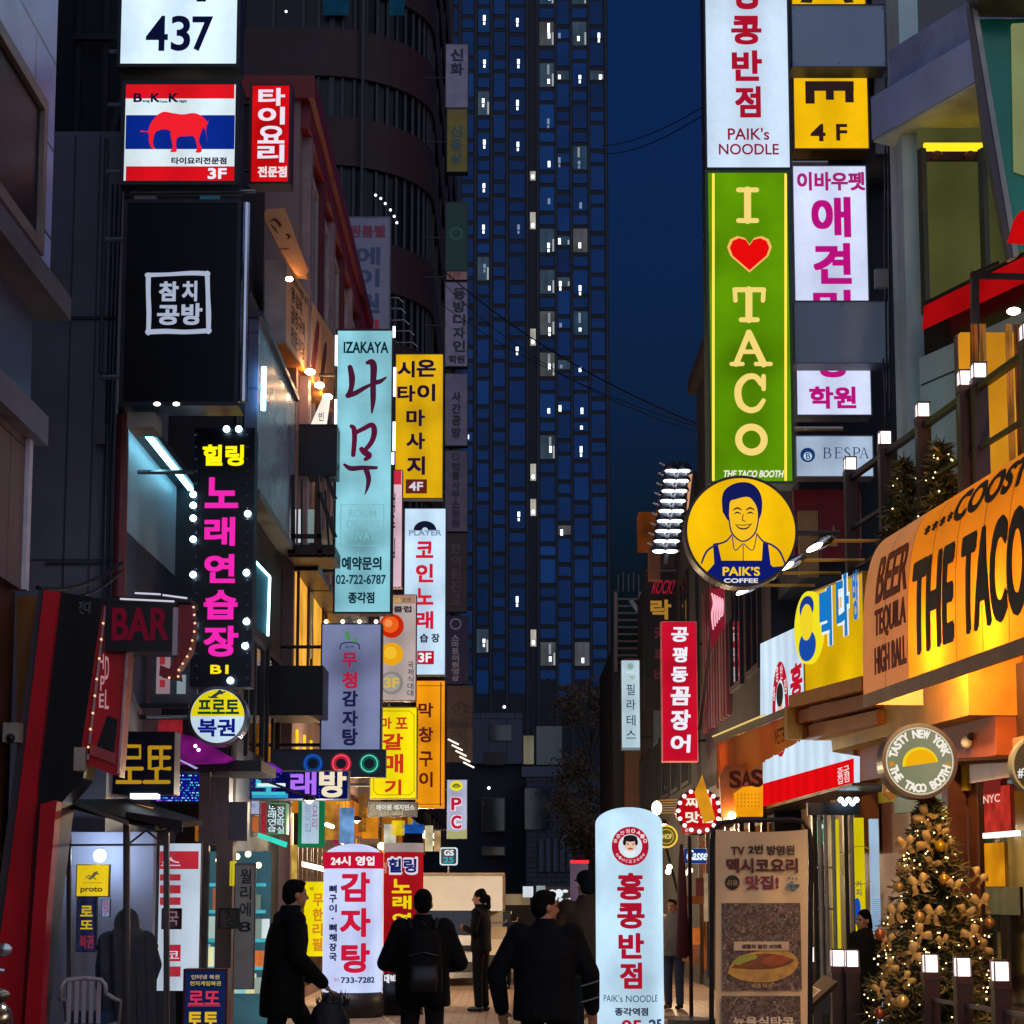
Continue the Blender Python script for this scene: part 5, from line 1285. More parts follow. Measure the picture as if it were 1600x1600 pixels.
s.strokes([cc, [(1193, 588, 3.6), (1193, 608, 3.6)]], cr)
s.disc(1174, 687, 25.5, cr, 0.006, 'lettering', r0=14.5)
hp = [(1171, 426), (1141, 400), (1136, 386), (1141, 374), (1152, 369), (1164, 372), (1171, 382), (1178, 372), (1190, 369), (1201, 374), (1206, 386), (1201, 400)]
s.poly(hp[::-1], ink('#f5b862'), 0.006).poly([(1171 + (x - 1171) * .88, 394 + (y - 394) * .88 + .5) for x, y in hp][::-1], ink('#e80c0c'), 0.010)
s.t('THE TACO BOOTH', (1129, 735, 1223, 746), ink('#f0ecd8'), fat=0.006, slant=0.2)
s.arm(3.5, STEEL, (0.18,))
# behind: yellow, pet school, spa
F = front(21.6)
s = Sign('sign_box', 'yellow lightbox with black sideways letters and 4F, partly hidden by a grey box', F, (1237, -40, 1357, 232), glow('#f2ba0c', 0.95, 0.18, 0.9), paint('#7a5a10', 0.4), 0.3, 0.015)
bk = ink('#2a1c1c')
s.r((1258, 127, 1334, 142), bk, 0.0055, 'lettering')
for x0, x1, yb in ((1258, 1273, 162), (1290, 1303, 156), (1320, 1334, 160)): s.r((x0, 128, x1, yb), bk, 0.006, 'lettering')
s.poly([(1260, 108), (1292, 108), (1286, 116), (1276, 118.5), (1266, 115)][::-1], bk).poly([(1298, 108), (1332, 108), (1322, 116), (1310, 118), (1302, 114)][::-1], bk)
s.poly([(1250, 4), (1264, -20), (1278, -20), (1268, 5)][::-1], bk).poly([(1320, 5), (1306, -20), (1322, -20), (1334, 4)][::-1], bk)
s.t('4', (1266, 194, 1290, 221), bk, fat=0.008).t('F', (1306, 194, 1324, 220), bk, fat=0.01)
s.arm(3.9, STEEL, (0.3, 0.6))
def blank_detail(s):
    for a in (.02, .5, .98):
        for b in (.05, .95):
            MB().disc(s.F, s.u0 + (s.u1 - s.u0) * a, s.v0 + (s.v1 - s.v0) * b, .008, 0, .006, 8).build('rivet', paint('#5a6878', 0.4, 0.5), s.root)
gb_face = paint('#9aacc2', 0.5, var=0.05, scale=0.6)
s = Sign('blank_sign', 'blank slate grey box covering the middle of the yellow 4F lightbox', front(21.2), (1237, 8, 1384, 104), gb_face, paint('#39465a', 0.5), 0.3, 0.008); s.arm(3.95, STEEL, (0.5,))
blank_detail(s)
m = MB()
pts = [F.p(*F.px(x, y), 0.05) for x, y in ((1236, 112), (1250, 106), (1270, 106), (1292, 108), (1310, 107), (1340, 106), (1380, 106), (1390, 114))]
m.tube(pts, 0.012, 6)
single(m, 'power_cable', BLACK, 'slack black cable looped under the upper slate grey box', 'cable')
MAG = ink('#b8107c')
s = Sign('sign_box', 'white lightbox with magenta Korean pet school letters, crossed by a grey box', F, (1239, 260, 1361, 648), glow('#cdd6f2', 1.0, 0.15, 0.9), paint('#7a86a0', 0.4), 0.3, 0.012)
s.t('이바우펫', (1245, 269, 1352, 298), ink('#a82072'), fat=0.006)
s.t('애', (1267, 308, 1330, 371), MAG, fat=0.018).t('견', (1270, 380, 1331, 444), MAG, fat=0.02).t('미', (1270, 453, 1330, 505), MAG, fat=0.022).t('용', (1274, 530, 1328, 590), MAG, fat=0.022).t('학원', (1264, 604, 1338, 639), MAG, fat=0.012)
s.arm(3.9, STEEL, (0.1, 0.9))
s = Sign('blank_sign', 'blank slate grey box covering the middle of the magenta lettered lightbox', front(21.2), (1241, 471, 1391, 567), gb_face, paint('#39465a', 0.5), 0.3, 0.008); s.arm(3.95, STEEL, (0.5,))
blank_detail(s)
s = Sign('sign_box', 'small silver lightbox with navy round crest and serif capitals', F, (1244, 682, 1364, 744), glow('#a8bcd4', 0.9, 0.3, 1.5), paint('#8a8f9c', 0.35, 0.4), 0.25, 0.012)
nv = ink('#1a3668')
s.disc(1262, 711, 11.5, nv, 0.006).disc(1262, 713, 6.5, ink('#b8d4ea'), 0.010).t('B', (1259, 708, 1266, 718), nv, 0.014)
# serif capitals by strokes
def serif(ch, x0, x1, y0, y1):
    t, h = 0.9, 2.2; L = []
    def st(*p): L.append([(x0 + a * (x1 - x0), y0 + b * (y1 - y0), r) for a, b, r in p])
    if ch in 'BEP':
        st((.2, 0, h), (.2, 1, h)); st((0, 0, t), (.4, 0, t)); st((0, 1, t), (.4, 1, t))
    if ch == 'B': st((.2, 0, t), (.75, .05, 1.6), (.85, .24, h), (.7, .45, 1.2), (.2, .47, t)); st((.2, .47, t), (.8, .52, 1.6), (.98, .74, h), (.75, .98, 1.2), (.2, 1, t))
    if ch == 'E': st((.2, 0, t), (.95, 0, t), (.97, .2, t)); st((.2, .48, t), (.75, .48, t)); st((.75, .35, t), (.75, .6, t)); st((.2, 1, t), (.95, 1, t), (1, .78, t))
    if ch == 'S': st((.9, .22, t), (.7, .02, 1.2), (.3, .03, 1.6), (.1, .24, h), (.4, .44, h), (.8, .6, h), (.92, .8, h), (.65, .99, 1.4), (.25, .96, 1.2), (.05, .75, t))
    if ch == 'P': st((.2, 0, t), (.75, .03, 1.6), (.95, .27, h), (.75, .52, 1.4), (.2, .55, t))
    if ch == 'A': st((.5, 0, 1), (.12, 1, t)); st((.5, 0, 1.4), (.86, 1, h)); st((.25, .64, t), (.72, .64, t)); st((0, 1, t), (.28, 1, t)); st((.7, 1, t), (1, 1, t))
    return L
allst = []
for ch, x0, x1 in (('B', 1286, 1298), ('E', 1304, 1315), ('S', 1319, 1328), ('P', 1332, 1343), ('A', 1342, 1357)):
    allst += [[(x, y, r * 0.45) for x, y, r in q] for q in serif(ch, x0, x1, 700, 716)]
s.strokes(allst, nv)
m = MB(); pxbox(m, front(22.3), 1240, 765, 1346, 872, -0.1, 0.0)
rw = thing('red_board', 'dark red board behind the lamp arms under the silver lightbox', 'board', front(22.3).p(*front(22.3).px(1293, 872)))
m.build('board', paint('#8c0d22', 0.5, scale=1.2), rw)
for x, y, w, h in ((1320, 812, 6, 40), (1280, 800, 2, 72), (1342, 770, 3, 90)):
    m = MB(); pxbox(m, front(22.3), x, y, x + w, y + h, 0.0, 0.05); m.build('strip', paint('#c8721c' if w > 5 else '#9a8a88', 0.5), rw)
m = MB(); pxbox(m, front(21.9), 1248, 798, 1280, 900, -0.1, 0); m.build('tan_panel', paint('#a87f54', 0.6), rw)
m = MB(); pxpoly(m, front(22.2), [(1294, 856), (1300, 822), (1306, 856)], 0.1, 0.12); m.build('pennant', paint('#c49a5a', 0.6), rw)

# round coffee lightbox: a man in a navy apron
F = front(18.9)
cf = thing('round_sign', 'big round yellow lightbox with a smiling man in a navy apron', 'sign', F.p(*F.px(1158, 920)))
u, v = F.px(1158, 830); rr = 87 / 3000 * 18.9
MB().ring(F, u, v, rr - 0.008, rr + 0.018, -0.25, 0.012, 72).build('casing', paint('#3a1c10', 0.4), cf)
MB().disc(F, u, v, rr, -0.23, 0, 72).build('panel', glow('#f4bd0a', 0.97, 0.16, 1.1), cf)
def cpoly(pts, mat, w, nm='emblem', curve=True):
    q = [F.px(*p) for p in pts]
    if curve: q = spline(q + [q[0]], 5)[:-1]
    MB().prism(F, q, w - 0.003, w).build(nm, mat, cf)
nvy = ink('#101a6a'); hair_ = ink('#141a58'); ylw = ink('#f6c020'); ln = ink('#3a2420')
# apron, cut at the disc's lower edge
bot = [(1158 + 85 * math.cos(R(a)), 830 + 85 * math.sin(R(a))) for a in range(62, 125, 4)]
ap = [(1201, 852), (1192, 858), (1158, 882 - 6), (1120, 876), (1112, 856), (1121, 851)]
bottom = [(1158 + 85 * math.cos(R(a)), 830 + 85 * math.sin(R(a))) for a in (40, 50, 60, 70, 80, 90, 100, 110, 120, 130)]
cpoly([(1197, 876), (1120, 876), (1110, 888)] + bottom[::-1] + [(1208, 886)], nvy, 0.005, curve=False)
cpoly([(1114, 850), (1121, 848), (1128, 880), (1116, 882)], nvy, 0.007, curve=False)
cpoly([(1192, 848), (1200, 850), (1204, 882), (1190, 880)], nvy, 0.007, curve=False)
cpoly([(1129, 800), (1128, 778), (1134, 764), (1150, 755), (1168, 754), (1182, 762), (1190, 778), (1190, 800), (1184, 812), (1180, 790), (1170, 777), (1150, 780), (1140, 786), (1140, 815)], hair_, 0.007)
cpoly([(1139, 806), (1141, 786), (1152, 780), (1170, 778), (1181, 790), (1184, 808), (1179, 828), (1168, 840), (1156, 841), (1145, 832)], ylw, 0.009)
m = MB()
def cst(*sts, w=0.011, mat=ln, nm='emblem'):
    m = MB()
    for k, st in enumerate(sts): brush(m, F, [(*F.px(x, y), r / 159) for x, y, r in st], w + 0.0006 * k)
    m.build(nm, mat, cf)
cst([(1146, 797, .8), (1152, 794, 1.4), (1158, 797, .8)], [(1166, 797, .8), (1172, 794, 1.4), (1178, 797, .8)], [(1147, 803, .6), (1152, 801, 1.2), (1157, 803, .6)], [(1167, 803, .6), (1172, 801, 1.2), (1177, 803, .6)],
    [(1161, 804, .6), (1160, 813, .8), (1164, 815, .8)], [(1149, 820, .6), (1156, 826, 1.2), (1166, 826, 1.2), (1174, 819, .6)], [(1151, 820, .5), (1162, 821, .7), (1173, 819, .5)])
cst([(1139, 812, 1), (1143, 832, 1.2), (1156, 845, 1.2), (1168, 844, 1.2), (1180, 832, 1.2), (1185, 812, 1)], [(1143, 836, 1), (1134, 846, 1.4), (1118, 852, 1.6), (1104, 862, 1.6), (1096, 880, 1.4)], [(1182, 834, 1), (1192, 846, 1.4), (1206, 852, 1.6), (1218, 862, 1.6), (1226, 880, 1.4)],
    [(1144, 838, .8), (1148, 860, .8), (1160, 850, .8)], [(1182, 836, .8), (1176, 860, .8), (1162, 850, .8)], [(1161, 852, .7), (1161, 876, .7)], mat=ink('#2a2a60'))
m = MB(); word(m, F, 'PAIK’S', *F.px(1129, 900), *F.px(1187, 886), 0.011, fat=0.01); m.build('lettering', ink('#f6c820'), cf)
m = MB(); word(m, F, 'COFFEE', *F.px(1131, 911), *F.px(1184, 904), 0.011, fat=0.003); m.build('lettering', ink('#e8e4d8'), cf)
MB().tube([F.p(u + rr, v, -0.12), F.p(3.3, v, -0.12)], 0.03).build('bracket', DARK, cf)

# floodlit stack of shades
fl = thing('floodlight_rack', 'two columns of white floodlight hoods up the side of the dark building', 'lamp', at(1055, 870, 30))
F = front(30.0)
hood = paint('#4a4c54', 0.35, 0.5)
for k in range(9):
    y = 735 + k * 15.6; dx = -k * 2.4
    for x, col_ in ((1067, 0), (1048, 1)):
        m = MB(); c = F.p(*F.px(x + dx, y), 0.1)
        m.lathe(c, [(0.06, 0.11), (0.13, 0.02), (0.15, -0.03)], 12); h = m.build('hood', hood, fl)
        MB().ball(c + Vector((0, -0.02, -0.035)), 0.105, 0.1, 0.035, 10).build('bulb', glow('#eaf2ff', 4.0), h)
        if col_: MB().bar(c + Vector((-0.02, 0, 0.02)), c + Vector((-0.17, 0.1, 0.12)), 0.03).build('fin', paint('#b8c4d0', 0.3, 0.4), h)
MB().bar(F.p(*F.px(1062, 720), -0.05), F.p(*F.px(1040, 880), -0.05), 0.06).build('rail', DARK, fl)
m = MB(); pxpoly(m, F, [(1076, 742), (1082, 740), (1076, 792), (1074, 796)], -0.1, 0); m.build('lit_strip', glow('#d8a078', 0.9), fl)
ow = thing('amber_wall_light', 'blurred orange lit wall block on the dark roof left of the hoods', 'lamp', at(1020, 890, 34))
F = front(34.0)
m = MB(); pxbox(m, F, 998, 800, 1046, 856, -0.5, 0.0); m.build('lit_block', glow('#7a3c18', 0.6, 0.5, 2.0), ow)  # lamplight on the wall put into the block's own glow
m = MB(); pxbox(m, F, 1014, 856, 1032, 905, -0.3, 0.0); m.build('post', paint('#6a4430', 0.6), ow)
# black and gold bar sign
F = front(38.0)
s = Sign('sign_box', 'tall black box sign with gold Korean letters and red slanted word', F, (1008, 890, 1058, 1105), paint('#120c0e', 0.4, var=0.1), paint('#0c090b', 0.4), 0.4, 0.03)
s.t('ROCK!', (1017, 906, 1050, 928), ink('#a01830', 0.8), slant=0.25)
s.t('락', (1016, 937, 1049, 968), ink('#a8782c', 0.9), fat=0.01)
for ch, r in zip('카페바', ((1022, 978, 1042, 1002), (1022, 1012, 1042, 1034), (1022, 1044, 1042, 1066))): s.t(ch, r, ink('#4a2228', 0.8), fat=0.01)
s.r((1010, 889, 1056, 893), paint('#5a525a', 0.4), 0.01, 'strip').arm(3.3, DARK)
# red eel sign
F = front(33.0)
s = Sign('sign_box', 'tall crimson lightbox with white brush style Korean letters', F, (1034, 972, 1090, 1189), glow('#c8102c', 0.9, 0.2, 0.9), paint('#e88a94', 0.4), 0.25, 0.012)
wh = ink('#eef0fa')
for ch, r in zip('공평동꼼장어', ((1048, 980, 1075, 1003), (1050, 1011, 1073, 1035), (1048, 1042, 1074, 1066), (1047, 1073, 1078, 1102), (1047, 1109, 1078, 1141), (1047, 1148, 1078, 1176))): s.t(ch, r, wh, fat=0.016, slant=0.06)
s.arm(3.5, DARK)
# pilates
F = front(45.0)
s = Sign('sign_box', 'slim white lightbox with grey green dot and thin black Korean letters', F, (971, 1032, 1000, 1172), glow('#b4ccd8', 0.95, 0.15), paint('#6a7a84', 0.4), 0.2, 0.01)
s.disc(985, 1041, 5, ink('#84a898'), 0.006).r((978, 1049, 990, 1052), ink('#c8dce4'), 0.005).poly([(982, 1056), (994, 1056), (988, 1063)][::-1], ink('#a0b4a4'))
for ch, r in zip('필라테스', ((979, 1069, 992, 1086), (979, 1093, 993, 1109), (979, 1117, 993, 1134), (978, 1141, 994, 1154))): s.t(ch, r, ink('#202a34'), off=0.004)
s.r((971, 1168, 1000, 1172), ink('#6c7c84'), 0.004).arm(3.3, DARK)
# slanted red neon sign
F = along(1112, 925, 27.5, 1141, 918)
rs = thing('neon_sign', 'small slanted box with scribbled pink red neon on its face', 'sign', at(1126, 1010, 27))
F = front(27.0)
m = MB(); m.hexa([F.p(*F.px(1109, 922), 0.1), F.p(*F.px(1132, 918), 0.0), F.p(*F.px(1134, 974), 0.0), F.p(*F.px(1109, 1012), 0.1), F.p(*F.px(1114, 926), -0.4), F.p(*F.px(1141, 920), -0.4), F.p(*F.px(1141, 966), -0.4), F.p(*F.px(1116, 1008), -0.4)])
m.build('box', glow('#9a2034', 0.7, 0.4, 3), rs)
m = MB()
for k in range(5):
    brush(m, F, [(*F.px(1111 + k * 4, 930 + 2 * k), .012), (*F.px(1114 + k * 3.4, 945), .016), (*F.px(1111 + k * 4, 962), .014), (*F.px(1113 + k * 3, 985 - 5 * k), .01)], 0.13 + 0.001 * k)
m.build('lettering', ink('#ffb0c0', 1.1), rs)
m = MB(); pxpoly(m, front(26.6), [(1132, 918), (1142, 916), (1143, 966), (1134, 978)], -0.1, 0.0); m.build('side', paint('#8a6a58', 0.5), rs)

# ---- noodle shop box sign (white over red) on the right fascia line
F = along(1190, 1262, 24.5, 1333, 1222)
ns = thing('sign_box', 'large white fascia lightbox with red ring emblem and red lower band', 'sign', F.p(*F.px(1260, 1245), -0.1))
wf = glow('#c8dcee', 1.0, 0.15, 0.8)
pxpoly(MB(), F, [(1188, 1262), (1334, 1222), (1334, 1182), (1292, 1175), (1290, 1157), (1262, 1157), (1258, 1130), (1188, 1130)][::-1], -0.06, 0.0).build('panel', wf, ns)
pxpoly(MB(), F, [(1188, 1125), (1257, 1110), (1257, 974), (1188, 1006)][::-1], -0.06, 0.0).build('panel', wf, ns)
pxpoly(MB(), F, [(1188, 1262.5), (1334, 1222.5), (1334, 1185), (1188, 1226)][::-1], -0.004, 0.006).build('band', glow('#e00a10', 0.95, 0.1), ns)
pxpoly(MB(), F, [(1186, 1268), (1336, 1228), (1336, 1223), (1186, 1263)][::-1], -0.5, 0.03).build('sill', paint('#33323a', 0.4), ns)
cu, cv = F.px(1220, 1108)
rx = 1.1
def ring_s(r0, r1, w, mat):
    MB().ring(F, cu, cv, r0, r1, w - 0.003, w, 40).build('emblem', mat, ns)
H_ = abs(F.px(1220, 1040)[1] - F.px(1220, 1190)[1]) / 2
ring_s(H_ * 0.62, H_, 0.008, ink('#b8142c'))
MB().disc(F, cu, cv - 0.1 * H_, H_ * 0.36, 0.005, 0.008, 24, H_ * 0.45).build('emblem', ink('#e8b8a4'), ns)
MB().disc(F, cu, cv + 0.3 * H_, H_ * 0.4, 0.008, 0.012, 24, H_ * 0.25).build('emblem', ink('#2a2624'), ns)
m = MB()
for k, ch in enumerate('홍콩반점'):
    m = MB(); a = R(150 - 40 * k); word(m, F, ch, cu + H_ * .81 * math.cos(a) - .09, cv + H_ * .81 * math.sin(a) - .09, cu + H_ * .81 * math.cos(a) + .09, cv + H_ * .81 * math.sin(a) + .09, 0.012); m.build('lettering', ink('#f4d8dc'), ns)
for k, ch in enumerate('0410'):
    m = MB(); a = R(235 + 24 * k); word(m, F, ch, cu + H_ * .81 * math.cos(a) - .07, cv + H_ * .81 * math.sin(a) - .07, cu + H_ * .81 * math.cos(a) + .07, cv + H_ * .81 * math.sin(a) + .07, 0.012); m.build('lettering', ink('#f4d8dc'), ns)
def nsw(body, r, mat, **k):
    a, b = F.px(r[0], r[3]), F.px(r[2], r[1]); m = MB(); word(m, F, body, a[0], min(a[1], b[1]), b[0], max(a[1], b[1]), 0.012, **k); m.build('lettering', mat, ns)
nsw('홍', (1237, 1030, 1255, 1094), ink('#c0142c'), fat=0.05)
nsw('중국', (1310, 1210, 1329, 1201), ink('#f0d8d8')); nsw('집점', (1310, 1221, 1329, 1212), ink('#f0d8d8'))

# ---- yellow coffee fascia with blue letters
F = along(1256, 1085, 21.0, 1350, 1060)
ys = Sign('sign_box', 'yellow fascia lightbox with outlined blue Korean letters and oval portrait', F, (1256, 932, 1352, 1059), glow('#e8b80a', 0.85, 0.25, 1.0), paint('#b88a14', 0.4), 0.3, 0.02)
cu, cv = F.px(1268, 981)
hh = abs(F.px(1268, 925)[1] - F.px(1268, 1039)[1]) / 2
MB().disc(F, cu, cv, hh * 0.95, 0.0, 0.05, 40, hh).build('emblem', ink('#f2e224'), ys.root)
MB().disc(F, cu, cv - hh * .5, hh * .6, 0.05, 0.056, 24, hh * .42).build('emblem', ink('#1a4aa8'), ys.root)
MB().disc(F, cu, cv + hh * .55, hh * .5, 0.05, 0.056, 24, hh * .32).build('emblem', ink('#1a3a90'), ys.root)
MB().disc(F, cu, cv + hh * .15, hh * .45, 0.056, 0.06, 24, hh * .5).build('emblem', ink('#f0d428'), ys.root)
for ch, r in (('빽', (1288, 922, 1309, 1008)), ('다', (1314, 902, 1336, 992)), ('방', (1340, 893, 1350, 968))):
    ys.t(ch, r, ink('#e6f4fc'), 0.05, fat=0.06, hard=True); ys.t(ch, r, ink('#1878c4'), 0.06, fat=0.03)
# roller awning under it
o = MB()
a, b = F.px(1256, 1128), F.px(1352, 1076)
m = MB()
for k in range(3):
    m = MB(); m.fbox(F, ys.u0 - 0.05, ys.u1 + 0.3, ys.v0 - 0.16 - 0.17 * k, ys.v0 - 0.02 - 0.17 * k, 0.02 - 0.12 * k, 0.18 - 0.08 * k)
    m.build('roller_bar', paint(('#d07a18', '#a8520e', '#b8651a')[k], 0.45), ys.root)
MB().fbox(F, ys.u0 - 0.14, ys.u0 - 0.05, ys.v0 - 0.5, ys.v0 - 0.14, -0.1, 0.2).build('end_bracket', paint('#c89440', 0.4), ys.root)

# clip lamps on rods over the yellow fascia
def spot_lamp():
    t = thing('arm_spotlight', 'chrome hooded spotlight on a yellow rod over the yellow fascia', 'lamp', (0, 0, 0), 'arm spotlights over the yellow fascia')
    m = MB(); m.tube([(0.06, 0, 0.02), (0.75, 0.0, 0.02)], 0.018, 8); m.build('rod', paint('#d8a848', 0.35, 0.4), t)
    m = MB(); rot = Matrix.Rotation(R(-28), 3, 'Y')
    m.ball((0, 0, 0), 0.15, 0.07, 0.055, 14, rot); m.build('hood', CHROME, t, True)
    m = MB(); m.ball((-0.07, -0.03, -0.045), 0.11, 0.05, 0.03, 12, rot); m.build('bulb', glow('#fff2f4', 9.0), t, True)
    return t
sp0 = None
for k, (x, y, d) in enumerate(((1285, 848, 19.0), (1240, 878, 20.0), (1208, 898, 21.0), (1172, 917, 22.0))):
    q = at(x, y, d)
    if sp0 is None: sp0 = spot_lamp(); o = sp0; o.location = q; ORG[o.name] = q
    else: o = copy_tree(sp0, q)
    o['label'] = ('highest and nearest of the arm spotlights, beside the round yellow lightbox', 'second arm spotlight from the top, over the yellow fascia', 'third arm spotlight from the top, right of the round lightbox', 'lowest arm spotlight, just under the round yellow lightbox')[k]

# ---- pub eave and its signs
F = along(1116, 1152, 26.0, 1260, 1092)
ev = thing('pub_eave', 'brown tiled eave with lit orange fringe over the pub door', 'eave', F.p(1.5, 0, 0) * 1.0)
L = F.px(1260, 1092)[0]; z = F.px(1116, 1152)[1]
EN = F.n
m = MB(); 
def ebox(mb, z0, z1, w0, w1, u0=0.0, u1=None): return mb.fbox(F, u0, L if u1 is None else u1, z0, z1, w0, w1)
c = [F.p(0, z, 0.0), F.p(L, z, 0.0), F.p(L, z + 0.35, -1.0), F.p(0, z + 0.35, -1.0)]
m.add(c + [q - Vector((0, 0, 0.09)) for q in c], [(0, 1, 2, 3), (4, 5, 6, 7), (0, 1, 5, 4), (1, 2, 6, 5), (2, 3, 7, 6), (3, 0, 4, 7)])
m.build('roof', paint('#3a3028', 0.5), ev)
MB().tube([F.p(0, z + 0.01, 0.02), F.p(L * 0.62, z + 0.01, 0.02)], 0.012).build('edge_lamp', glow('#d8b86a', 1.2), ev)
m = MB(); n = 70; top = []; low = []
random.seed(9)
for i in range(n + 1):
    top.append((L * i / n, z - 0.09)); low.append((L * i / n, z - 0.70 + 0.30 * i / n + random.uniform(-0.012, 0.012)))
vs = [F.p(a, b, -0.03) for a, b in top] + [F.p(a, b, -0.03 + 0.02 * (i % 2)) for i, (a, b) in enumerate(low)]
m.add(vs, [(i, i + 1, n + 2 + i, n + 1 + i) for i in range(n)]); m.build('valance', cloth('#c4601a', 0.6), ev)
m = MB(); word(m, F, 'WESTERN BAR', L * 0.68, z - 0.38, L * 0.86, z - 0.2, -0.02); m.build('lettering', ink('#3a1a10', 0.8), ev)
for k in range(4):
    MB().ball(F.p(0.4 + k * L / 4.5, z - 0.3, -0.35), 0.05).build('lamp', glow('#ffb050', 60), ev)
F = front(24.0)
ss = thing('pub_sign', 'orange wedge box sign with dark letters SAS and glowing base', 'sign', F.p(*F.px(1160, 1276)))
pxpoly(MB(), F, [(1140, 1196), (1192, 1190), (1192, 1276), (1149, 1276)], -0.3, 0.0).build('board', paint('#c07228', 0.5, var=0.1), ss)
pxpoly(MB(), front(24.05), [(1124, 1214), (1133, 1196), (1140, 1197), (1149, 1276), (1128, 1276)], -0.1, 0.02).build('side', paint('#b06a34', 0.5), ss)
m = MB()
for ch, a, b in (('S', (1140, 1232), (1158, 1204)), ('A', (1159, 1228), (1174, 1204)), ('S', (1174, 1230), (1192, 1202))):
    m = MB(); word(m, F, ch, *F.px(*a), *F.px(*b), 0.008, fat=0.018); m.build('lettering', ink('#3c1410'), ss)
pxpoly(MB(), F, [(1146, 1240), (1160, 1230), (1192, 1226), (1192, 1276), (1151, 1276)], 0.0, 0.006).build('lit_base', glow('#f09a10', 1.1, 0.3, 3), ss)  # the lamp's glow on the board put in as a bright panel
m = MB()
for i in range(4):
    for j in range(7): pxbox(m, F, 1152 + j * 5.5, 1240 + i * 6, 1153.2 + j * 5.5, 1243 + i * 6, 0.006, 0.009)
m.build('lettering', ink('#a0501c'), ss)
MB().ball(F.p(*F.px(1142, 1275), 0.1), 0.05).build('lamp', glow('#ffc070', 60), ss)
fg = MB(); F = front(23.4); pxpoly(fg, F, [(1085, 1238), (1097, 1211), (1118, 1280), (1100, 1286)], -0.02, 0.02)
single(fg, 'pennant', glow('#f0a020', 0.85, 0.3, 3), 'yellow triangular pennant hanging before the red round sign', 'flag')
F = front(27.0)
rd_ = thing('round_sign', 'red round lightbox ringed with bulbs and two rows of white letters', 'sign', F.p(*F.px(1092, 1304)))
u, v = F.px(1092, 1267); q = 31 * 27 / 3000
MB().disc(F, u, v, q, -0.25, 0).build('panel', glow('#c80c18', 0.9, 0.1), rd_)
MB().ring(F, u, v, q, q + 0.04, -0.25, 0.02).build('casing', paint('#5a1a20', 0.4), rd_)
for k in range(16):
    a = 2 * math.pi * k / 16
    MB().ball(F.p(u + (q + 0.01) * math.cos(a), v + (q + 0.01) * math.sin(a), 0.03), 0.03, n=8).build('bulb', glow('#ffd8dc', 2.2, light=False), rd_)
m = MB(); word(m, F, '찌개', *F.px(1071, 1262), *F.px(1112, 1246), 0.008, fat=0.016); word(m, F, '맛집', *F.px(1071, 1286), *F.px(1114, 1268), 0.008, fat=0.016); m.build('lettering', ink('#f4ecd8'), rd_)
m = MB(); pxbox(m, F, 1066, 1292, 1106, 1302, -0.1, 0.02); m.build('plate', glow('#b83030', 0.8), rd_)
m = MB(); word(m, F, '골목', *F.px(1070, 1300), *F.px(1080, 1294), 0.026); m.build('lettering', ink('#f0d0c0'), rd_)
for k in range(6):
    MB().tube([F.p(*F.px(1030, 1250 + 4 * k), -0.1), F.p(*F.px(1060, 1249 + 4 * k), -0.1)], 0.007, 6).build('wire', glow('#c89050', 0.8), rd_)
MB().ball(F.p(*F.px(1027, 1262), -0.1), 0.07, 0.05, 0.1).build('lamp', glow('#fff0d0', 8), rd_)
F = front(26.0)
yd = thing('round_sign', 'yellow ringed round beer sign peeking out behind the tall white column', 'sign', F.p(*F.px(1042, 1330)))
u, v = F.px(1041, 1307); q = 17 * 26 / 3000
MB().disc(F, u, v, q, -0.15, 0).build('panel', glow('#6a5a1c', 0.8, 0.2), yd)
MB().ring(F, u, v, q * .9, q * 1.05, -0.15, 0.02).build('casing', glow('#f2c84a', 1.1), yd)
MB().ring(F, u, v, q * .62, q * .68, 0.0, 0.012).build('ring', ink('#d8b848'), yd)
m = MB(); word(m, F, 'HOF', *F.px(1035, 1311), *F.px(1050, 1303), 0.01, fat=0.006); m.build('lettering', ink('#e8d070'), yd)
MB().tube([F.p(u, v - q, -0.05), F.p(u + 0.3, 1.0, -0.05)], 0.02).build('post', DARK, yd)
F = front(24.5)
s = Sign('sign_box', 'small blue box sign with white script word and wavy top', F, (1069, 1326, 1104, 1349), glow('#143c8c', 0.8, 0.3, 4), paint('#dfe8f4', 0.4), 0.15, 0.006)
s.t('Casse', (1071, 1328, 1104, 1344), ink('#e8f4ff', 1.1), fat=0.012, slant=0.25)

# ================================================================ TACO SHOP FRONT
# barrel awning
A0 = at(1350, 1101, 17.2); A1 = atz(1600, 1015, A0.z)
AF = Frame(A0, A1 - A0)
AL = (A1 - A0).length * 1.25
zb = A0.z; zt = zb + 1.58
aw = thing('barrel_awning', 'yellow barrel awning with big dark lettering over the terrace', 'awning', AF.p(AL / 2, zb, 0))
prof = []
for i in range(13):
    t = i / 12
    prof.append((zb + (zt - zb) * math.sin(t * math.pi / 2) ** 0.55, -0.55 * (1 - max(0.0, math.cos(t * math.pi / 2)) ** 0.55)))
ayel = cloth('#e89a1c', 0.35, 0.08, 1.6, 0.42, '#d88418')      # bulbs shine through; floodlight on it is put in as glow
seams = [0] + [AF.px(x_, 1050)[0] for x_ in (1384, 1420, 1456, 1496, 1538, 1580, 1626)] + [AL]
def awn_strip(u0, u1, off=0.0):
    vs = []
    for (v, w) in prof: vs += [AF.p(u0, v, w + off), AF.p(u1, v, w + off)]
    return vs, [(2 * i, 2 * i + 1, 2 * i + 3, 2 * i + 2) for i in range(len(prof) - 1)]
m = MB()
vs, fs = awn_strip(0, AL); m.add(vs, fs); m.build('canopy', ayel, aw, True)
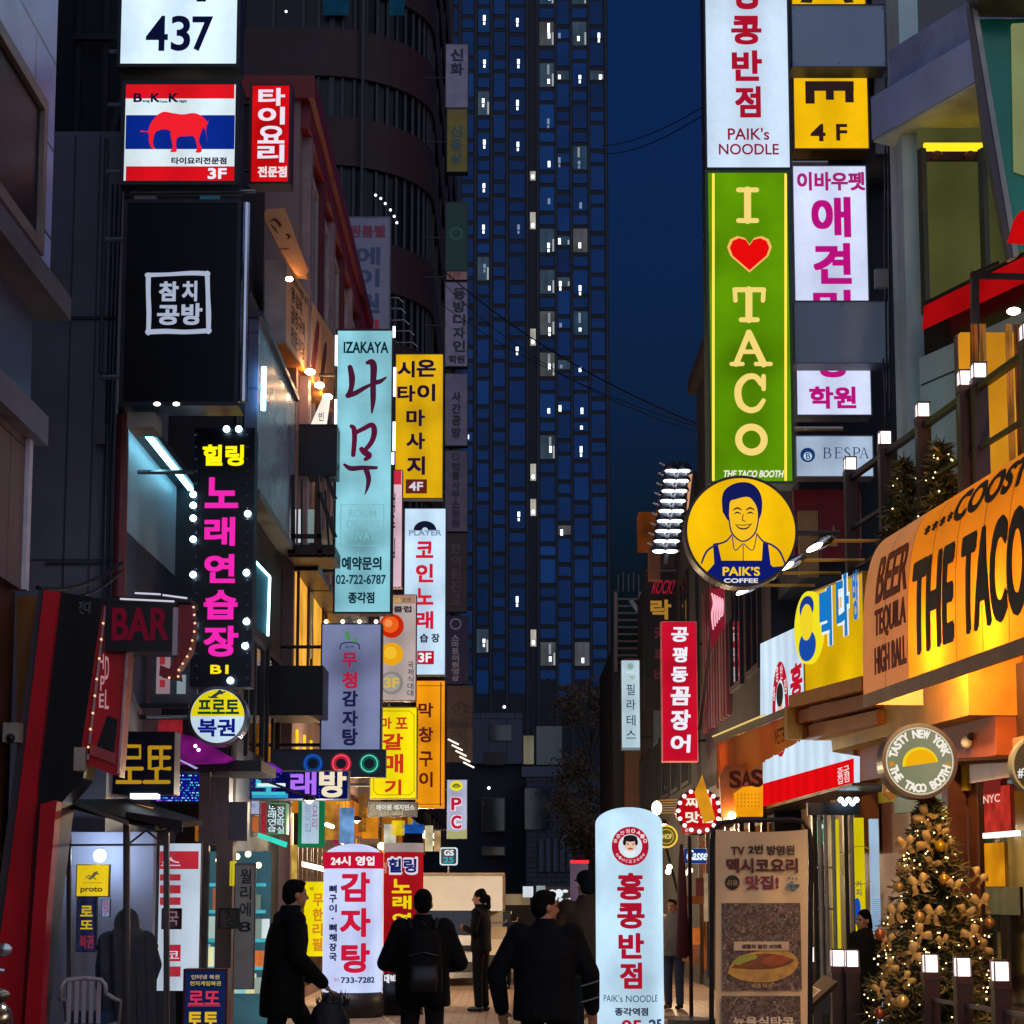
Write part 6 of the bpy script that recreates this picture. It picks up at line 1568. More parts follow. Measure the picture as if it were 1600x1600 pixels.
for u in seams[1:-1]:
    m = MB(); vs, fs = awn_strip(u - 0.006, u + 0.006, 0.004); m.add(vs, fs); m.build('seam', paint('#9a6414', 0.6), aw)
# pale end panel
m = MB(); vs = [AF.p(-0.004, v, w) for v, w in prof] + [AF.p(-0.004, zb, -0.55)]
m.add(vs, [tuple(range(len(vs)))]); m.build('end_panel', cloth('#e0b870', 0.5), aw)
m = MB(); vs, fs = awn_strip(0.0, AF.px(1420, 1050)[0], 0.003); m.add(vs, fs); m.build('end_cloth', cloth('#e0b478', 0.35, 0.1, 1.6, 0.45, '#c89a60'), aw, True)  # light falling on its outside put in as glow
MB().fbox(AF, 0, AL, zb - 0.03, zb + 0.085, -0.02, 0.008).build('hem', paint('#b8885c', 0.6), aw)
def awn_w(v):                                        # depth of the cloth at height v
    for (v0, w0), (v1, w1) in zip(prof, prof[1:]):
        if v <= v1: return w0 + (w1 - w0) * (v - v0) / max(1e-6, v1 - v0)
    return prof[-1][1]
def awn_word(body, u0, v0, u1, v1, mat, fat=0.0, off=0.012, slant=0.0):
    vs, fs, x0, y0, x1, y1 = glyphs(body, off)
    bm = bmesh.new()
    vv = [bm.verts.new(((u0 + (x - x0) / (x1 - x0) * (u1 - u0)), (v0 + (y - y0) / (y1 - y0) * (v1 - v0)), 0)) for x, y in vs]
    for f in fs:
        try: bm.faces.new([vv[i] for i in f])
        except ValueError: pass
    for (v, w) in prof[1:-1]:
        g_ = bm.verts[:] + bm.edges[:] + bm.faces[:]
        bmesh.ops.bisect_plane(bm, geom=g_, plane_co=(0, v, 0), plane_no=(0, 1, 0))
    bmesh.ops.triangulate(bm, faces=bm.faces[:])
    bm.verts.ensure_lookup_table(); bm.verts.index_update()
    P_ = [(q.co.x, q.co.y) for q in bm.verts]; Fc = [tuple(q.index for q in f.verts) for f in bm.faces]; bm.free()
    m = MB()
    bmq = fat * .7; sh = [(0, 0)] + ([(-fat, 0), (fat, 0), (0, fat), (0, -fat), (bmq, bmq), (-bmq, bmq), (bmq, -bmq), (-bmq, -bmq)] if fat else [])
    for k, (a, b) in enumerate(sh):
        m.add([AF.p(x + a + slant * (y - v0), y + b, awn_w(y + b) + 0.012 + 0.001 * k) for x, y in P_], Fc)
    m.build('lettering', mat, aw)
AU = lambda x: AF.px(x, 1050)[0]
H = zt - zb
brn2 = paint('#b03818', 0.6); dkb = paint('#3a1c0e', 0.6)
for wd, a, b in (('BEER', .54, .80), ('TEQUILA', .33, .50), ('HIGH BALL', .14, .29)):
    awn_word(wd, AU(1370), zb + a * H, AU(1419), zb + b * H, brn2, 0.006)
for wd, ua, ub in (('THE', 1430, 1494), ('TACO', 1508, 1612), ('BOOTH', 1630, 1780)):
    awn_word(wd, AU(ua), zb + .17 * H, AU(ub), zb + .64 * H, dkb, 0.024)
awn_word('COOSTO', AU(1484), zb + .76 * H, AU(1630), zb + .90 * H, dkb, 0.012, slant=0.1)
for k in range(4): awn_word('*', AU(1438 + 12 * k), zb + .78 * H, AU(1446 + 12 * k), zb + .83 * H, dkb, 0.004)
# bulbs added out of sight in the awning to light shopfront and banner
for k, u in enumerate((0.7, 2.0, 3.3, 4.6, 6.2)):
    q = AF.p(u, zb + 0.45, -0.34)
    t = thing('pendant_lamp', '', 'lamp', q, 'bare warm bulbs under the yellow awning')
    t['label'] = ('bare bulb inside the yellow awning, first from its left end', 'bare bulb inside the yellow awning, second from its left end', 'bare bulb inside the yellow awning, third from its left end', 'bare bulb inside the yellow awning, fourth from its left end', 'bare bulb inside the yellow awning, farthest to the right')[k]
    MB().tube([q, q + Vector((0, 0, 0.45))], 0.008, 6).build('cord', BLACK, t)
    MB().lathe(q, [(0.03, 0.0), (0.03, 0.06), (0.01, 0.07)], 10).build('socket', BLACK, t)
    MB().ball(q + Vector((0, 0, -0.05)), 0.055).build('bulb', glow('#ffb050', 60), t)
    l = bpy.data.lights.new('bulb_light', 'POINT'); l.energy = 90; l.color = (1.0, 0.62, 0.25); l.shadow_soft_size = 0.06
    lo = bpy.data.objects.new('bulb_light', l); COL.objects.link(lo); lo.parent = t; lo.location = (0, 0, -0.14)
# shop front under the awning
def fw(x0, y0, x1, y1, w0, w1, nm, mat, parent=tw):
    m = MB(); wpx(m, x0, y0, x1, y1, w0, w1); return m.build(nm, mat, parent)
fw(1336, 1172, 1378, 1330, 0.02, 0.3, 'pier', paint('#9a5a30', 0.5))
fw(1352, 1085, 1600, 1118, 0.0, 0.5, 'beam', paint('#c8881a', 0.5))
fw(1350, 1122, 1600, 1180, 0.01, 0.25, 'beam', paint('#a85018', 0.5))
fw(1378, 1150, 1520, 1235, 0.01, 0.06, 'yellow_panel', paint('#e8c020', 0.5))
fw(1384, 1240, 1440, 1640, 0.01, 0.05, 'door', paint('#8a421a', 0.45, scale=2))
fw(1408, 1168, 1500, 1260, 0.06, 0.09, 'poster', paint('#9ab8a0', 0.5))
fw(1500, 1140, 1524, 1640, 0.02, 0.2, 'column', paint('#5a2c18', 0.45))
fw(1525, 1060, 1760, 1170, 0.02, 0.06, 'lintel', paint('#3a1e14', 0.5))
fw(1530, 1168, 1760, 1188, 0.02, 0.1, 'light_rail', paint('#c8a07a', 0.35, 0.3))
o = fw(1530, 1190, 1760, 1640, 0.0, 0.02, 'shop_window', glass('241814', 0.05))
fw(1545, 1232, 1585, 1300, 0.03, 0.05, 'red_screen', glow('#c03428', 0.9, 0.4, 6))
fw(1546, 1216, 1572, 1238, 0.05, 0.055, 'menu_board', glow('#7a2420', 0.9))
m = MB(); a = FW.px(1548, 1256); b = FW.px(1574, 1240); word(m, FW, 'NYC', a[0], a[1], b[0], b[1], 0.07); m.build('lettering', ink('#f0c8b8'), tw)
fw(1545, 1318, 1576, 1385, 0.03, 0.045, 'amber_window', glow('#e09014', 0.9, 0.35, 3))
fw(1545, 1302, 1600, 1306, 0.03, 0.06, 'strip_lamp', glow('#f4f0e8', 1.6))
fw(1545, 1386, 1600, 1430, 0.03, 0.04, 'counter', paint('#6a7448', 0.5))
fw(1464, 1265, 1488, 1300, 0.03, 0.05, 'window_light', glow('#d8d0c8', 0.8, 0.3, 4))
fw(1496, 1262, 1514, 1300, 0.21, 0.23, 'window_light', glow('#f0c878', 0.9, 0.4, 4))
# coffee shop doorway: yellow panels, blue and white menu, steel poles
FD = front(20.0)
cd = thing('coffee_shop_front', 'yellow doorway with steel poles and pale menu beside the brown door', 'shop', FD.p(FD.px(1335, 1500)[0], 0, -0.5))
for x0, x1, y0, y1, nm, mat, w in ((1300, 1318, 1280, 1640, 'yellow_panel', glow('#e8d40c', 0.8, 0.15), 0), (1328, 1356, 1278, 1640, 'yellow_panel', glow('#e0cc0a', 0.8, 0.15), 0.05), (1357, 1378, 1280, 1640, 'menu_panel', glow('#a8c4dc', 0.8, 0.25, 3), 0.1),
                          (1270, 1300, 1270, 1640, 'glass_side', paint('#3a3a30', 0.3, 0.3), -0.05), (1260, 1340, 1255, 1274, 'lintel', paint('#23232c', 0.4), 0.1), (1316, 1330, 1270, 1640, 'dark_jamb', paint('#3a3220', 0.4), 0.08)):
    m = MB(); pxbox(m, FD, x0, y0, x1, y1, w - 0.1, w); m.build(nm, mat, cd)
for x in (1273, 1282, 1294, 1322):
    m = MB(); a = FD.px(x, 1275); b = FD.px(x, 1530); m.tube([FD.p(a[0], b[1], 0.3), FD.p(a[0], a[1], 0.3)], 0.022, 10); m.build('pole', paint('#9a948a', 0.4, 0.6), cd)
for y in (1356, 1420):
    m = MB(); a = FD.px(1270, y); b = FD.px(1298, y); m.bar(FD.p(*a, 0.3), FD.p(*b, 0.3), 0.02); m.build('tie', CHROME, cd)
m = MB(); u, v = FD.px(1342, 1352); m.ring(FD, u, v, 0.19, 0.2, 0.051, 0.056, 40); m.build('emblem', ink('#8a7a14'), cd)
for y in (1418, 1430, 1545):
    m = MB(); u, v = FD.px(1338, y); m.disc(FD, u, v, 0.035, 0.05, 0.058, 16, 0.1); m.build('blue_spot', ink('#1848a8'), cd)
m = MB(); column(m, FD, '커피', *FD.px(1336, 1400), *FD.px(1344, 1376), 0.058); m.build('lettering', ink('#3a4050'), cd)
m = MB()
for k in range(26): pxbox(m, FD, 1360, 1405 + 3 * k, 1375 - (k * 7 % 5), 1406 + 3 * k, 0.1, 0.104)
m.build('lettering', ink('#5c86a8'), cd)
for k in range(5): MB().ball(FD.p(*FD.px(1306 + k * 6, 1252 + (k % 2) * 5), 0.3), 0.03).build('lamp', glow('#bfe4ff', 5, light=False), cd)
m = MB(); pxbox(m, FD, 1276, 1283, 1290, 1320, 0.0, 0.02); m.build('green_sign', glow('#1c7a5a', 0.8), cd)
m = MB(); word(m, FD, 'P', *FD.px(1279, 1300), *FD.px(1286, 1288), 0.03, fat=0.01); m.build('lettering', ink('#d8f4ec'), cd)

# round taco lightbox
F = front(16.6)
tc = thing('round_sign', 'round olive lightbox with yellow taco and curved white lettering', 'sign', F.p(*F.px(1437, 1248)))
u, v = F.px(1437, 1189); q = 54 * 16.6 / 3000; kq = q / 0.324
MB().disc(F, u, v, q, -0.2, 0, 60).build('panel', glow('#8c8c6c', 0.85, 0.12), tc)
MB().ring(F, u, v, q, q + 0.028, -0.26, 0.015, 60).build('casing', paint('#3a1c14', 0.35), tc)
MB().ring(F, u, v, q - 0.016, q - 0.008, 0.0, 0.006, 60).build('ring', ink('#f0d8c0'), tc)
tpts = [(u + 0.155 * math.cos(R(a)) , v - 0.03 + 0.15 * math.sin(R(a))) for a in range(0, 181, 12)]
rot = R(8)
tpts = [(u + (x - u) * math.cos(rot) - (y - v) * math.sin(rot), v + (x - u) * math.sin(rot) + (y - v) * math.cos(rot)) for x, y in tpts]
MB().prism(F, tpts, 0.003, 0.008).build('emblem', ink('#f2d020'), tc)
tp2 = [(u + (x - u) * 0.86 + 0.006, v + (y - v) * 0.84 - 0.004) for x, y in tpts]
MB().prism(F, tp2, 0.008, 0.012).build('emblem', ink('#f0b010'), tc)
def arc_text(body, a0, a1, r, h, flip=False):
    m = MB(); n = len(body)
    for k, ch in enumerate(body):
        if ch == ' ': continue
        a = R(a0 + (a1 - a0) * k / (n - 1))
        vs, fs, x0, y0, x1, y1 = glyphs(ch, 0.014)
        wd = min(0.052, 0.052 * (x1 - x0) / 0.6)
        th = a - math.pi / 2 if not flip else a + math.pi / 2
        cx_, cy_ = u + r * math.cos(a), v + r * math.sin(a)
        for kk, (dx, dy) in enumerate(((0, 0), (.004, 0), (-.004, 0), (0, .004), (0, -.004))):
            P_ = []
            for x, y in vs:
                lx = ((x - x0) / (x1 - x0) - .5) * wd + dx; ly = ((y - y0) / (y1 - y0) - .5) * h + dy
                P_.append(F.p(cx_ + lx * math.cos(th) - ly * math.sin(th), cy_ + lx * math.sin(th) + ly * math.cos(th), 0.008 + 0.0005 * kk))
            m.add(P_, fs)
    m.build('lettering', ink('#f4ecdc'), tc)
arc_text('TASTY NEW YORK', 166, 18, 0.255 * kq, 0.07)
arc_text('THE TACO BOOTH', 197, 343, 0.255 * kq, 0.07, True)
for a in (186, -8):
    MB().disc(F, u + 0.265 * kq * math.cos(R(a)), v + 0.265 * kq * math.sin(R(a)), 0.022, 0.003, 0.008, 16).build('emblem', ink('#c88a20'), tc)
MB().tube([F.p(u + q, v, -0.12), F.p(u + q + 1.0, v + 0.05, -0.12)], 0.03).build('bracket', BROWNMETAL, tc)
hx = MB(); hpts = [(1380, 1222), (1396, 1215), (1412, 1226), (1408, 1242), (1392, 1250), (1380, 1240)]
pxpoly(hx, front(17.4), hpts, -0.05, 0.0)
hs = thing('hexagon_sign', 'small six sided brown sign half hidden by the round taco lightbox', 'sign', front(17.4).p(*front(17.4).px(1396, 1250)))
hx.build('panel', paint('#9a7038', 0.5), hs)
m = MB(); word(m, front(17.4), 'TACO', *front(17.4).px(1383, 1238), *front(17.4).px(1404, 1226), 0.006, slant=.2); m.build('lettering', ink('#e8dcc0', .7), hs)
F = front(15.6)
r2 = thing('round_sign', 'edge of a dark round sign with white capitals at the right border', 'sign', F.p(*F.px(1622, 1250)))
u2, v2 = F.px(1630, 1196); q2 = 46 * 15.6 / 3000
MB().disc(F, u2, v2, q2, -0.1, 0, 48).build('panel', paint('#1a201a', 0.4), r2)
MB().ring(F, u2, v2, q2, q2 + 0.02, -0.12, 0.01).build('casing', paint('#8a8a80', 0.4), r2)
m = MB(); word(m, F, '#TA', *F.px(1590, 1216), *F.px(1616, 1200), 0.008, fat=0.006); m.build('lettering', ink('#e8e4dc'), r2)
wc = thing('wall_camera', 'white dome security camera on the brown column', 'camera', at(1510, 1170, 17.4))
c = at(1510, 1160, 17.4)
MB().ball(c, 0.05, 0.06, 0.06).build('housing', paint('#d8d0c4', 0.4), wc, True)
MB().ball(c + Vector((0.03, -0.05, 0.05)), 0.035).build('lens', BLACK, wc)
MB().bar(c, c + Vector((0.15, 0.1, 0.1)), 0.03).build('bracket', paint('#b8a890', 0.5), wc)

# ---- roof terrace: posts with lamps, rails, canopy
postm = paint('#2b1414', 0.45, scale=3)
def lamp_post(h, w, lamp_h=0.13, strength=2.6):
    t = thing('lamp_post', '', 'lamp post', (0, 0, 0))
    MB().box(-w / 2, w / 2, -w / 2, w / 2, 0, h).build('post', postm, t)
    MB().box(-w * .55, w * .55, -w * .55, w * .55, h - 0.06, h - 0.0).build('collar', paint('#3a1c18', 0.4), t)
    a = MB(); a.box(-w * .40, w * .40, -w * .40, w * .40, h + 0.002, h + lamp_h); a.build('lamp', glow('#fff0ea', strength, 0.3, 9), t)
    for sx, sy in ((-1, -1), (1, -1), (1, 1), (-1, 1)): MB().box(sx * w * .44 - .006, sx * w * .44 + .006, sy * w * .44 - .006, sy * w * .44 + .006, h, h + lamp_h).build('lamp_bar', paint('#8a7a80', 0.4), t)
    MB().box(-w * .5, w * .5, -w * .5, w * .5, h + lamp_h + .002, h + lamp_h + 0.015).build('cap', postm, t)
    return t
pp0 = None
tposts = ((1328, 717, 20.5), (1382, 675, 19.3), (1441, 630, 18.16), (1507, 577, 17.0), (1529, 577, 16.75), (1606, 520, 15.56))
lbl = ('leftmost and lowest lamp post of the terrace rail, before the silver lightbox', 'terrace lamp post second from the left, beside the silver lightbox', 'terrace lamp post before the pale concrete parapet', 'left one of the paired lamp posts under the canopy frame', 'right one of the paired lamp posts under the canopy frame', 'terrace lamp post at the right border near the amber window')
TP = []
for k, (x, y, d) in enumerate(tposts):
    q = at(x, y, d); TP.append(q)
    if pp0 is None:
        pp0 = lamp_post(q.z - 4.6 - 0.13, 0.13); o = pp0; o.location = (q.x, q.y, 4.6); ORG[o.name] = Vector(o.location)
    else: o = copy_tree(pp0, (q.x, q.y, 4.6))
    o['label'] = lbl[k]; o['group'] = 'lamp posts of the terrace rail'
rl = thing('terrace_rail', 'dark sloping looking rails between the terrace lamp posts', 'railing', (TP[2].x, TP[2].y, 4.6))
zr = TP[0].z - 0.22
a, b = TP[0], TP[5]
for dz, t in ((0, 0.06), (-0.55, 0.04), (-1.0, 0.04)):
    e = b + (b - a).normalized() * 1.5
    MB().bar((a.x, a.y, zr + dz), (e.x, e.y, zr + dz), t).build('rail', paint('#1c1416', 0.4), rl)
cn = thing('pergola', 'dark square canopy frame standing on the terrace rail', 'frame', (TP[3].x, TP[3].y, 4.6))
F = front(17.2)
pbar(MB(), F, 1523, 425, 1523, 600, 0.07).build('post', postm, cn)
pbar(MB(), F, 1516, 431, 1640, 433, 0.05).build('beam', postm, cn)
pbar(MB(), F, 1520, 428, 1560, 410, 0.03).build('brace', postm, cn)
# red awning over the lit room behind the terrace
ra = thing('red_awning', 'bright red awning over the amber lit room above the terrace', 'awning', at(1530, 500, 18.6))
RF = along(1444, 486, 19.3, 1600, 412)
zt_ = RF.px(1444, 478)[1]; zb_ = RF.px(1444, 514)[1]
c = [RF.p(0, zt_, 0.0), RF.p(4.5, zt_ + 0.05, 0.0), RF.p(4.5, zb_ + 0.02, 0.03), RF.p(0, zb_, 0.03)]
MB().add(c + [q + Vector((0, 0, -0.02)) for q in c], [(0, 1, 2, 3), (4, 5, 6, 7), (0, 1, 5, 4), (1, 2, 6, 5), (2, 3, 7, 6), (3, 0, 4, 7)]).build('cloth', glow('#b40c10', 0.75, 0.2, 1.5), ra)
MB().bar(RF.p(0, zt_ + .02, 0.0), RF.p(4.5, zt_ + .07, 0.0), 0.03).build('rail', DARK, ra)
ar = thing('amber_room', 'amber curtained room glowing at the right border above the awning', 'room', at(1575, 740, 16))
F = front(16.2)
m = MB(); pxbox(m, F, 1546, 462, 1720, 760, -1.2, -1.1); m.build('back_wall', glow('#d08a1c', 0.85, 0.35, 1.2), ar)
for k in range(6):
    m = MB(); n = 8; x0 = 1547 + k * 14
    h = paint(('#b8742c', '#d8a048', '#8a5428')[k % 3], 0.7)
    vs = []
    for i in range(n + 1):
        u_, _ = F.px(x0 + 12 * i / n, 500); w_ = -0.7 + 0.05 * math.sin(i * 2.2)
        vs += [F.p(u_, F.px(x0, 470)[1], w_), F.p(u_, F.px(x0, 760)[1], w_)]
    if k in (0, 1, 4, 5): m.add(vs, [(2 * i, 2 * i + 1, 2 * i + 3, 2 * i + 2) for i in range(n)]).build('curtain', h, ar, True)
MB().ball(F.p(*F.px(1598, 470), -0.3), 0.06, 0.06, 0.03).build('lamp', glow('#ffe4c0', 20), ar)
m = MB(); pxbox(m, F, 1536, 470, 1547, 760, -1.12, -1.0); m.build('jamb', paint('#7a5a50', 0.6), ar)
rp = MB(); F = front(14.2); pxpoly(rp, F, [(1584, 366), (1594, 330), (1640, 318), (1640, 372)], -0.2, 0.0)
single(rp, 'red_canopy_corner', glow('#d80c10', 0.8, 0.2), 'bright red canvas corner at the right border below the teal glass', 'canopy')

# ground-level lamp fence in front of the terrace
fl_ = ((1308, 1485, 17.5), (1330, 1485, 17.4), (1453, 1494, 16.2), (1503, 1494, 15.4), (1562, 1496, 14.6), (1262, 1490, 18.6))
lb2 = ('left one of the paired lamp posts by the steel poles', 'right one of the paired lamp posts by the steel poles', 'lamp post of the low fence before the middle of the decorated tree', 'lamp post of the low fence before the right side of the decorated tree', 'lamp post of the low fence at the right border', 'lamp post mostly hidden behind the menu banner')
fp = None; FPS = []
for k, (x, y, d) in enumerate(fl_):
    q = at(x, y, d); FPS.append(q)
    if fp is None:
        fp = lamp_post(q.z - 0.14, 0.125, 0.14, 2.4); o = fp; o.location = (q.x, q.y, 0); ORG[o.name] = Vector(o.location)
    else: o = copy_tree(fp, (q.x, q.y, 0))
    o['label'] = lb2[k]; o['group'] = 'lamp posts of the low terrace fence'
lr = thing('terrace_fence', 'low steel rails between the lamp posts before the decorated tree', 'railing', (FPS[3].x, FPS[3].y, 0))
for a, b in ((2, 3), (3, 4)):
    for dz in (0.72, 0.42):
        MB().bar((FPS[a].x, FPS[a].y, dz), (FPS[b].x, FPS[b].y, dz), 0.03).build('rail', paint('#6a6a6c', 0.35, 0.6), lr)
e = FPS[4] + (FPS[4] - FPS[3])
for dz in (0.72, 0.42): MB().bar((FPS[4].x, FPS[4].y, dz), (e.x, e.y, dz), 0.03).build('rail', paint('#6a6a6c', 0.35, 0.6), lr)
# menu lectern
ml = thing('menu_stand', 'dark sloped menu stand with printed sheet beside the menu banner', 'menu stand', at(1290, 1660, 16.2))
F = front(16.2); ml.location.z = 0; ORG[ml.name] = Vector(ml.location)
c = [F.p(*F.px(1209, 1588), 0.25), F.p(*F.px(1226, 1597), 0.25), F.p(*F.px(1312, 1534), -0.1), F.p(*F.px(1290, 1524), -0.1)]
m = MB(); m.add(c + [q + Vector((0, 0.02, -0.05)) for q in c], [(0, 1, 2, 3), (4, 5, 6, 7), (0, 1, 5, 4), (1, 2, 6, 5), (2, 3, 7, 6), (3, 0, 4, 7)]); m.build('board', paint('#242228', 0.4), ml)
d_ = [c[0].lerp(c[3], .08).lerp(c[1].lerp(c[2], .08), .15), c[1].lerp(c[2], .1).lerp(c[0].lerp(c[3], .1), .25), c[1].lerp(c[2], .72).lerp(c[0].lerp(c[3], .72), .25), c[0].lerp(c[3], .72).lerp(c[1].lerp(c[2], .72), .1)]
n_ = Vector((0, -0.012, 0.012))
m = MB(); m.add([q + n_ for q in d_], [(0, 1, 2, 3)]); m.build('sheet', paint('#b8b0a0', 0.5), ml)
m = MB()
for k in range(14):
    t = 0.05 + k * 0.066
    p0 = d_[0].lerp(d_[3], t).lerp(d_[1].lerp(d_[2], t), .12); p1 = d_[0].lerp(d_[3], t).lerp(d_[1].lerp(d_[2], t), .85)
    q0 = d_[0].lerp(d_[3], t + .025).lerp(d_[1].lerp(d_[2], t + .025), .12); q1 = d_[0].lerp(d_[3], t + .025).lerp(d_[1].lerp(d_[2], t + .025), .85)
    m.add([w + n_ * 1.6 for w in (p0, p1, q1, q0)], [(0, 1, 2, 3)])
m.build('lettering', paint('#55504c', 0.6), ml)
MB().bar(F.p(*F.px(1278, 1556), -0.05), (F.px(1278, 1556)[0], 16.25, 0.0), 0.07).build('post', paint('#1c1c22', 0.4), ml)
m = MB(); pxbox(m, F, 1258, 1556, 1300, 1585, -0.15, -0.05); m.build('bracket', paint('#17171c', 0.4), ml)

# ---- standing menu banner
F = front(15.0)
bn = thing('menu_banner', 'tall beige menu banner with taco photos in a black tube frame', 'banner', F.p(F.px(1190, 1600)[0], 0, 0))
zb0 = F.px(1190, 1700)[1]
tubem = paint('#1a1416', 0.35, 0.3)
fr_pts = [(1112, 1700), (1113, 1320), (1115, 1300), (1126, 1286), (1150, 1282), (1240, 1280), (1256, 1284), (1265, 1296), (1268, 1320), (1266, 1700)]
MB().tube([F.p(*F.px(x, y), -0.03) for x, y in fr_pts], 0.02, 10).build('tube_frame', tubem, bn)
for x in (1112, 1266):
    MB().bar(F.p(*F.px(x, 1690), 0.25), F.p(*F.px(x, 1690), -0.3), 0.05).build('foot', tubem, bn)
clothm = paint('#e4c898', 0.6, var=0.12, scale=1.5)
n = 16; vs = []
for i in range(n + 1):
    for j in range(n + 1):
        x = 1118 + 144 * i / n; y = 1296 + 394 * j / n
        if j == 0: y += 4 * abs(math.sin(i * math.pi / n))
        vs.append(F.p(*F.px(x, y), 0.012 * math.sin(i * .9) * math.sin(j * .35)))
MB().add(vs, [(i * (n + 1) + j, (i + 1) * (n + 1) + j, (i + 1) * (n + 1) + j + 1, i * (n + 1) + j + 1) for i in range(n) for j in range(n)]).build('cloth', clothm, bn, True)
def bt(body, r, h, fat=0.0, w=0.016, slant=0):
    a = F.px(r[0], r[3]); b = F.px(r[2], r[1]); m = MB(); word(m, F, body, a[0], a[1], b[0], b[1], w, fat=fat, slant=slant); m.build('lettering', paint(h, 0.6), bn)
bt('TV', (1142, 1323, 1163, 1336), '#4a3320', 0.002); bt('2번', (1169, 1320, 1192, 1334), '#2e2018', 0.004); bt('방영된', (1198, 1321, 1241, 1336), '#4a3024', 0.003)
bt('멕시코요리', (1135, 1341, 1246, 1364), '#5e2220', 0.005); bt('맛집!', (1165, 1368, 1216, 1390), '#8a3048', 0.006)
m = MB(); u, v = F.px(1144, 1379); m.disc(F, u, v, 0.057, 0.013, 0.017, 24); m.build('emblem', paint('#2c2418', 0.6), bn)
bt('인증', (1136, 1384, 1152, 1375), '#a89060', 0.0, 0.02)
m = MB()
for x, y, r in ((1232, 1372, 2), (1238, 1373, 1.4), (1244, 1373, 1.4), (1233, 1384, 4), (1240, 1386, 5), (1246, 1384, 3), (1237, 1379, 2)):
    u, v = F.px(x, y); m.disc(F, u, v, r / 200, 0.013, 0.0165, 12)
m.build('emblem', paint('#5a7a84', 0.6), bn)
foodm = bpy.data.materials.new('printed_photo'); foodm.use_nodes = True
_n, _l = foodm.node_tree.nodes, foodm.node_tree.links
_tc, _vo, _rp, _nz = _n.new('ShaderNodeTexCoord'), _n.new('ShaderNodeTexVoronoi'), _n.new('ShaderNodeValToRGB'), _n.new('ShaderNodeTexNoise')
_vo.inputs['Scale'].default_value = 60; _nz.inputs['Scale'].default_value = 9; _nz.inputs['Detail'].default_value = 5
_l.new(_tc.outputs['Object'], _nz.inputs['Vector'])
_mx = _n.new('ShaderNodeMix'); _mx.data_type = 'RGBA'; _mx.inputs['Factor'].default_value = 0.3
_l.new(_tc.outputs['Object'], _mx.inputs[6]); _l.new(_nz.outputs['Color'], _mx.inputs[7]); _l.new(_mx.outputs[2], _vo.inputs['Vector'])
_l.new(_vo.outputs['Color'], _rp.inputs['Fac'])
for _k, (_p, _c) in enumerate(((0.0, '#2a221e'), (0.3, '#4a3a30'), (0.5, '#6a4a3c'), (0.66, '#8a7464'), (0.8, '#5a5c50'), (0.92, '#b8a080'))):
    _e = _rp.color_ramp.elements[_k] if _k < 2 else _rp.color_ramp.elements.new(_p)
    _e.position = _p; _e.color = (*lin(_c), 1)
_l.new(_rp.outputs['Color'], _n['Principled BSDF'].inputs['Base Color'])
def photo(x0, y0, x1, y1):
    a = F.px(x0, y1); b = F.px(x1, y0); m = MB(); m.fbox(F, a[0], b[0], a[1], b[1], 0.012, 0.016)
    return m.build('photo', foodm, bn)
photo(1129, 1411, 1250, 1547); photo(1129, 1556, 1250, 1690)
def shape(pts, h, w, curve=True):
    q = [F.px(*p) for p in pts]
    if curve: q = spline(q + [q[0]], 4)[:-1]
    MB().prism(F, q, w - 0.002, w).build('print_pattern', paint(h, 0.6, var=0.3, scale=14), bn)
shape([(1136, 1520), (1150, 1497), (1185, 1486), (1225, 1484), (1246, 1500), (1238, 1520), (1205, 1534), (1160, 1532)], '#c49a4c', 0.0235)
shape([(1142, 1512), (1165, 1494), (1205, 1490), (1240, 1500), (1215, 1512), (1175, 1514)], '#7a4a24', 0.0255)
shape([(1146, 1503), (1158, 1494), (1176, 1491), (1182, 1497), (1164, 1503), (1152, 1508)], '#9aa03c', 0.027)
shape([(1188, 1500), (1210, 1492), (1236, 1498), (1214, 1508), (1196, 1508)], '#a8522a', 0.028)
m = MB(); a = F.px(1146, 1485); b = F.px(1232, 1471); m.fbox(F, a[0], b[0], a[1], b[1], 0.024, 0.030); m.build('caption', paint('#d0b894', 0.6), bn)
bt('생활의 달인 473회', (1158, 1475, 1220, 1482), '#4a2c24', 0.001, 0.034)
bt('비프 타코', (1174, 1536, 1206, 1544), '#b89868', 0.001, 0.026)
bt('뉴욕식타코', (1145, 1588, 1240, 1602), '#e8d8b8', 0.003, 0.026)

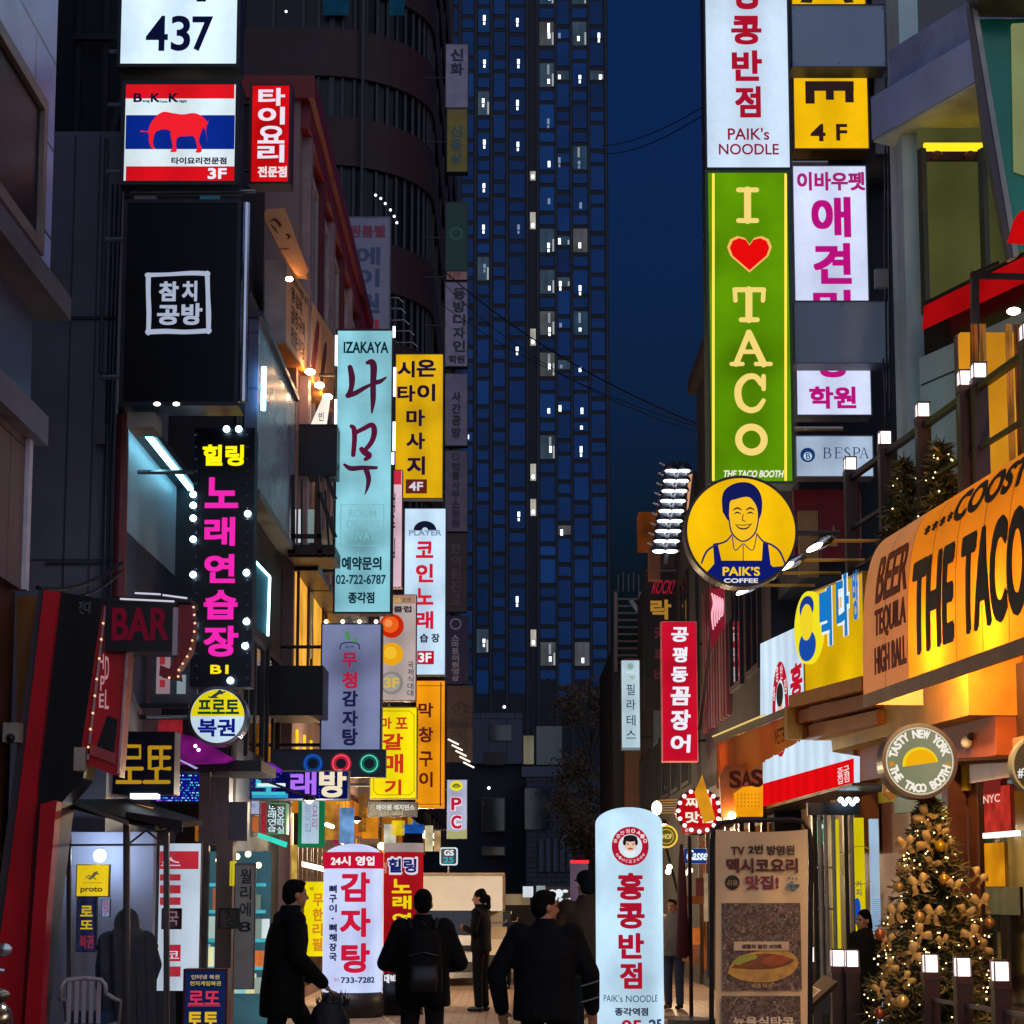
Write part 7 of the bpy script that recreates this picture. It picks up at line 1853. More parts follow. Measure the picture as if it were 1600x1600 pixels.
# ---- inflatable advertising columns
def bend(mb_pts, c, r):
    out = []
    for p, extra in mb_pts: pass
def cyl_word(body, root, c, r, u0, v0, u1, v1, mat, fat=0.0, off=0.014, w=0.004, hard=False):
    """lettering wrapped round an upright column of radius r whose axis stands at c; u is arc length from the front"""
    vs, fs, x0, y0, x1, y1 = glyphs(body, off)
    fat = fat if hard else min(fat, 0.03 * (v1 - v0), 0.034 * (u1 - u0) / max(1, len(body.replace(' ', ''))))
    bm = bmesh.new()
    vv = [bm.verts.new((u0 + (x - x0) / (x1 - x0) * (u1 - u0), v0 + (y - y0) / (y1 - y0) * (v1 - v0), 0)) for x, y in vs]
    for f in fs:
        try: bm.faces.new([vv[i] for i in f])
        except ValueError: pass
    k = max(3, int((u1 - u0) / (r * 0.15)))
    for i in range(1, k):
        g_ = bm.verts[:] + bm.edges[:] + bm.faces[:]
        bmesh.ops.bisect_plane(bm, geom=g_, plane_co=(u0 + (u1 - u0) * i / k, 0, 0), plane_no=(1, 0, 0))
    bmesh.ops.triangulate(bm, faces=bm.faces[:])
    bm.verts.ensure_lookup_table(); bm.verts.index_update()
    P_ = [(q.co.x, q.co.y) for q in bm.verts]; Fc = [tuple(q.index for q in f.verts) for f in bm.faces]; bm.free()
    m = MB()
    for j, (a, b) in enumerate([(0, 0)] + ([(-fat, 0), (fat, 0), (0, fat), (0, -fat), (fat * .7, fat * .7), (-fat * .7, fat * .7), (fat * .7, -fat * .7), (-fat * .7, -fat * .7)] if fat else [])):
        rr = r + w + 0.0008 * j
        m.add([(c[0] + rr * math.sin((x + a) / r), c[1] - rr * math.cos((x + a) / r), y + b) for x, y in P_], Fc)
    m.build('lettering', mat, root)
def column_thing(lbl, xc, w_px, y_top, d, skin, base_mat, base_h):
    s_ = FPX / d
    X = (xc - 800) / s_; r = w_px / 2 / s_
    ztop = at(xc, y_top, d).z
    c = (X, d + r, 0)
    t = thing('inflatable_column', lbl, 'advertising column', c)
    MB().lathe((X, d + r, 0), [(r * 1.02, 0), (r * 1.04, base_h * 0.5), (r * 0.98, base_h)], 40).build('base', base_mat, t, True)
    pr = [(r, base_h + 0.002), (r * 1.005, base_h + 0.1)]
    sh = ztop - r * 0.5
    pr += [(r, base_h + (sh - base_h) * k / 6) for k in range(1, 7)]
    pr += [(r * math.cos(a), sh + r * 0.5 * math.sin(a)) for a in [R(k) for k in range(10, 91, 10)]]
    body = MB().lathe((X, d + r, 0), pr, 48).build('skin', skin, t, True)
    fr = front(d)
    def wr(bd, rect, mat, **k):                      # rect in photo pixels as seen flat at the column's front
        a = fr.px(rect[0], rect[3]); b = fr.px(rect[2], rect[1])
        ua = r * math.asin(max(-.98, min(.98, (a[0] - X) / r))); ub = r * math.asin(max(-.98, min(.98, (b[0] - X) / r)))
        cyl_word(bd, t, c, r, ua, a[1], ub, b[1], mat, **k)
    def band(y0, y1, mat, w=0.003, a0=-math.pi, a1=math.pi, nm='band'):
        z0, z1 = fr.px(xc, y1)[1], fr.px(xc, y0)[1]; m = MB(); n = 40
        rr = r + w; vs = []
        for i in range(n + 1):
            a = a0 + (a1 - a0) * i / n
            vs += [(c[0] + rr * math.sin(a), c[1] - rr * math.cos(a), z0), (c[0] + rr * math.sin(a), c[1] - rr * math.cos(a), z1)]
        m.add(vs, [(2 * i, 2 * i + 2, 2 * i + 3, 2 * i + 1) for i in range(n)]).build(nm, mat, t, True)
    return t, wr, band, c, r, fr
skin1 = glow('#bcdcf0', 1.0, 0.22, 1.6)
t, wr, band, c, r, fr = column_thing('tall glowing white blue column with red Korean letters in the middle of the street', 985, 106, 1259, 16.8, skin1, paint('#2a2c34', 0.5), 0.25)
red = ink('#a8142c')
for ch, q in zip('홍콩반점', ((966, 1365, 1005, 1405), (966, 1412, 1006, 1450), (968, 1459, 1005, 1497), (970, 1505, 1002, 1544))): wr(ch, q, red, fat=0.012)
wr("PAIK's NOODLE", (945, 1555, 1028, 1566), ink('#34445c'), fat=0.0, off=0.004); wr('종각역점', (962, 1575, 1012, 1587), ink('#34344c'), fat=0.002)
wr('05', (972, 1594, 1002, 1612), red, fat=0.006); wr('25', (1014, 1594, 1034, 1610), ink('#30405c'), fat=0.004)
# emblem wrapped on the column
def wrapdisc(cx, cy, r0, r1, mat, w, n=40, nm='emblem', ry=1.0):
    z = fr.px(cx, cy)[1]; uc = r * math.asin((fr.px(cx, cy)[0] - c[0]) / r); s_ = fr.d if hasattr(fr, 'd') else 16.8
    k_ = 16.8 / 3000; vs = []; rr = r + w; m = MB()
    rings = [r0 + (r1 - r0) * i / 4 for i in range(5)]
    for q in rings:
        for i in range(n):
            a = 2 * math.pi * i / n; uu = uc + q * k_ * math.cos(a)
            vs.append((c[0] + rr * math.sin(uu / r), c[1] - rr * math.cos(uu / r), z + q * k_ * ry * math.sin(a)))
    m.add(vs, [(j * n + i, j * n + (i + 1) % n, (j + 1) * n + (i + 1) % n, (j + 1) * n + i) for j in range(4) for i in range(n)]).build(nm, mat, t, True)
wrapdisc(985, 1322, 18.5, 30, ink('#b01430'), 0.004); wrapdisc(985, 1322, 0, 18.5, ink('#d4e2ec'), 0.0045)
wrapdisc(984, 1333, 0, 9, ink('#e4eef4'), 0.006, ry=.7); wrapdisc(985, 1319, 0, 9, ink('#e8c0a4'), 0.007, ry=1.25); wrapdisc(985, 1310, 0, 10.5, ink('#1c1a1c'), 0.009, ry=.5)
wrapdisc(976, 1316, 0, 2.5, ink('#1c1a1c'), 0.009, ry=2); wrapdisc(994, 1316, 0, 2.5, ink('#1c1a1c'), 0.009, ry=2)
wrapdisc(981, 1319, 0, 1.2, ink('#2a2020'), 0.010); wrapdisc(989, 1319, 0, 1.2, ink('#2a2020'), 0.010); wrapdisc(985, 1326, 0, 4, ink('#a84a44'), 0.010, ry=.35)
for k, ch in enumerate('홍콩반점0410'):
    a = R(160 - 20 * k); x = 985 + 24 * math.cos(a); y = 1322 - 24 * math.sin(a); wr(ch, (x - 3, y - 3.2, x + 3, y + 3.2), ink('#f0d0d4'), w=0.008)
for k, ch in enumerate('SINCE2006'):
    a = R(215 + 14 * k); x = 985 + 24 * math.cos(a); y = 1322 - 24 * math.sin(a); wr(ch, (x - 2, y - 2.4, x + 2, y + 2.4), ink('#e8c0c8'), w=0.008)
tcol, wr, band, c, r, fr = column_thing('white advertising column with red band and big red soup letters', 550, 94, 1317, 25.0, glow('#c4cef4', 1.0, 0.14, 1.2), paint('#14141a', 0.5), 0.32)
band(1331, 1357, glow('#d01438', 0.9, 0.1, light=False))
wr('24시 영업', (517, 1338, 583, 1352), ink('#f4eef4'), fat=0.006)
for ch, q in zip('감자탕', ((533, 1364, 576, 1408), (532, 1420, 577, 1463), (534, 1475, 576, 1519))): wr(ch, q, ink('#c8183c'), fat=0.02)
for k, ch in enumerate('뼈구이·뼈해장국'):
    wr(ch, (514, 1383 + k * 15.2, 526, 1395 + k * 15.2) if ch != '·' else (518, 1434, 521, 1437), ink('#16204c'), fat=0.003)
wr('733-7282', (533, 1527, 583, 1536), ink('#20305c'), fat=0.006); wr('예약', (521, 1528, 530, 1535), ink('#c07890'))
tcol, wr, band, c, r, fr = column_thing('red advertising column with yellow karaoke letters behind the man with a backpack', 630, 62, 1319, 25.6, glow('#a8141c', 0.85, 0.25, 1.2), paint('#14141a', 0.5), 0.55)
band(1317, 1331, glow('#b9a6a0', 0.7, 0.1, light=False), 0.004)
wr('힐링', (606, 1340, 651, 1365), ink('#d8d4e4'), fat=0.018, w=0.003, hard=True); wr('힐링', (608, 1342, 649, 1363), ink('#1a2068'), fat=0.008, w=0.009)
for ch, q in zip('노래연습장', ((613, 1374, 642, 1395), (614, 1400, 642, 1420), (614, 1427, 642, 1447), (614, 1453, 642, 1474), (614, 1480, 642, 1500))): wr(ch, q, ink('#f0d018'), fat=0.016)
wr('영업중', (599, 1347, 604, 1364), ink('#c8a890'))
band(1525, 1545, paint('#101018', 0.5), 0.005); wr('대박', (601, 1523, 622, 1536), ink('#e8e8ee'), fat=0.006, w=0.01)
s = Sign('sidewalk_sign', 'bright yellow upright banner with orange Korean letters behind the white column', front(25.9), (476, 1378, 506, 1494), glow('#f0dc0c', 1.0, 0.12), paint('#8a7a10', 0.5), 0.1, 0.008)
s.col('무한리필', (489, 1396, 504, 1486), ink('#d08a1c'), fat=0.006).t('■', (484, 1386, 490, 1391), ink('#b09a18'))
# ================================================================ LEFT STREET LEVEL, warm shop fronts
F = FL(-3.2)
lw = thing('lit_shop_row', 'warm lit shop fronts behind the advertising columns on the left', 'shop', (-3.0, 32, 0))
for k, (u0, u1, h, s_) in enumerate(((28.0, 29.8, '#f4cc80', 2.4), (30.1, 32.2, '#f0b858', 2.0), (32.6, 35, '#e09a40', 1.6), (35.4, 39.5, '#d08428', 1.3))):
    o = MB().fbox(F, u0, u1, 0.25, 2.7, 0.005, 0.03).build('lit_window', glow(h, s_, 0.5, 1.6), lw)
    for j in range(4):
        u = u0 + (u1 - u0) * j / 3; MB().fbox(F, u - 0.04, u + 0.04, 0.2, 2.75, 0.03, 0.1).build('frame', BROWNMETAL, o)
    MB().fbox(F, u0 - 0.05, u1 + 0.05, 1.2, 1.26, 0.03, 0.08).build('bar', BROWNMETAL, o)
    MB().fbox(F, u0 - 0.05, u1 + 0.05, 2.75, 3.3, 0, 0.25).build('fascia', glow(('#b06a20', '#d0801c', '#e89a30', '#b86420')[k], 1.0, 0.4, 2), lw)
MB().tube([(-2.6, 27.0, 2.55), (-2.6, 29.2, 2.55)], 0.03).build('tube_lamp', glow('#fff4e0', 5), lw)
F = front(27.9)
for x0, x1, y0, y1, h, s_ in ((424, 436, 1320, 1500, '#3c2c20', .3), (436, 446, 1330, 1420, '#c8b070', .8), (456, 462, 1320, 1480, '#d8b050', .9), (508, 530, 1256, 1312, '#c88a30', .8), (530, 552, 1262, 1318, '#7aa8e0', .8), (521, 529, 1258, 1320, '#b03050', .6)):
    m = MB(); pxbox(m, F, x0, y0, x1, y1, -0.1, 0); m.build('panel', glow(h, s_, 0.5, 5), lw)
m = MB(); pxpoly(m, F, [(472, 1346), (506, 1354), (506, 1362), (472, 1354)], 0, 0.03); m.build('tube_lamp', glow('#fff0d8', 3), lw)
eb2 = thing('lit_shop_row', 'amber lit shop fronts under the yellow and orange lightboxes', 'shop', (-2.7, 45, 0))
F = FL(-2.74)
for k in range(6):
    u0 = 40.6 + 2.3 * k
    o = MB().fbox(F, u0, u0 + 2.0, 0.2, 2.6, 0.005, 0.03).build('lit_window', glow(('#f0a848', '#f8cc80', '#e08a30')[k % 3], 1.5, 0.5, 1.6), eb2)
    MB().fbox(F, u0 - .1, u0 + 2.1, 2.65, 3.4, 0, 0.3).build('fascia', glow(('#b06a20', '#7a3818', '#d8a030', '#2c6aa8')[k % 4], 0.7, 0.4, 2), eb2)
    MB().fbox(F, u0 + 0.96, u0 + 1.04, 0.2, 2.6, 0.03, 0.08).build('mullion', BROWNMETAL, o)
for k, (x, y, h) in enumerate(((596, 1322, '#ffd890'), (606, 1306, '#ffe8b0'), (590, 1336, '#ffd070'), (664, 1304, '#fff0c8'), (672, 1318, '#ffe0a0'), (682, 1306, '#ffe8c0'), (648, 1322, '#ffd890'))):
    MB().ball(at(x, y, 39), 0.08).build('lamp', glow(h, 4, light=False), eb2)
F = front(37.0)
for x0, x1, y0, y1, h, s_ in ((566, 590, 1262, 1310, '#d8841c', .9), (600, 618, 1288, 1322, '#e8e0c8', .8), (628, 662, 1288, 1302, '#1c5ab0', .8), (612, 632, 1282, 1305, '#e8c418', .9), (630, 660, 1302, 1330, '#1a1418', .4), (664, 676, 1290, 1330, '#e0d0a0', .9), (678, 688, 1298, 1330, '#c8a070', .8), (560, 572, 1240, 1300, '#8a5a28', .8)):
    m = MB(); pxbox(m, F, x0, y0, x1, y1, -0.15, 0); m.build('sign_panel', glow(h, s_, 0.4, 4), eb2)
# right-hand far shops, dim and warm
rw2 = thing('lit_shop_row', 'dim warm pub fronts behind the tall white blue column on the right', 'shop', (3.2, 30, 0))
F = Frame((3.34, 34), (0, -1))
for k in range(3):
    u0 = 0.4 + 3.0 * k
    o = MB().fbox(F, u0, u0 + 2.6, 0.3, 2.5, 0.005, 0.03).build('lit_window', glow(('#8a4a20', '#6a3018', '#9a5a28')[k], 0.7, 0.6, 2), rw2)
    for j in range(3): MB().fbox(F, u0 + 1.25 * j, u0 + 1.25 * j + .1, 0.2, 2.6, 0.03, 0.1).build('frame', BROWNMETAL, o)
    MB().fbox(F, u0 - .1, u0 + 2.7, 2.6, 3.2, 0, 0.3).build('fascia', paint('#3a1c18', 0.5), rw2)
F = front(26.5)
for x0, x1, y0, y1, h in ((1072, 1094, 1450, 1476, '#c8682c'), (1072, 1092, 1476, 1505, '#8a4a2c'), (1100, 1107, 1365, 1440, '#b89878'), (1060, 1100, 1400, 1412, '#7a3c1c'), (1088, 1100, 1372, 1400, '#5a2c24')):
    m = MB(); pxbox(m, F, x0, y0, x1, y1, -0.1, 0); m.build('panel', glow(h, 0.7, 0.4, 5), rw2)
for x, y in ((1046, 1355), (1044, 1362), (1070, 1364), (1078, 1360)):
    MB().ball(at(x, y, 25.5), 0.04).build('lamp', glow('#ffe0c0', 4, light=False), rw2)
pr = thing('closed_parasol', 'closed dark red parasol beside the tall white blue column', 'parasol', (at(1066, 1560, 24).x, 24, 0))
X = at(1080, 1560, 24).x
MB().tube([(X, 24, 0.02), (X, 24, 2.3)], 0.025).build('pole', BROWNMETAL, pr)
MB().lathe((X - .1, 24, 0.0), [(0.02, 2.2), (0.05, 1.9), (0.07, 1.3), (0.09, 0.85), (0.05, 0.8)], 14).build('canopy', paint('#4a0c14', 0.7), pr, True)
MB().lathe((X, 24, 0), [(0.3, 0), (0.3, 0.06), (0.05, 0.09)], 20).build('base', paint('#5a5a58', 0.6), pr)
pk = thing('light_pillar', 'tall pale pink lit panel behind the man in the brown jacket', 'sign', at(905, 1540, 34))
F = front(34.0); m = MB(); pxbox(m, F, 891, 1348, 920, 1560, -0.1, 0); m.build('panel', glow('#6a5468', 0.75, 0.2), pk)
m = MB(); pxbox(m, F, 891, 1344, 920, 1349, -0.05, 0.05); m.build('red_lamp', glow('#e83030', 1.4), pk)

# lamps added over the shop doors to light the paving
for k, (x, d, en, c) in enumerate(((-2.55, 24.2, 40, (1, .86, .68)), (-2.5, 28.0, 220, (1, .8, .55)), (-2.5, 31.0, 45, (1, .76, .48)), (-2.3, 37.5, 150, (1, .74, .45)), (2.55, 27.5, 60, (1, .68, .4)), (2.55, 32.5, 80, (1, .7, .42)), (-2.2, 45.0, 150, (1, .78, .5)))):
    z = 2.75; t = thing('canopy_lamp', ('canopy lamp under the colour LED screen, nearest on the left', 'canopy lamp above the white soup column on the left', 'canopy lamp under the yellow cut corner lightbox', 'canopy lamp under the tall orange lightbox', 'canopy lamp beside the red round bulb ringed sign', 'canopy lamp farther back behind the red round sign', 'farthest canopy lamp, near the PC sign')[k], 'lamp', (x, d, z), 'canopy lamps over the shop doors')
    MB().bar((x, d, z + .05), (x + (-.7 if x < 0 else .7), d, z + .3), 0.03).build('arm', BROWNMETAL, t)
    MB().lathe((x, d, z), [(.09, 0), (.06, .06), (.02, .08)], 14).build('shade', BROWNMETAL, t)
    MB().ball((x, d, z - .01), .035, .035, .03).build('bulb', glow('#ffe0b0', 6, light=False), t)
    l = bpy.data.lights.new('bulb_light', 'POINT'); l.energy = en * 3.5; l.color = c; l.shadow_soft_size = .08
    lo = bpy.data.objects.new('bulb_light', l); COL.objects.link(lo); lo.parent = t; lo.location = (0, 0, -.12)
# ================================================================ TRUCK
TD_ = 33.5
tk = thing('box_truck', 'cream box truck parked facing the street behind the man with a backpack', 'truck', (at(705, 1400, TD_).x, TD_ + 1.5, 0))
X0 = at(638, 1400, TD_).x; X1 = at(774, 1400, TD_).x; XM = (X0 + X1) / 2
crm = paint('#d4d4d2', 0.35, var=0.06); dkp = paint('#14161c', 0.3)
y0 = TD_
def tz(y): return at(700, y, TD_).z
zc = tz(1422)
m = MB()
m.add([(X0 + .04, y0 + .0, .38), (X1 - .04, y0, .38), (X1 - .06, y0 + .05, .84), (X0 + .06, y0 + .05, .84), (X1 - .12, y0 + .42, zc), (X0 + .12, y0 + .42, zc), (X0 + .04, y0 + 1.6, .38), (X1 - .04, y0 + 1.6, .38), (X1 - .12, y0 + 1.6, zc), (X0 + .12, y0 + 1.6, zc)],
      [(0, 1, 2, 3), (3, 2, 4, 5), (6, 7, 8, 9), (5, 4, 8, 9), (0, 3, 5, 9, 6), (1, 2, 4, 8, 7), (0, 1, 7, 6)])
m.build('cab', crm, tk)
d_ = Vector((0, -0.012, 0.008))
m = MB(); m.add([Vector(q) + d_ for q in ((X0 + .1, y0 + .07, .87), (X1 - .1, y0 + .07, .87), (X1 - .15, y0 + .405, zc - .02), (X0 + .15, y0 + .405, zc - .02))], [(0, 1, 2, 3)]); m.build('windscreen', glass('0c1016', 0.05), tk)
m = MB(); m.hexa([(X0 - .12, y0 + .5, zc - .02), (X1 + .12, y0 + .5, zc - .02), (X1 + .12, y0 + .9, tz(1366)), (X0 - .12, y0 + .9, tz(1366)), (X0 - .12, y0 + 4, zc - .02), (X1 + .12, y0 + 4, zc - .02), (X1 + .12, y0 + 4, tz(1366)), (X0 - .12, y0 + 4, tz(1366))])
m.build('deflector', crm, tk)
MB().box(X0 - .16, X1 + .16, y0 + 1.65, y0 + 4.6, .6, tz(1366) - .01).build('cargo_box', paint('#b9b2a4', 0.45, var=0.08), tk)
for x in (X0 - .14, X1 + .14):
    MB().bar((x, y0 + .55, zc), (x, y0 + .93, tz(1366)), 0.05).build('edge_trim', paint('#7a6250', 0.5), tk)
MB().bar((X0 - .16, y0 + .88, tz(1365)), (X1 + .16, y0 + .88, tz(1365)), 0.05).build('top_trim', paint('#8a7a68', 0.5), tk)
MB().box(X0 + .25, X1 - .25, y0 - .012, y0 + .0, .6, .7).build('grille', dkp, tk)
MB().box(X0, X1, y0 - .08, y0 + .1, .24, .42).build('bumper', paint('#3a3836', 0.4), tk)
MB().box(XM - .2, XM + .2, y0 - .095, y0 - .082, .28, .38).build('number_plate', paint('#5a7a5a', 0.5), tk)
for x in (X0 + .2, X1 - .2):
    h_ = MB().box(x - .13, x + .13, y0 - .03, y0 + .01, .52, .68).build('headlight', paint('#c8c8c4', 0.15, 0.6), tk)
    MB().box(x - .11, x + .11, y0 - .036, y0 - .031, .54, .66).build('lens', glass('8a8f94', 0.05), h_)
for x in (X0 - .2, X1 + .2):
    MB().box(x - .07, x + .07, y0 + .2, y0 + .28, 1.0, 1.28).build('mirror', dkp, tk)
for x in (X0 + .12, X1 - .12):
    for yy in (y0 + .75, y0 + 3.6):
        w_ = MB().lathe((x - .1, yy, .27), [(.16, 0.0), (.27, 0.02), (.27, .2), (.16, .22)], 24, 'x').build('wheel', BLACK, tk)
MB().box(X0 + .1, X1 - .1, y0 + .2, y0 + 4.4, .38, .6).build('chassis', BLACK, tk)
for x in (XM - .35, XM + .2):
    MB().tube([(x, y0 + .06, .88), (x + .35, y0 + .18, 1.02)], 0.008, 6).build('wiper', BLACK, tk)
# trolley with crates beside the truck
tr = thing('hand_trolley', 'hand trolley stacked with pale boxes at the truck side', 'trolley', (at(778, 1540, 32.6).x, 32.6, 0))
x = at(778, 1540, 32.6).x
for dx in (-.14, .14):
    MB().tube([(x + dx, 32.75, 0.1), (x + dx, 32.8, 1.15)], 0.015).build('rail', STEEL, tr)
for z in (.3, .5, .7, .9, 1.1):
    MB().tube([(x - .14, 32.77, z), (x + .14, 32.77, z)], 0.012).build('rung', STEEL, tr)
MB().box(x - .17, x + .17, 32.4, 32.75, .05, .08).build('toe_plate', STEEL, tr)
for dx in (-.15, .15):
    MB().lathe((x + dx - .02, 32.78, .1), [(.1, 0), (.1, .04)], 16, 'x').build('wheel', BLACK, tr)
z = 0.085
for k, (h, c_) in enumerate(((.28, '#8a8478'), (.2, '#2c2a28'), (.26, '#c8bda8'), (.2, '#9a8a70'))):
    m = MB(); m.box(x - .15, x + .15, 32.42, 32.7, z, z + h)
    single(m, 'crate', paint(c_, 0.5), ('lowest grey crate on the hand trolley', 'dark crate second from the bottom of the trolley', 'cream box third from the bottom of the trolley', 'tan box topmost on the hand trolley')[k], 'crate', 'crates stacked on the trolley')
    z += h + 0.003

# ================================================================ TREES
def leaf_mesh(name, mats, parent, centers, n, size, seed):
    rnd = random.Random(seed)
    per = [MB() for _ in mats]
    for c, r in centers:
        for _ in range(int(n * r ** 2 * 12)):
            d = Vector((rnd.gauss(0, 1), rnd.gauss(0, 1), rnd.gauss(0, 1)))
            p = Vector(c) + d * r * 0.48
            a = Vector((rnd.uniform(-1, 1), rnd.uniform(-1, 1), rnd.uniform(-1, 1))).normalized(); b = a.orthogonal().normalized()
            s_ = size * rnd.uniform(.6, 1.4)
            k = rnd.randrange(len(mats))
            per[k].add([p - a * s_, p + b * s_ * .45, p + a * s_, p - b * s_ * .45], [(0, 1, 2, 3)])
    for q, mt in zip(per, mats):
        q.build(name, mt, parent)
st = thing('street_tree', 'dark brown leafed street tree in front of the dim far blocks', 'tree', (2.9, 70, 0))
MB().tube([(2.9, 70, 0), (2.95, 70, 1.5), (2.85, 70.1, 3.2), (2.9, 70, 5.5)], 0.16, 10, 0.06).build('trunk', paint('#2a1c14', 0.8), st)
rnd = random.Random(4)
cents = []
for k in range(26):
    z = rnd.uniform(3.2, 9.3); w_ = 1.35 * math.sin(math.pi * min(1, (z - 2.4) / 7.6)) + .2
    cents.append(((2.9 + rnd.uniform(-w_, w_), 70 + rnd.uniform(-w_, w_), z), rnd.uniform(.45, .8)))
for c_, r_ in cents[:14]:
    MB().tube([(2.9, 70, max(2.2, c_[2] - 2.0)), ((2.9 + c_[0]) / 2, (70 + c_[1]) / 2, c_[2] - .7), c_], 0.05, 6, 0.015).build('limb', paint('#2a1c14', 0.8), st)
leaf_mesh('crown', [paint('#5a3a20', 0.7), paint('#3c2c1a', 0.7), paint('#4a4020', 0.7)], st, cents, 30, 0.1, 5)

# decorated tree under the awning, and two small ones on the terrace
needle = [paint('#243018', 0.7), paint('#4c4a24', 0.7), paint('#8a7a48', 0.6)]
def fir(lbl, base, h, rad, n, seed, dens=1.0, grp=None):
    t = thing('fir_tree', lbl, 'tree', base, grp)
    b = Vector(base); rnd = random.Random(seed)
    MB().tube([b + Vector((0, 0, .05)), b + Vector((0, 0, h * .97))], 0.05, 8, 0.012).build('trunk', paint('#2c1c10', 0.8), t)
    per = [MB() for _ in needle]
    for i in range(n):
        q = (i + rnd.random()) / n
        z = 0.12 * h + .88 * h * (1 - (1 - q) ** 1.0)
        a = i * 2.39996 + rnd.uniform(-.3, .3)
        L = rad * (1 - (z / h)) ** .85 * rnd.uniform(.75, 1.12) + .05
        d = Vector((math.cos(a), math.sin(a), rnd.uniform(-.25, .1)))
        s0 = b + Vector((0, 0, z))
        m_ = int(14 * L / rad * dens) + 4
        for k in range(m_):
            f = (k + rnd.random()) / m_
            p = s0 + d * L * f + Vector((0, 0, -.12 * L * f * f))
            for _ in range(3):
                e = (d * .7 + Vector((rnd.uniform(-1, 1), rnd.uniform(-1, 1), rnd.uniform(-.7, .7)))).normalized()
                w_ = e.orthogonal().normalized() * .012; ln_ = rnd.uniform(.05, .11)
                per[rnd.randrange(3)].add([p - w_, p + w_, p + e * ln_ + w_ * .3, p + e * ln_ - w_ * .3], [(0, 1, 2, 3)])
    for q, mt in zip(per, needle): q.build('branches', mt, t)
    return t, b
T1 = at(1462, 1600, 16.9); T1 = Vector((T1.x, 16.9, 0))
t1, b1 = fir('big fir tree dressed with gold bows and lights behind the low lamp fence', T1, 2.42, 0.74, 400, 3)
MB().lathe(T1, [(0.2, 0), (0.26, .3), (0.24, .32)], 20).build('pot', paint('#3a2418', 0.6), t1)
def on_cone(base, h, rad, z, a, out=1.02):
    L = rad * (1 - z / h) ** .85 * out + .03
    return Vector(base) + Vector((L * math.cos(a), L * math.sin(a), z))
def string_lights(lbl, base, h, rad, n, seed, size=0.007, col='#ffd890', s_=5):
    rnd = random.Random(seed); m = MB()
    for i in range(n):
        z = h * (.08 + .9 * rnd.random() ** 1.3); a = rnd.uniform(0, 2 * math.pi)
        m.ball(on_cone(base, h, rad, z, a, rnd.uniform(.85, 1.1)), size * rnd.uniform(.7, 1.3), n=6)
    o = m.build('fairy_lights', glow(col, s_, light=False), None)
    tag(o, lbl, 'fairy lights'); o['kind'] = 'stuff'
    return o
string_lights('tiny warm fairy lights wound round the big decorated fir', T1, 2.42, 0.74, 300, 8)
# bows and baubles
gold_c = paint('#b8985c', 0.5, 0.0, var=0.15, scale=20); gold_d = paint('#a88850', 0.5, 0.0, var=0.15, scale=20)
def bow():
    t = thing('ribbon_bow', '', 'bow', (0, 0, 0), 'gold ribbon bows on the decorated fir')
    for sx in (-1, 1):
        m = MB(); n = 8; vs = []                      # upper and lower skin of a puffed ribbon loop
        for i in range(n + 1):
            q = i / n; w_ = .012 + .04 * math.sin(math.pi * min(1, q * 1.15)) ** .8
            x = sx * .115 * q; z_ = .035 * math.sin(q * 2.2)
            vs += [(x, -.015 - .03 * math.sin(math.pi * q), z_ + w_), (x, -.03 - .045 * math.sin(math.pi * q), z_), (x, -.01 - .02 * math.sin(math.pi * q), z_ - w_)]
        m.add(vs, [(3 * i + j, 3 * i + 3 + j, 3 * i + 4 + j, 3 * i + 1 + j) for i in range(n) for j in range(2)]); m.build('loop', gold_c, t, True)
        m = MB(); vs = []
        for i in range(8):
            q = i / 7; x = sx * (.01 + .06 * q + .012 * math.sin(q * 6)); w_ = .014 + .014 * q
            vs += [(x - w_, -.02 - .03 * math.sin(q * 4), -.01 - .11 * q), (x + w_, -.02 - .03 * math.sin(q * 4 + 1.2), -.015 - .10 * q)]
        m.add(vs, [(2 * i, 2 * i + 1, 2 * i + 3, 2 * i + 2) for i in range(7)]); m.build('tail', gold_d, t, True)
    MB().ball((0, -.015, 0), .02, n=10).build('knot', gold_d, t, True)
    return t
def tree_front(x, y, push=0.02):                      # where that sight line meets the tree's outer cone
    r_ = ray(x, y); best = None
    for k in range(200):
        d = 16.0 + k * 0.01; p = _E + r_ * (d / r_.y)
        if p.z < 0.05 or p.z > 2.4: continue
        L = 0.74 * (1 - p.z / 2.42) ** .85 + .05
        if (p.x - T1.x) ** 2 + (p.y - T1.y) ** 2 <= L * L: return p - r_ * push
    p = _E + r_ * (16.6 / r_.y); return p
bw0 = None
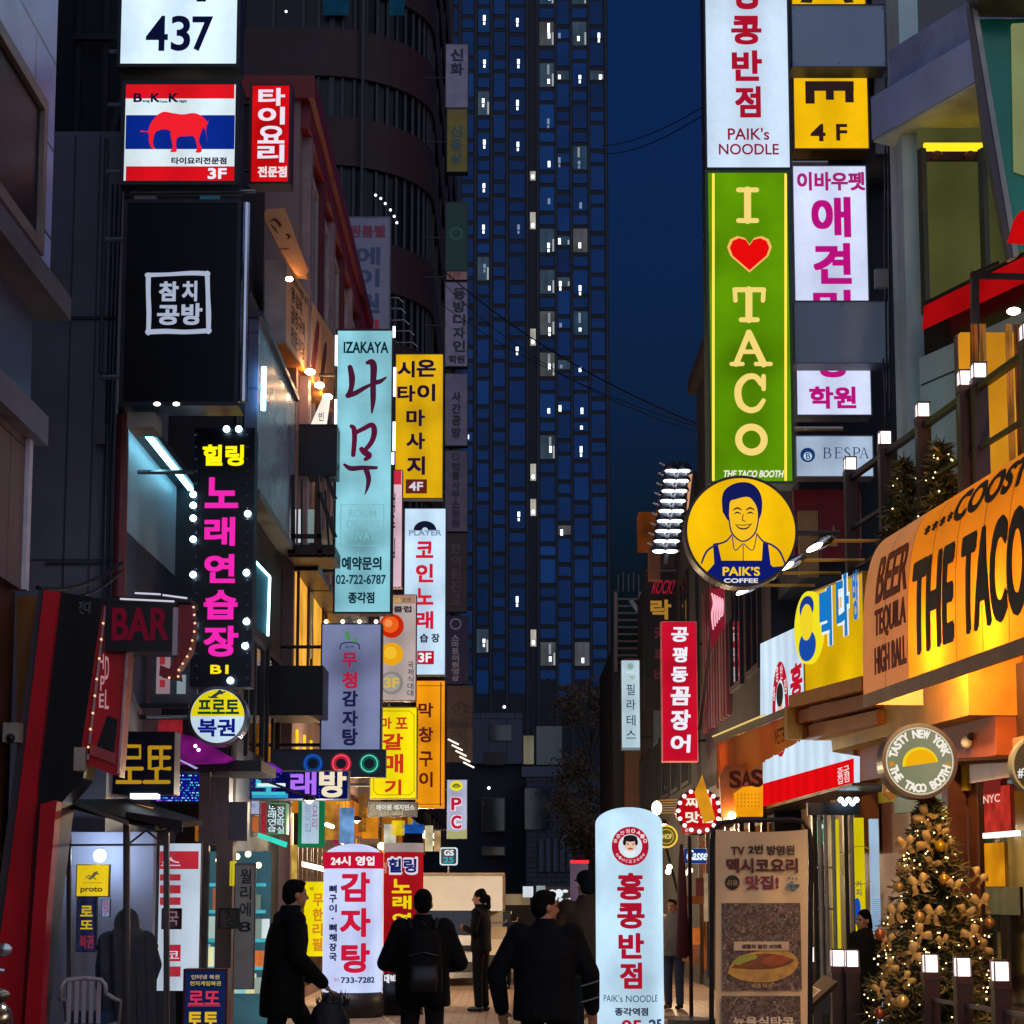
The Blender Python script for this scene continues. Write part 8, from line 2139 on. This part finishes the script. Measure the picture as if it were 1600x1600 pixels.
bows = ((1470, 1300, 'small bow right of the uppermost one on the decorated fir'), (1436, 1380, 'bow in the inner left of the fir above the arched one'), (1508, 1425, 'bow between the two right edge bows and the horned one'), (1402, 1425, 'bow at the left edge above the reddish one'), (1440, 1460, 'bow low in the middle of the fir, under the arched one'), (1472, 1470, 'bow directly above the middle low lamp post'), (1418, 1530, 'bow at the lower left between lamp post tops and the lowest bow'), (1540, 1480, 'bow at the right edge beside the rightmost low lamp post'), (1376, 1545, 'outermost bow at the bottom left of the fir'), (1443, 1274, 'uppermost gold bow at the tip of the decorated fir'), (1415, 1318, 'pale gold bow at the upper left edge of the decorated fir'), (1446, 1316, 'gold bow just under the tip beside a yellow bauble'), (1458, 1348, 'wide spread gold bow in the upper middle of the fir'), (1412, 1358, 'gold bow at the left edge below the pale upper one'),
        (1490, 1385, 'big looped gold bow in the middle right of the fir'), (1528, 1370, 'gold bow at the right edge of the fir, high up'), (1532, 1410, 'gold bow at the right edge of the fir below the high one'), (1459, 1428, 'arched gold bow in the middle of the fir beside a bauble'), (1518, 1460, 'horned gold bow at the lower right of the fir'),
        (1388, 1470, 'reddish gold bow at the lower left edge of the fir'), (1428, 1490, 'gold bow above the left low lamp post'), (1392, 1510, 'gold bow at the left edge near the lamp post tops'), (1395, 1560, 'gold bow low on the left of the fir'), (1480, 1320, 'gold bow at the upper right edge of the fir'))
rnd = random.Random(12)
for k, (x, y, lb) in enumerate(bows):
    p = tree_front(x, y)
    if bw0 is None: bw0 = bow(); o = bw0; o.location = p; ORG[o.name] = p
    else: o = copy_tree(bw0, p)
    o.rotation_euler = (rnd.uniform(-.5, .5), rnd.uniform(-1.1, 1.1), rnd.uniform(-.6, .6) + .8 * (p.x - T1.x)); s_ = rnd.uniform(.62, .95); o.scale = (s_,) * 3
    o['label'] = lb
bb0 = None
baub = ((1469, 1322, '#d8b020', 'yellow bauble near the tip of the decorated fir'), (1475, 1374, '#c8953a', 'gold bauble at the middle right of the fir'), (1436, 1433, '#c09a50', 'matt gold bauble beside the arched bow'), (1410, 1565, '#d8b468', 'large pale gold bauble low on the fir'), (1374, 1584, '#8a4a30', 'copper bauble at the lower left of the fir'), (1404, 1386, '#b89050', 'gold bauble at the left edge of the fir'), (1374, 1460, '#9a5a40', 'pinkish copper bauble at the left edge of the fir'), (1546, 1442, '#a87848', 'gold bauble at the right edge of the fir'))
for k, (x, y, h, lb) in enumerate(baub):
    p = tree_front(x, y); t = thing('bauble', lb, 'bauble', p, 'baubles on the decorated fir')
    MB().ball(p, .05 if k != 3 else .058, n=18).build('ball', paint(h, 0.22, 0.5, var=0.05), t, True)
    MB().tube([p + Vector((0, 0, .045)), p + Vector((0, 0, .065))], .012, 8).build('cap', gold_d, t)
TT = at(1416, 800, 18.6); TT = Vector((TT.x, 18.6, 4.6))
t2, b2 = fir('small fir with fairy lights on the terrace, left of the paired posts', TT, 1.25, 0.34, 110, 6, 1.0)
string_lights('fairy lights on the left small terrace fir', TT, 1.25, .34, 26, 3, .008, s_=4)
TT2 = at(1474, 810, 17.9); TT2 = Vector((TT2.x, 17.9, 4.6))
t3, b3 = fir('small fir with fairy lights on the terrace, behind the paired posts', TT2, 1.25, 0.36, 120, 9, 1.0)
string_lights('fairy lights on the right small terrace fir', TT2, 1.25, .36, 40, 4, .008, s_=4)

# ================================================================ CABLES, SCOOTER
def cable(lbl, a, b, sag, r=0.012):
    a, b = Vector(a), Vector(b); m = MB()
    m.tube([a.lerp(b, i / 16) - Vector((0, 0, sag * 4 * (i / 16) * (1 - i / 16))) for i in range(17)], r, 6)
    single(m, 'power_cable', paint('#05070f', 0.6), lbl, 'cable', 'overhead cables across the street')
cable('upper of two faint cables against the sky left of the white lightbox', at(940, 228, 60), at(1110, 160, 36), 0.2)
cable('lower of two faint cables against the sky left of the white lightbox', at(940, 240, 60), at(1110, 172, 36), 0.25)
cable('thick sagging cable crossing the tower to the dark building', at(690, 420, 50), at(1092, 664, 34), 0.35, 0.016)
cable('thin cable just under the thick one across the tower', at(690, 440, 50), at(1092, 676, 34), 0.5, 0.009)
cable('thin cable low across the tower, lowest of the bundle', at(690, 476, 50), at(1092, 668, 34), 0.3, 0.009)
cable('short black cable slung over the bar sign', at(58, 918, 17.2), at(190, 880, 18.6), 0.1, 0.02)
cable('second short black cable below the first over the bar sign', at(70, 922, 17.2), at(190, 892, 18.6), 0.14, 0.015)
sc = thing('motor_scooter', 'parked dark motor scooter mostly outside the lower left corner', 'scooter', (-3.95, 14.2, 0))
sx, sy = -3.9, 14.2
for yy in (sy - .55, sy + .6):
    w_ = MB().lathe((sx - .05, yy, .25), [(.12, 0), (.24, .01), (.25, .05), (.24, .1), (.12, .11)], 24, 'x').build('wheel', BLACK, sc, True)
MB().ball((sx, sy + .25, .62), .17, .5, .22).build('body', paint('#20242c', 0.15, 0.3), sc, True)
MB().ball((sx, sy - .42, .72), .19, .1, .36).build('leg_shield', paint('#20242c', 0.15, 0.3), sc, True)
MB().box(sx - .15, sx + .15, sy - .4, sy + .1, .3, .36).build('footboard', DARK, sc)
MB().ball((sx, sy + .25, .84), .15, .38, .06).build('seat', BLACK, sc, True)
MB().tube([(sx - .3, sy - .42, 1.05), (sx, sy - .5, 1.1), (sx + .3, sy - .42, 1.05)], .018).build('handlebar', CHROME, sc)
MB().ball((sx, sy - .55, .98), .1, .08, .1).build('headlight', CHROME, sc, True)
MB().tube([(sx, sy - .55, .25), (sx, sy - .45, 1.05)], .03).build('fork', CHROME, sc)
MB().ball((sx + .28, sy - .4, 1.2), .07, .02, .05).build('mirror', CHROME, sc, True)

# ================================================================ PEOPLE
def remesh(mb, name, mat, parent, org, rot, voxel=0.009, smooth=6):
    """Fuse overlapping solids into one continuous skin (local coordinates), then turn and place it."""
    me = bpy.data.meshes.new('tmp'); me.from_pydata(mb.v, [], mb.f)
    bm = bmesh.new(); bm.from_mesh(me); bmesh.ops.recalc_face_normals(bm, faces=bm.faces); bm.to_mesh(me); bm.free()
    o = bpy.data.objects.new('tmp', me); COL.objects.link(o)
    r_ = o.modifiers.new('r', 'REMESH'); r_.mode = 'VOXEL'; r_.voxel_size = voxel
    s_ = o.modifiers.new('s', 'SMOOTH'); s_.factor = 0.5; s_.iterations = smooth
    dg = bpy.context.evaluated_depsgraph_get()
    out = bpy.data.meshes.new_from_object(o.evaluated_get(dg))
    bpy.data.objects.remove(o); bpy.data.meshes.remove(me)
    out.name = name; out.materials.clear(); out.materials.append(mat)
    out.transform(rot)
    out.shade_smooth()
    q = bpy.data.objects.new(name, out); COL.objects.link(q); q.parent = parent
    ORG[q.name] = ORG[parent.name]
    return q
def cap(mb, a, b, ra, rb, n=12):
    a, b = Vector(a), Vector(b); d = (b - a); L = d.length; d.normalize()
    x = d.orthogonal().normalized(); y = d.cross(x); vs = []; rings = []
    for k in range(4): rings.append((a - d * ra * math.cos(math.pi / 2 * k / 4 + 0.0001), ra * math.sin(math.pi / 2 * k / 4 + 0.02)))
    for k in range(5): rings.append((a + d * L * k / 4, ra + (rb - ra) * k / 4))
    for k in range(1, 5): rings.append((b + d * rb * math.sin(math.pi / 2 * k / 4.2), rb * math.cos(math.pi / 2 * k / 4.2)))
    for c, r in rings:
        for j in range(n):
            t = 2 * math.pi * j / n; vs.append(c + x * r * math.cos(t) + y * r * math.sin(t))
    k = len(rings)
    mb.add(vs, [(i * n + j, i * n + (j + 1) % n, (i + 1) * n + (j + 1) % n, (i + 1) * n + j) for i in range(k - 1) for j in range(n)] + [tuple(range(n - 1, -1, -1)), tuple((k - 1) * n + j for j in range(n))])
def loft(mb, rings, n=20):                            # rings: (x, y, z, rx, ry)
    vs = []
    for x, y, z, rx, ry in rings:
        for j in range(n):
            t = 2 * math.pi * j / n; c, s_ = math.cos(t), math.sin(t)
            vs.append((x + rx * math.copysign(abs(c) ** .85, c), y + ry * math.copysign(abs(s_) ** .85, s_), z))
    k = len(rings)
    mb.add(vs, [(i * n + j, i * n + (j + 1) % n, (i + 1) * n + (j + 1) % n, (i + 1) * n + j) for i in range(k - 1) for j in range(n)] + [tuple(range(n - 1, -1, -1)), tuple((k - 1) * n + j for j in range(n))])
SKIN = paint('#b0805e', 0.5, var=0.06); HAIR = paint('#070607', 0.75, var=0.3, scale=40, bump=0.5, spec=0.15)
def hand(mb, w, d, side, k):
    """palm, four bent fingers of unequal length and a thumb; w wrist, d direction"""
    d = Vector(d).normalized(); up = Vector((0, 1, 0)) if abs(d.y) < .8 else Vector((1, 0, 0))
    x = d.cross(up).normalized(); y = x.cross(d).normalized()
    p = Vector(w) + d * .05 * k
    mb.ball(p, .04 * k, .042 * k, .022 * k, 10, Matrix((x, d, y)).transposed())
    for j, L in enumerate((.07, .08, .075, .058)):
        a = Vector(w) + d * .088 * k + x * (j - 1.5) * .02 * k
        b = a + d * L * .55 * k + y * .008 * k; c = b + (d * .8 + y * .6).normalized() * L * .5 * k
        cap(mb, a - d * .03 * k, b, .0095 * k, .009 * k, 8); cap(mb, b, c, .009 * k, .0075 * k, 8)
    a = Vector(w) + d * .03 * k + x * side * .035 * k
    b = a + (d * .6 + x * side * .7).normalized() * .035 * k; c = b + (d * .9 + y * .3).normalized() * .03 * k
    cap(mb, a, b, .012 * k, .0105 * k, 8); cap(mb, b, c, .0105 * k, .009 * k, 8)
def person(label, X, D, H=1.7, heading=0.0, head_yaw=0.0, head_pitch=0.0, lean=0.0, bulk=1.0, coat='#101014', coat_len=0.84, trousers='#0d0d12', hair='short',
           arms=None, legs=None, shoes='#0a0a0c', hood=False, skin=SKIN, lift=0.0, width=1.0):
    """Faces local +Y; heading turns it anticlockwise seen from above. arms: per side (elbow, hand); legs: per side (knee, ankle), in units of a 1.75 m figure."""
    k = H / 1.75
    t = thing('person', label, 'person', (X, D, 0))
    rot = Matrix.Rotation(heading, 4, 'Z')
    S = lambda q: Vector(q) * k
    arms = arms or {-1: ((-.29, -.02, 1.15), (-.27, .1, .9)), 1: ((.29, -.02, 1.15), (.27, .1, .9))}
    legs = legs or {-1: ((-.1, .02, .5), (-.1, 0, .09)), 1: ((.1, .02, .5), (.1, 0, .09))}
    ly = lambda z: lean * max(0, z - .92)             # forward lean above the hips
    sh = {s_: Vector((s_ * .185 * width, ly(1.43), 1.43)) for s_ in (-1, 1)}
    hip = {s_: Vector((s_ * .095, 0, .92)) for s_ in (-1, 1)}
    hc = Vector((0, ly(1.62) + .02 + .06 * lean, 1.625))
    hr = Matrix.Rotation(head_yaw, 3, 'Z') @ Matrix.Rotation(head_pitch, 3, 'X')
    # body
    m = MB()
    loft(m, [(0, 0, .86, .15, .11), (0, 0, .95, .165, .115), (0, ly(1.1), 1.1, .14, .1), (0, ly(1.28), 1.28, .165, .115), (0, ly(1.4), 1.4, .17, .1), (0, ly(1.47), 1.47, .09, .07)])
    cap(m, (0, ly(1.45), 1.44), hc - Vector((0, .01, .06)), .06, .055)
    def hb(c, *a): m.ball(hc + hr @ Vector(c), *a, rot=hr)
    hb((0, 0, .03), .075, .095, .095, 16); hb((0, .035, -.03), .06, .062, .085, 14); hb((0, .06, -.085), .035, .03, .025, 10)
    cap(m, hc + hr @ Vector((0, .088, .02)), hc + hr @ Vector((0, .112, -.022)), .009, .016, 8)
    hb((0, .082, .035), .05, .016, .012, 10)          # brow
    hb((0, .088, -.052), .024, .012, .008, 8); hb((0, .086, -.063), .022, .012, .007, 8)   # lips
    for s_ in (-1, 1):
        hb((s_ * .076, -.005, -.005), .012, .022, .034, 10)
        hb((s_ * .04, .06, -.015), .02, .02, .018, 8)
        e, w_ = Vector(arms[s_][0]), Vector(arms[s_][1])
        cap(m, sh[s_], e, .05, .04); cap(m, e, w_, .04, .027)
        hand(m, w_, (w_ - e), -s_, 1.0)
        kn, an = Vector(legs[s_][0]), Vector(legs[s_][1])
        cap(m, hip[s_], kn, .085, .056); cap(m, kn, an, .055, .038)
        f = Vector((0, .1, 0)); cap(m, an - Vector((0, .02, .045)), an + f - Vector((0, 0, .05)), .038, .032)
    m.v = [S(q) for q in m.v]
    remesh(m, 'body', skin, t, None, rot, 0.0085 * k)
    # eyes
    for s_ in (-1, 1):
        e = MB(); c = S(hc + hr @ Vector((s_ * .031, .083, .014))); e.ball(c, .0085, n=8)
        e.v = [rot.to_3x3() @ q + Vector((X, D, 0)) for q in e.v]; e.build('eye', paint('#15100e', 0.2), t, True)
    # hair
    m = MB(); hm = lambda c, *a: m.ball(hc + hr @ Vector(c), *a, rot=hr)
    hm((0, -.012, .048), .084, .098, .092, 16); hm((0, -.045, .0), .078, .068, .085, 14)
    if hair == 'short': hm((0, .05, .1), .06, .045, .03, 10)
    if hair == 'cap':
        hm((0, 0, .07), .09, .105, .075, 14); hm((0, .12, .05), .065, .06, .012, 12)
    if hair == 'tied':
        hm((0, -.03, .1), .06, .06, .05, 10); hm((0, -.11, .0), .05, .06, .06, 10); cap(m, hc + hr @ Vector((0, -.12, 0)), hc + hr @ Vector((0, -.14, -.13)), .045, .03)
    if hair == 'long':
        hm((0, -.06, -.06), .085, .05, .12, 12); hm((0, -.02, .1), .07, .07, .05, 10)
    if hood: hm((0, -.03, -.01), .15, .16, .19, 16); hm((0, -.05, -.14), .2, .17, .14, 16)
    m.v = [S(q) for q in m.v]
    remesh(m, 'hair', paint(coat, 0.7) if hood else HAIR, t, None, rot, 0.0085 * k, 3)
    # coat
    m = MB(); b = bulk
    lo = coat_len
    rg = [(0, -.0, lo, .195 * b, .15 * b), (0, 0, lo + .03, .2 * b, .155 * b), (0, ly(1.05), 1.05, .19 * b, .14 * b), (0, ly(1.25), 1.25, .2 * b, .145 * b), (0, ly(1.38), 1.38, .2 * b * width, .125 * b), (0, ly(1.45), 1.455, .14 * width, .1), (0, ly(1.5), 1.515, .085, .085)]
    if lo < .7: rg.insert(2, (0, 0, .85, .2 * b, .15 * b))
    loft(m, rg)
    for s_ in (-1, 1):
        e, w_ = Vector(arms[s_][0]), Vector(arms[s_][1])
        m.ball(sh[s_] + Vector((-s_ * .005, 0, -.01)), .085 * b, .09 * b, .075 * b)
        cap(m, sh[s_], e, .072 * b, .062 * b); cap(m, e, e + (w_ - e) * .97, .062 * b, .048 * b)
    loft(m, [(0, ly(1.47) - .005, 1.44, .12, .11), (0, ly(1.5), 1.5, .088, .088), (0, ly(1.53), 1.545, .078, .082)])
    m.v = [S(q) for q in m.v]
    co = remesh(m, 'coat', paint(coat, 0.85, var=0.35, scale=1.7, bump=0.8, spec=0.2), t, None, rot, 0.011 * k, 4)
    # trousers
    m = MB()
    loft(m, [(0, 0, .82, .155, .12), (0, 0, 1.0, .165, .125)])
    for s_ in (-1, 1):
        kn, an = Vector(legs[s_][0]), Vector(legs[s_][1])
        cap(m, hip[s_], kn, .1, .076); cap(m, kn, an + Vector((0, 0, .02)), .076, .064)
    m.v = [S(q) for q in m.v]
    remesh(m, 'trousers', paint(trousers, 0.85, var=0.35, scale=1.9, bump=0.8, spec=0.2), t, None, rot, 0.011 * k, 4)
    for s_ in (-1, 1):
        m = MB(); an = Vector(legs[s_][1])
        cap(m, an - Vector((0, .03, .045)), an + Vector((s_ * .015, .14, -.055)), .045, .036); m.v = [Vector((q[0], q[1], max(q[2], 0.004))) for q in [S(q) for q in m.v]]
        remesh(m, 'shoe', paint(shoes, 0.4), t, None, rot, 0.01 * k, 2)
    return t, k, rot
def px_x(x, d): return (x - 800) * d / FPX
W = lambda t, rot, q, k: Vector(t.location) + rot.to_3x3() @ (Vector(q) * k)

# man at the left walking right with a bag
p1, k, rot = person('man in a long black coat walking right past the left shops with a bag', px_x(446, 15.8), 15.8, 1.7, R(-72), head_yaw=R(8), lean=.1, bulk=1.2, coat='#07070b', coat_len=.62,
    arms={-1: ((-.27, .05, 1.14), (-.22, .28, .93)), 1: ((.27, .06, 1.13), (.2, .3, .9))}, legs={-1: ((-.1, .24, .52), (-.1, .3, .09)), 1: ((.1, -.08, .5), (.1, -.38, .18))})
hpos = W(p1, rot, (.2, .36, .82), k)
bg_ = thing('shopping_bag', 'black bag with tufted top hanging from the walking man', 'bag', hpos - Vector((0, 0, .42)))
mbg = MB(); mbg.lathe(hpos, [(.02, -.43), (.13, -.42), (.165, -.34), (.16, -.22), (.12, -.12), (.09, -.07)], 18)
mbg.v = [Vector((q.x, hpos.y + (q.y - hpos.y) * .55, q.z)) + Vector((.012 * math.sin(q.z * 40 + q.x * 30), 0, 0)) for q in mbg.v]
mbg.build('sack', paint('#08080b', 0.6, bump=0.6, scale=2), bg_, True)
MB().tube([hpos + Vector((-.08, 0, -.09)), hpos + Vector((0, 0, .01)), hpos + Vector((.1, 0, -.09))], .008).build('handle', BLACK, bg_)
rnd = random.Random(2); m = MB()
for i in range(26):
    a = hpos + Vector((rnd.uniform(-.1, .14), rnd.uniform(-.04, .07), -.1)); b_ = a + Vector((rnd.uniform(-.05, .08), rnd.uniform(-.03, .03), rnd.uniform(.05, .14)))
    m.add([a + Vector((-.012, 0, 0)), a + Vector((.012, 0, 0)), b_], [(0, 1, 2)])
m.build('leaf_tuft', paint('#101216', 0.6), bg_)
# man with a backpack, seen from behind
p2, k, rot = person('man seen from behind with a black backpack in front of the red column', px_x(662, 15.5), 15.5, 1.62, R(4), head_pitch=R(-6), bulk=1.22, coat='#09090c', coat_len=.76, trousers='#1a1a20', hair='short',
    arms={-1: ((-.32, .0, 1.13), (-.16, .25, 1.08)), 1: ((.32, .0, 1.13), (.16, .25, 1.08))}, legs={-1: ((-.11, .03, .5), (-.12, 0, .09)), 1: ((.11, .03, .5), (.12, 0, .09))})
m = MB(); loft(m, [(0, -.24, .84, .14, .08), (0, -.26, .9, .165, .11), (0, -.25, 1.1, .165, .12), (0, -.22, 1.32, .15, .1), (0, -.19, 1.42, .11, .06)])
m.v = [q * k for q in m.v]
bp_ = thing('backpack', 'black backpack worn by the man seen from behind', 'backpack', W(p2, rot, (0, -.25, .84), k))
ORG[bp_.name] = Vector(bp_.location)
q = remesh(m, 'sack', paint('#08080b', 0.8, bump=0.2, spec=0.2), bp_, None, rot, .012, 3)
q.location = Vector(p2.location) - Vector(bp_.location)
def on2(mb): mb.v = [Vector(p2.location) + rot.to_3x3() @ (Vector(v) * k) for v in mb.v]; return mb
m = MB(); loft(m, [(0, -.36, .9, .11, .03), (0, -.375, 1.0, .12, .035), (0, -.36, 1.12, .11, .03)]); on2(m).build('pocket', paint('#15151b', 0.45), bp_, True)
m = MB(); m.tube([(-.12, -.345, 1.2), (0, -.37, 1.23), (.12, -.345, 1.2)], .006); on2(m).build('zip', paint('#4a4a54', 0.3, 0.6), bp_)
for s_ in (-1, 1):
    m = MB(); m.tube([(s_ * .1, -.17, 1.42), (s_ * .12, -.06, 1.5), (s_ * .13, .06, 1.46), (s_ * .13, .13, 1.3), (s_ * .14, .0, 1.0)], .02); on2(m).build('strap', paint('#0c0c10', 0.5), bp_)
m = MB(); m.tube([(-.03, -.2, 1.42), (0, -.23, 1.48), (.03, -.2, 1.42)], .01); on2(m).build('handle', BLACK, bp_)
# woman standing by the truck
p3, k, rot = person('woman with tied dark hair in black standing beside the truck, facing left', px_x(752, 26.4), 26.4, 1.64, R(70), head_yaw=R(4), bulk=.95, coat='#08090d', coat_len=.86, trousers='#0c0c11', hair='tied',
    arms={-1: ((-.24, .02, 1.16), (-.12, .2, 1.2)), 1: ((.24, .02, 1.16), (.1, .2, 1.18))}, legs={-1: ((-.08, .02, .5), (-.08, .0, .09)), 1: ((.08, .0, .5), (.09, -.03, .09))})
# man with puffer, head turned right
p4, k, rot = person('man with short hair in a bulky black padded jacket, head turned right', px_x(851, 13.6), 13.6, 1.61, R(0), head_yaw=R(-62), bulk=1.24, coat='#090a0f', coat_len=.78, trousers='#0b0b10', width=1.08,
    arms={-1: ((-.37, -.02, 1.13), (-.33, .06, .86)), 1: ((.34, -.02, 1.13), (.36, .08, .86))})
for z in (1.06, .94):
    m = MB(); m.tube([(.27, -.115, z - .02), (.34, -.12, z), (.405, -.09, z + .02)], .006); m.v = [Vector(p4.location) + v * k for v in m.v]; m.build('cuff_piping', paint('#6a6e78', 0.3, 0.5), p4)
# brown jacket behind him
p5, k, rot = person('taller man in a brown jacket and dark cap, half behind the white blue column', px_x(916, 17.6), 17.6, 1.79, R(12), head_yaw=R(10), bulk=1.15, coat='#3a2618', coat_len=.82, trousers='#0e0e12', hair='cap')
p6, k, rot = person('short stooped person in a dark blue jacket farther up the street', px_x(800, 32.5), 32.5, 1.27, R(-20), bulk=1.2, lean=.2, coat='#0c1634', coat_len=.8, trousers='#0c0c12')
p7, k, rot = person('person in a pale grey jacket and blue jeans behind the white blue column', px_x(1050, 27.0), 27.0, 1.52, R(150), bulk=1.05, coat='#7a7672', coat_len=.84, trousers='#3c465c')
p8, k, rot = person('hooded person in a dark padded coat hunched inside the film booth', px_x(206, 17.9), 17.95, 1.42, R(30), bulk=1.6, lean=.12, coat='#14161e', coat_len=.3, trousers='#0b0b10', hood=True, width=1.15)
p9, k, rot = person('person with brown hair in a dark coat in the yellow coffee doorway', px_x(1349, 19.4), 19.5, 1.42, R(120), bulk=1.0, coat='#1a1712', coat_len=.5, trousers='#121216', hair='long')
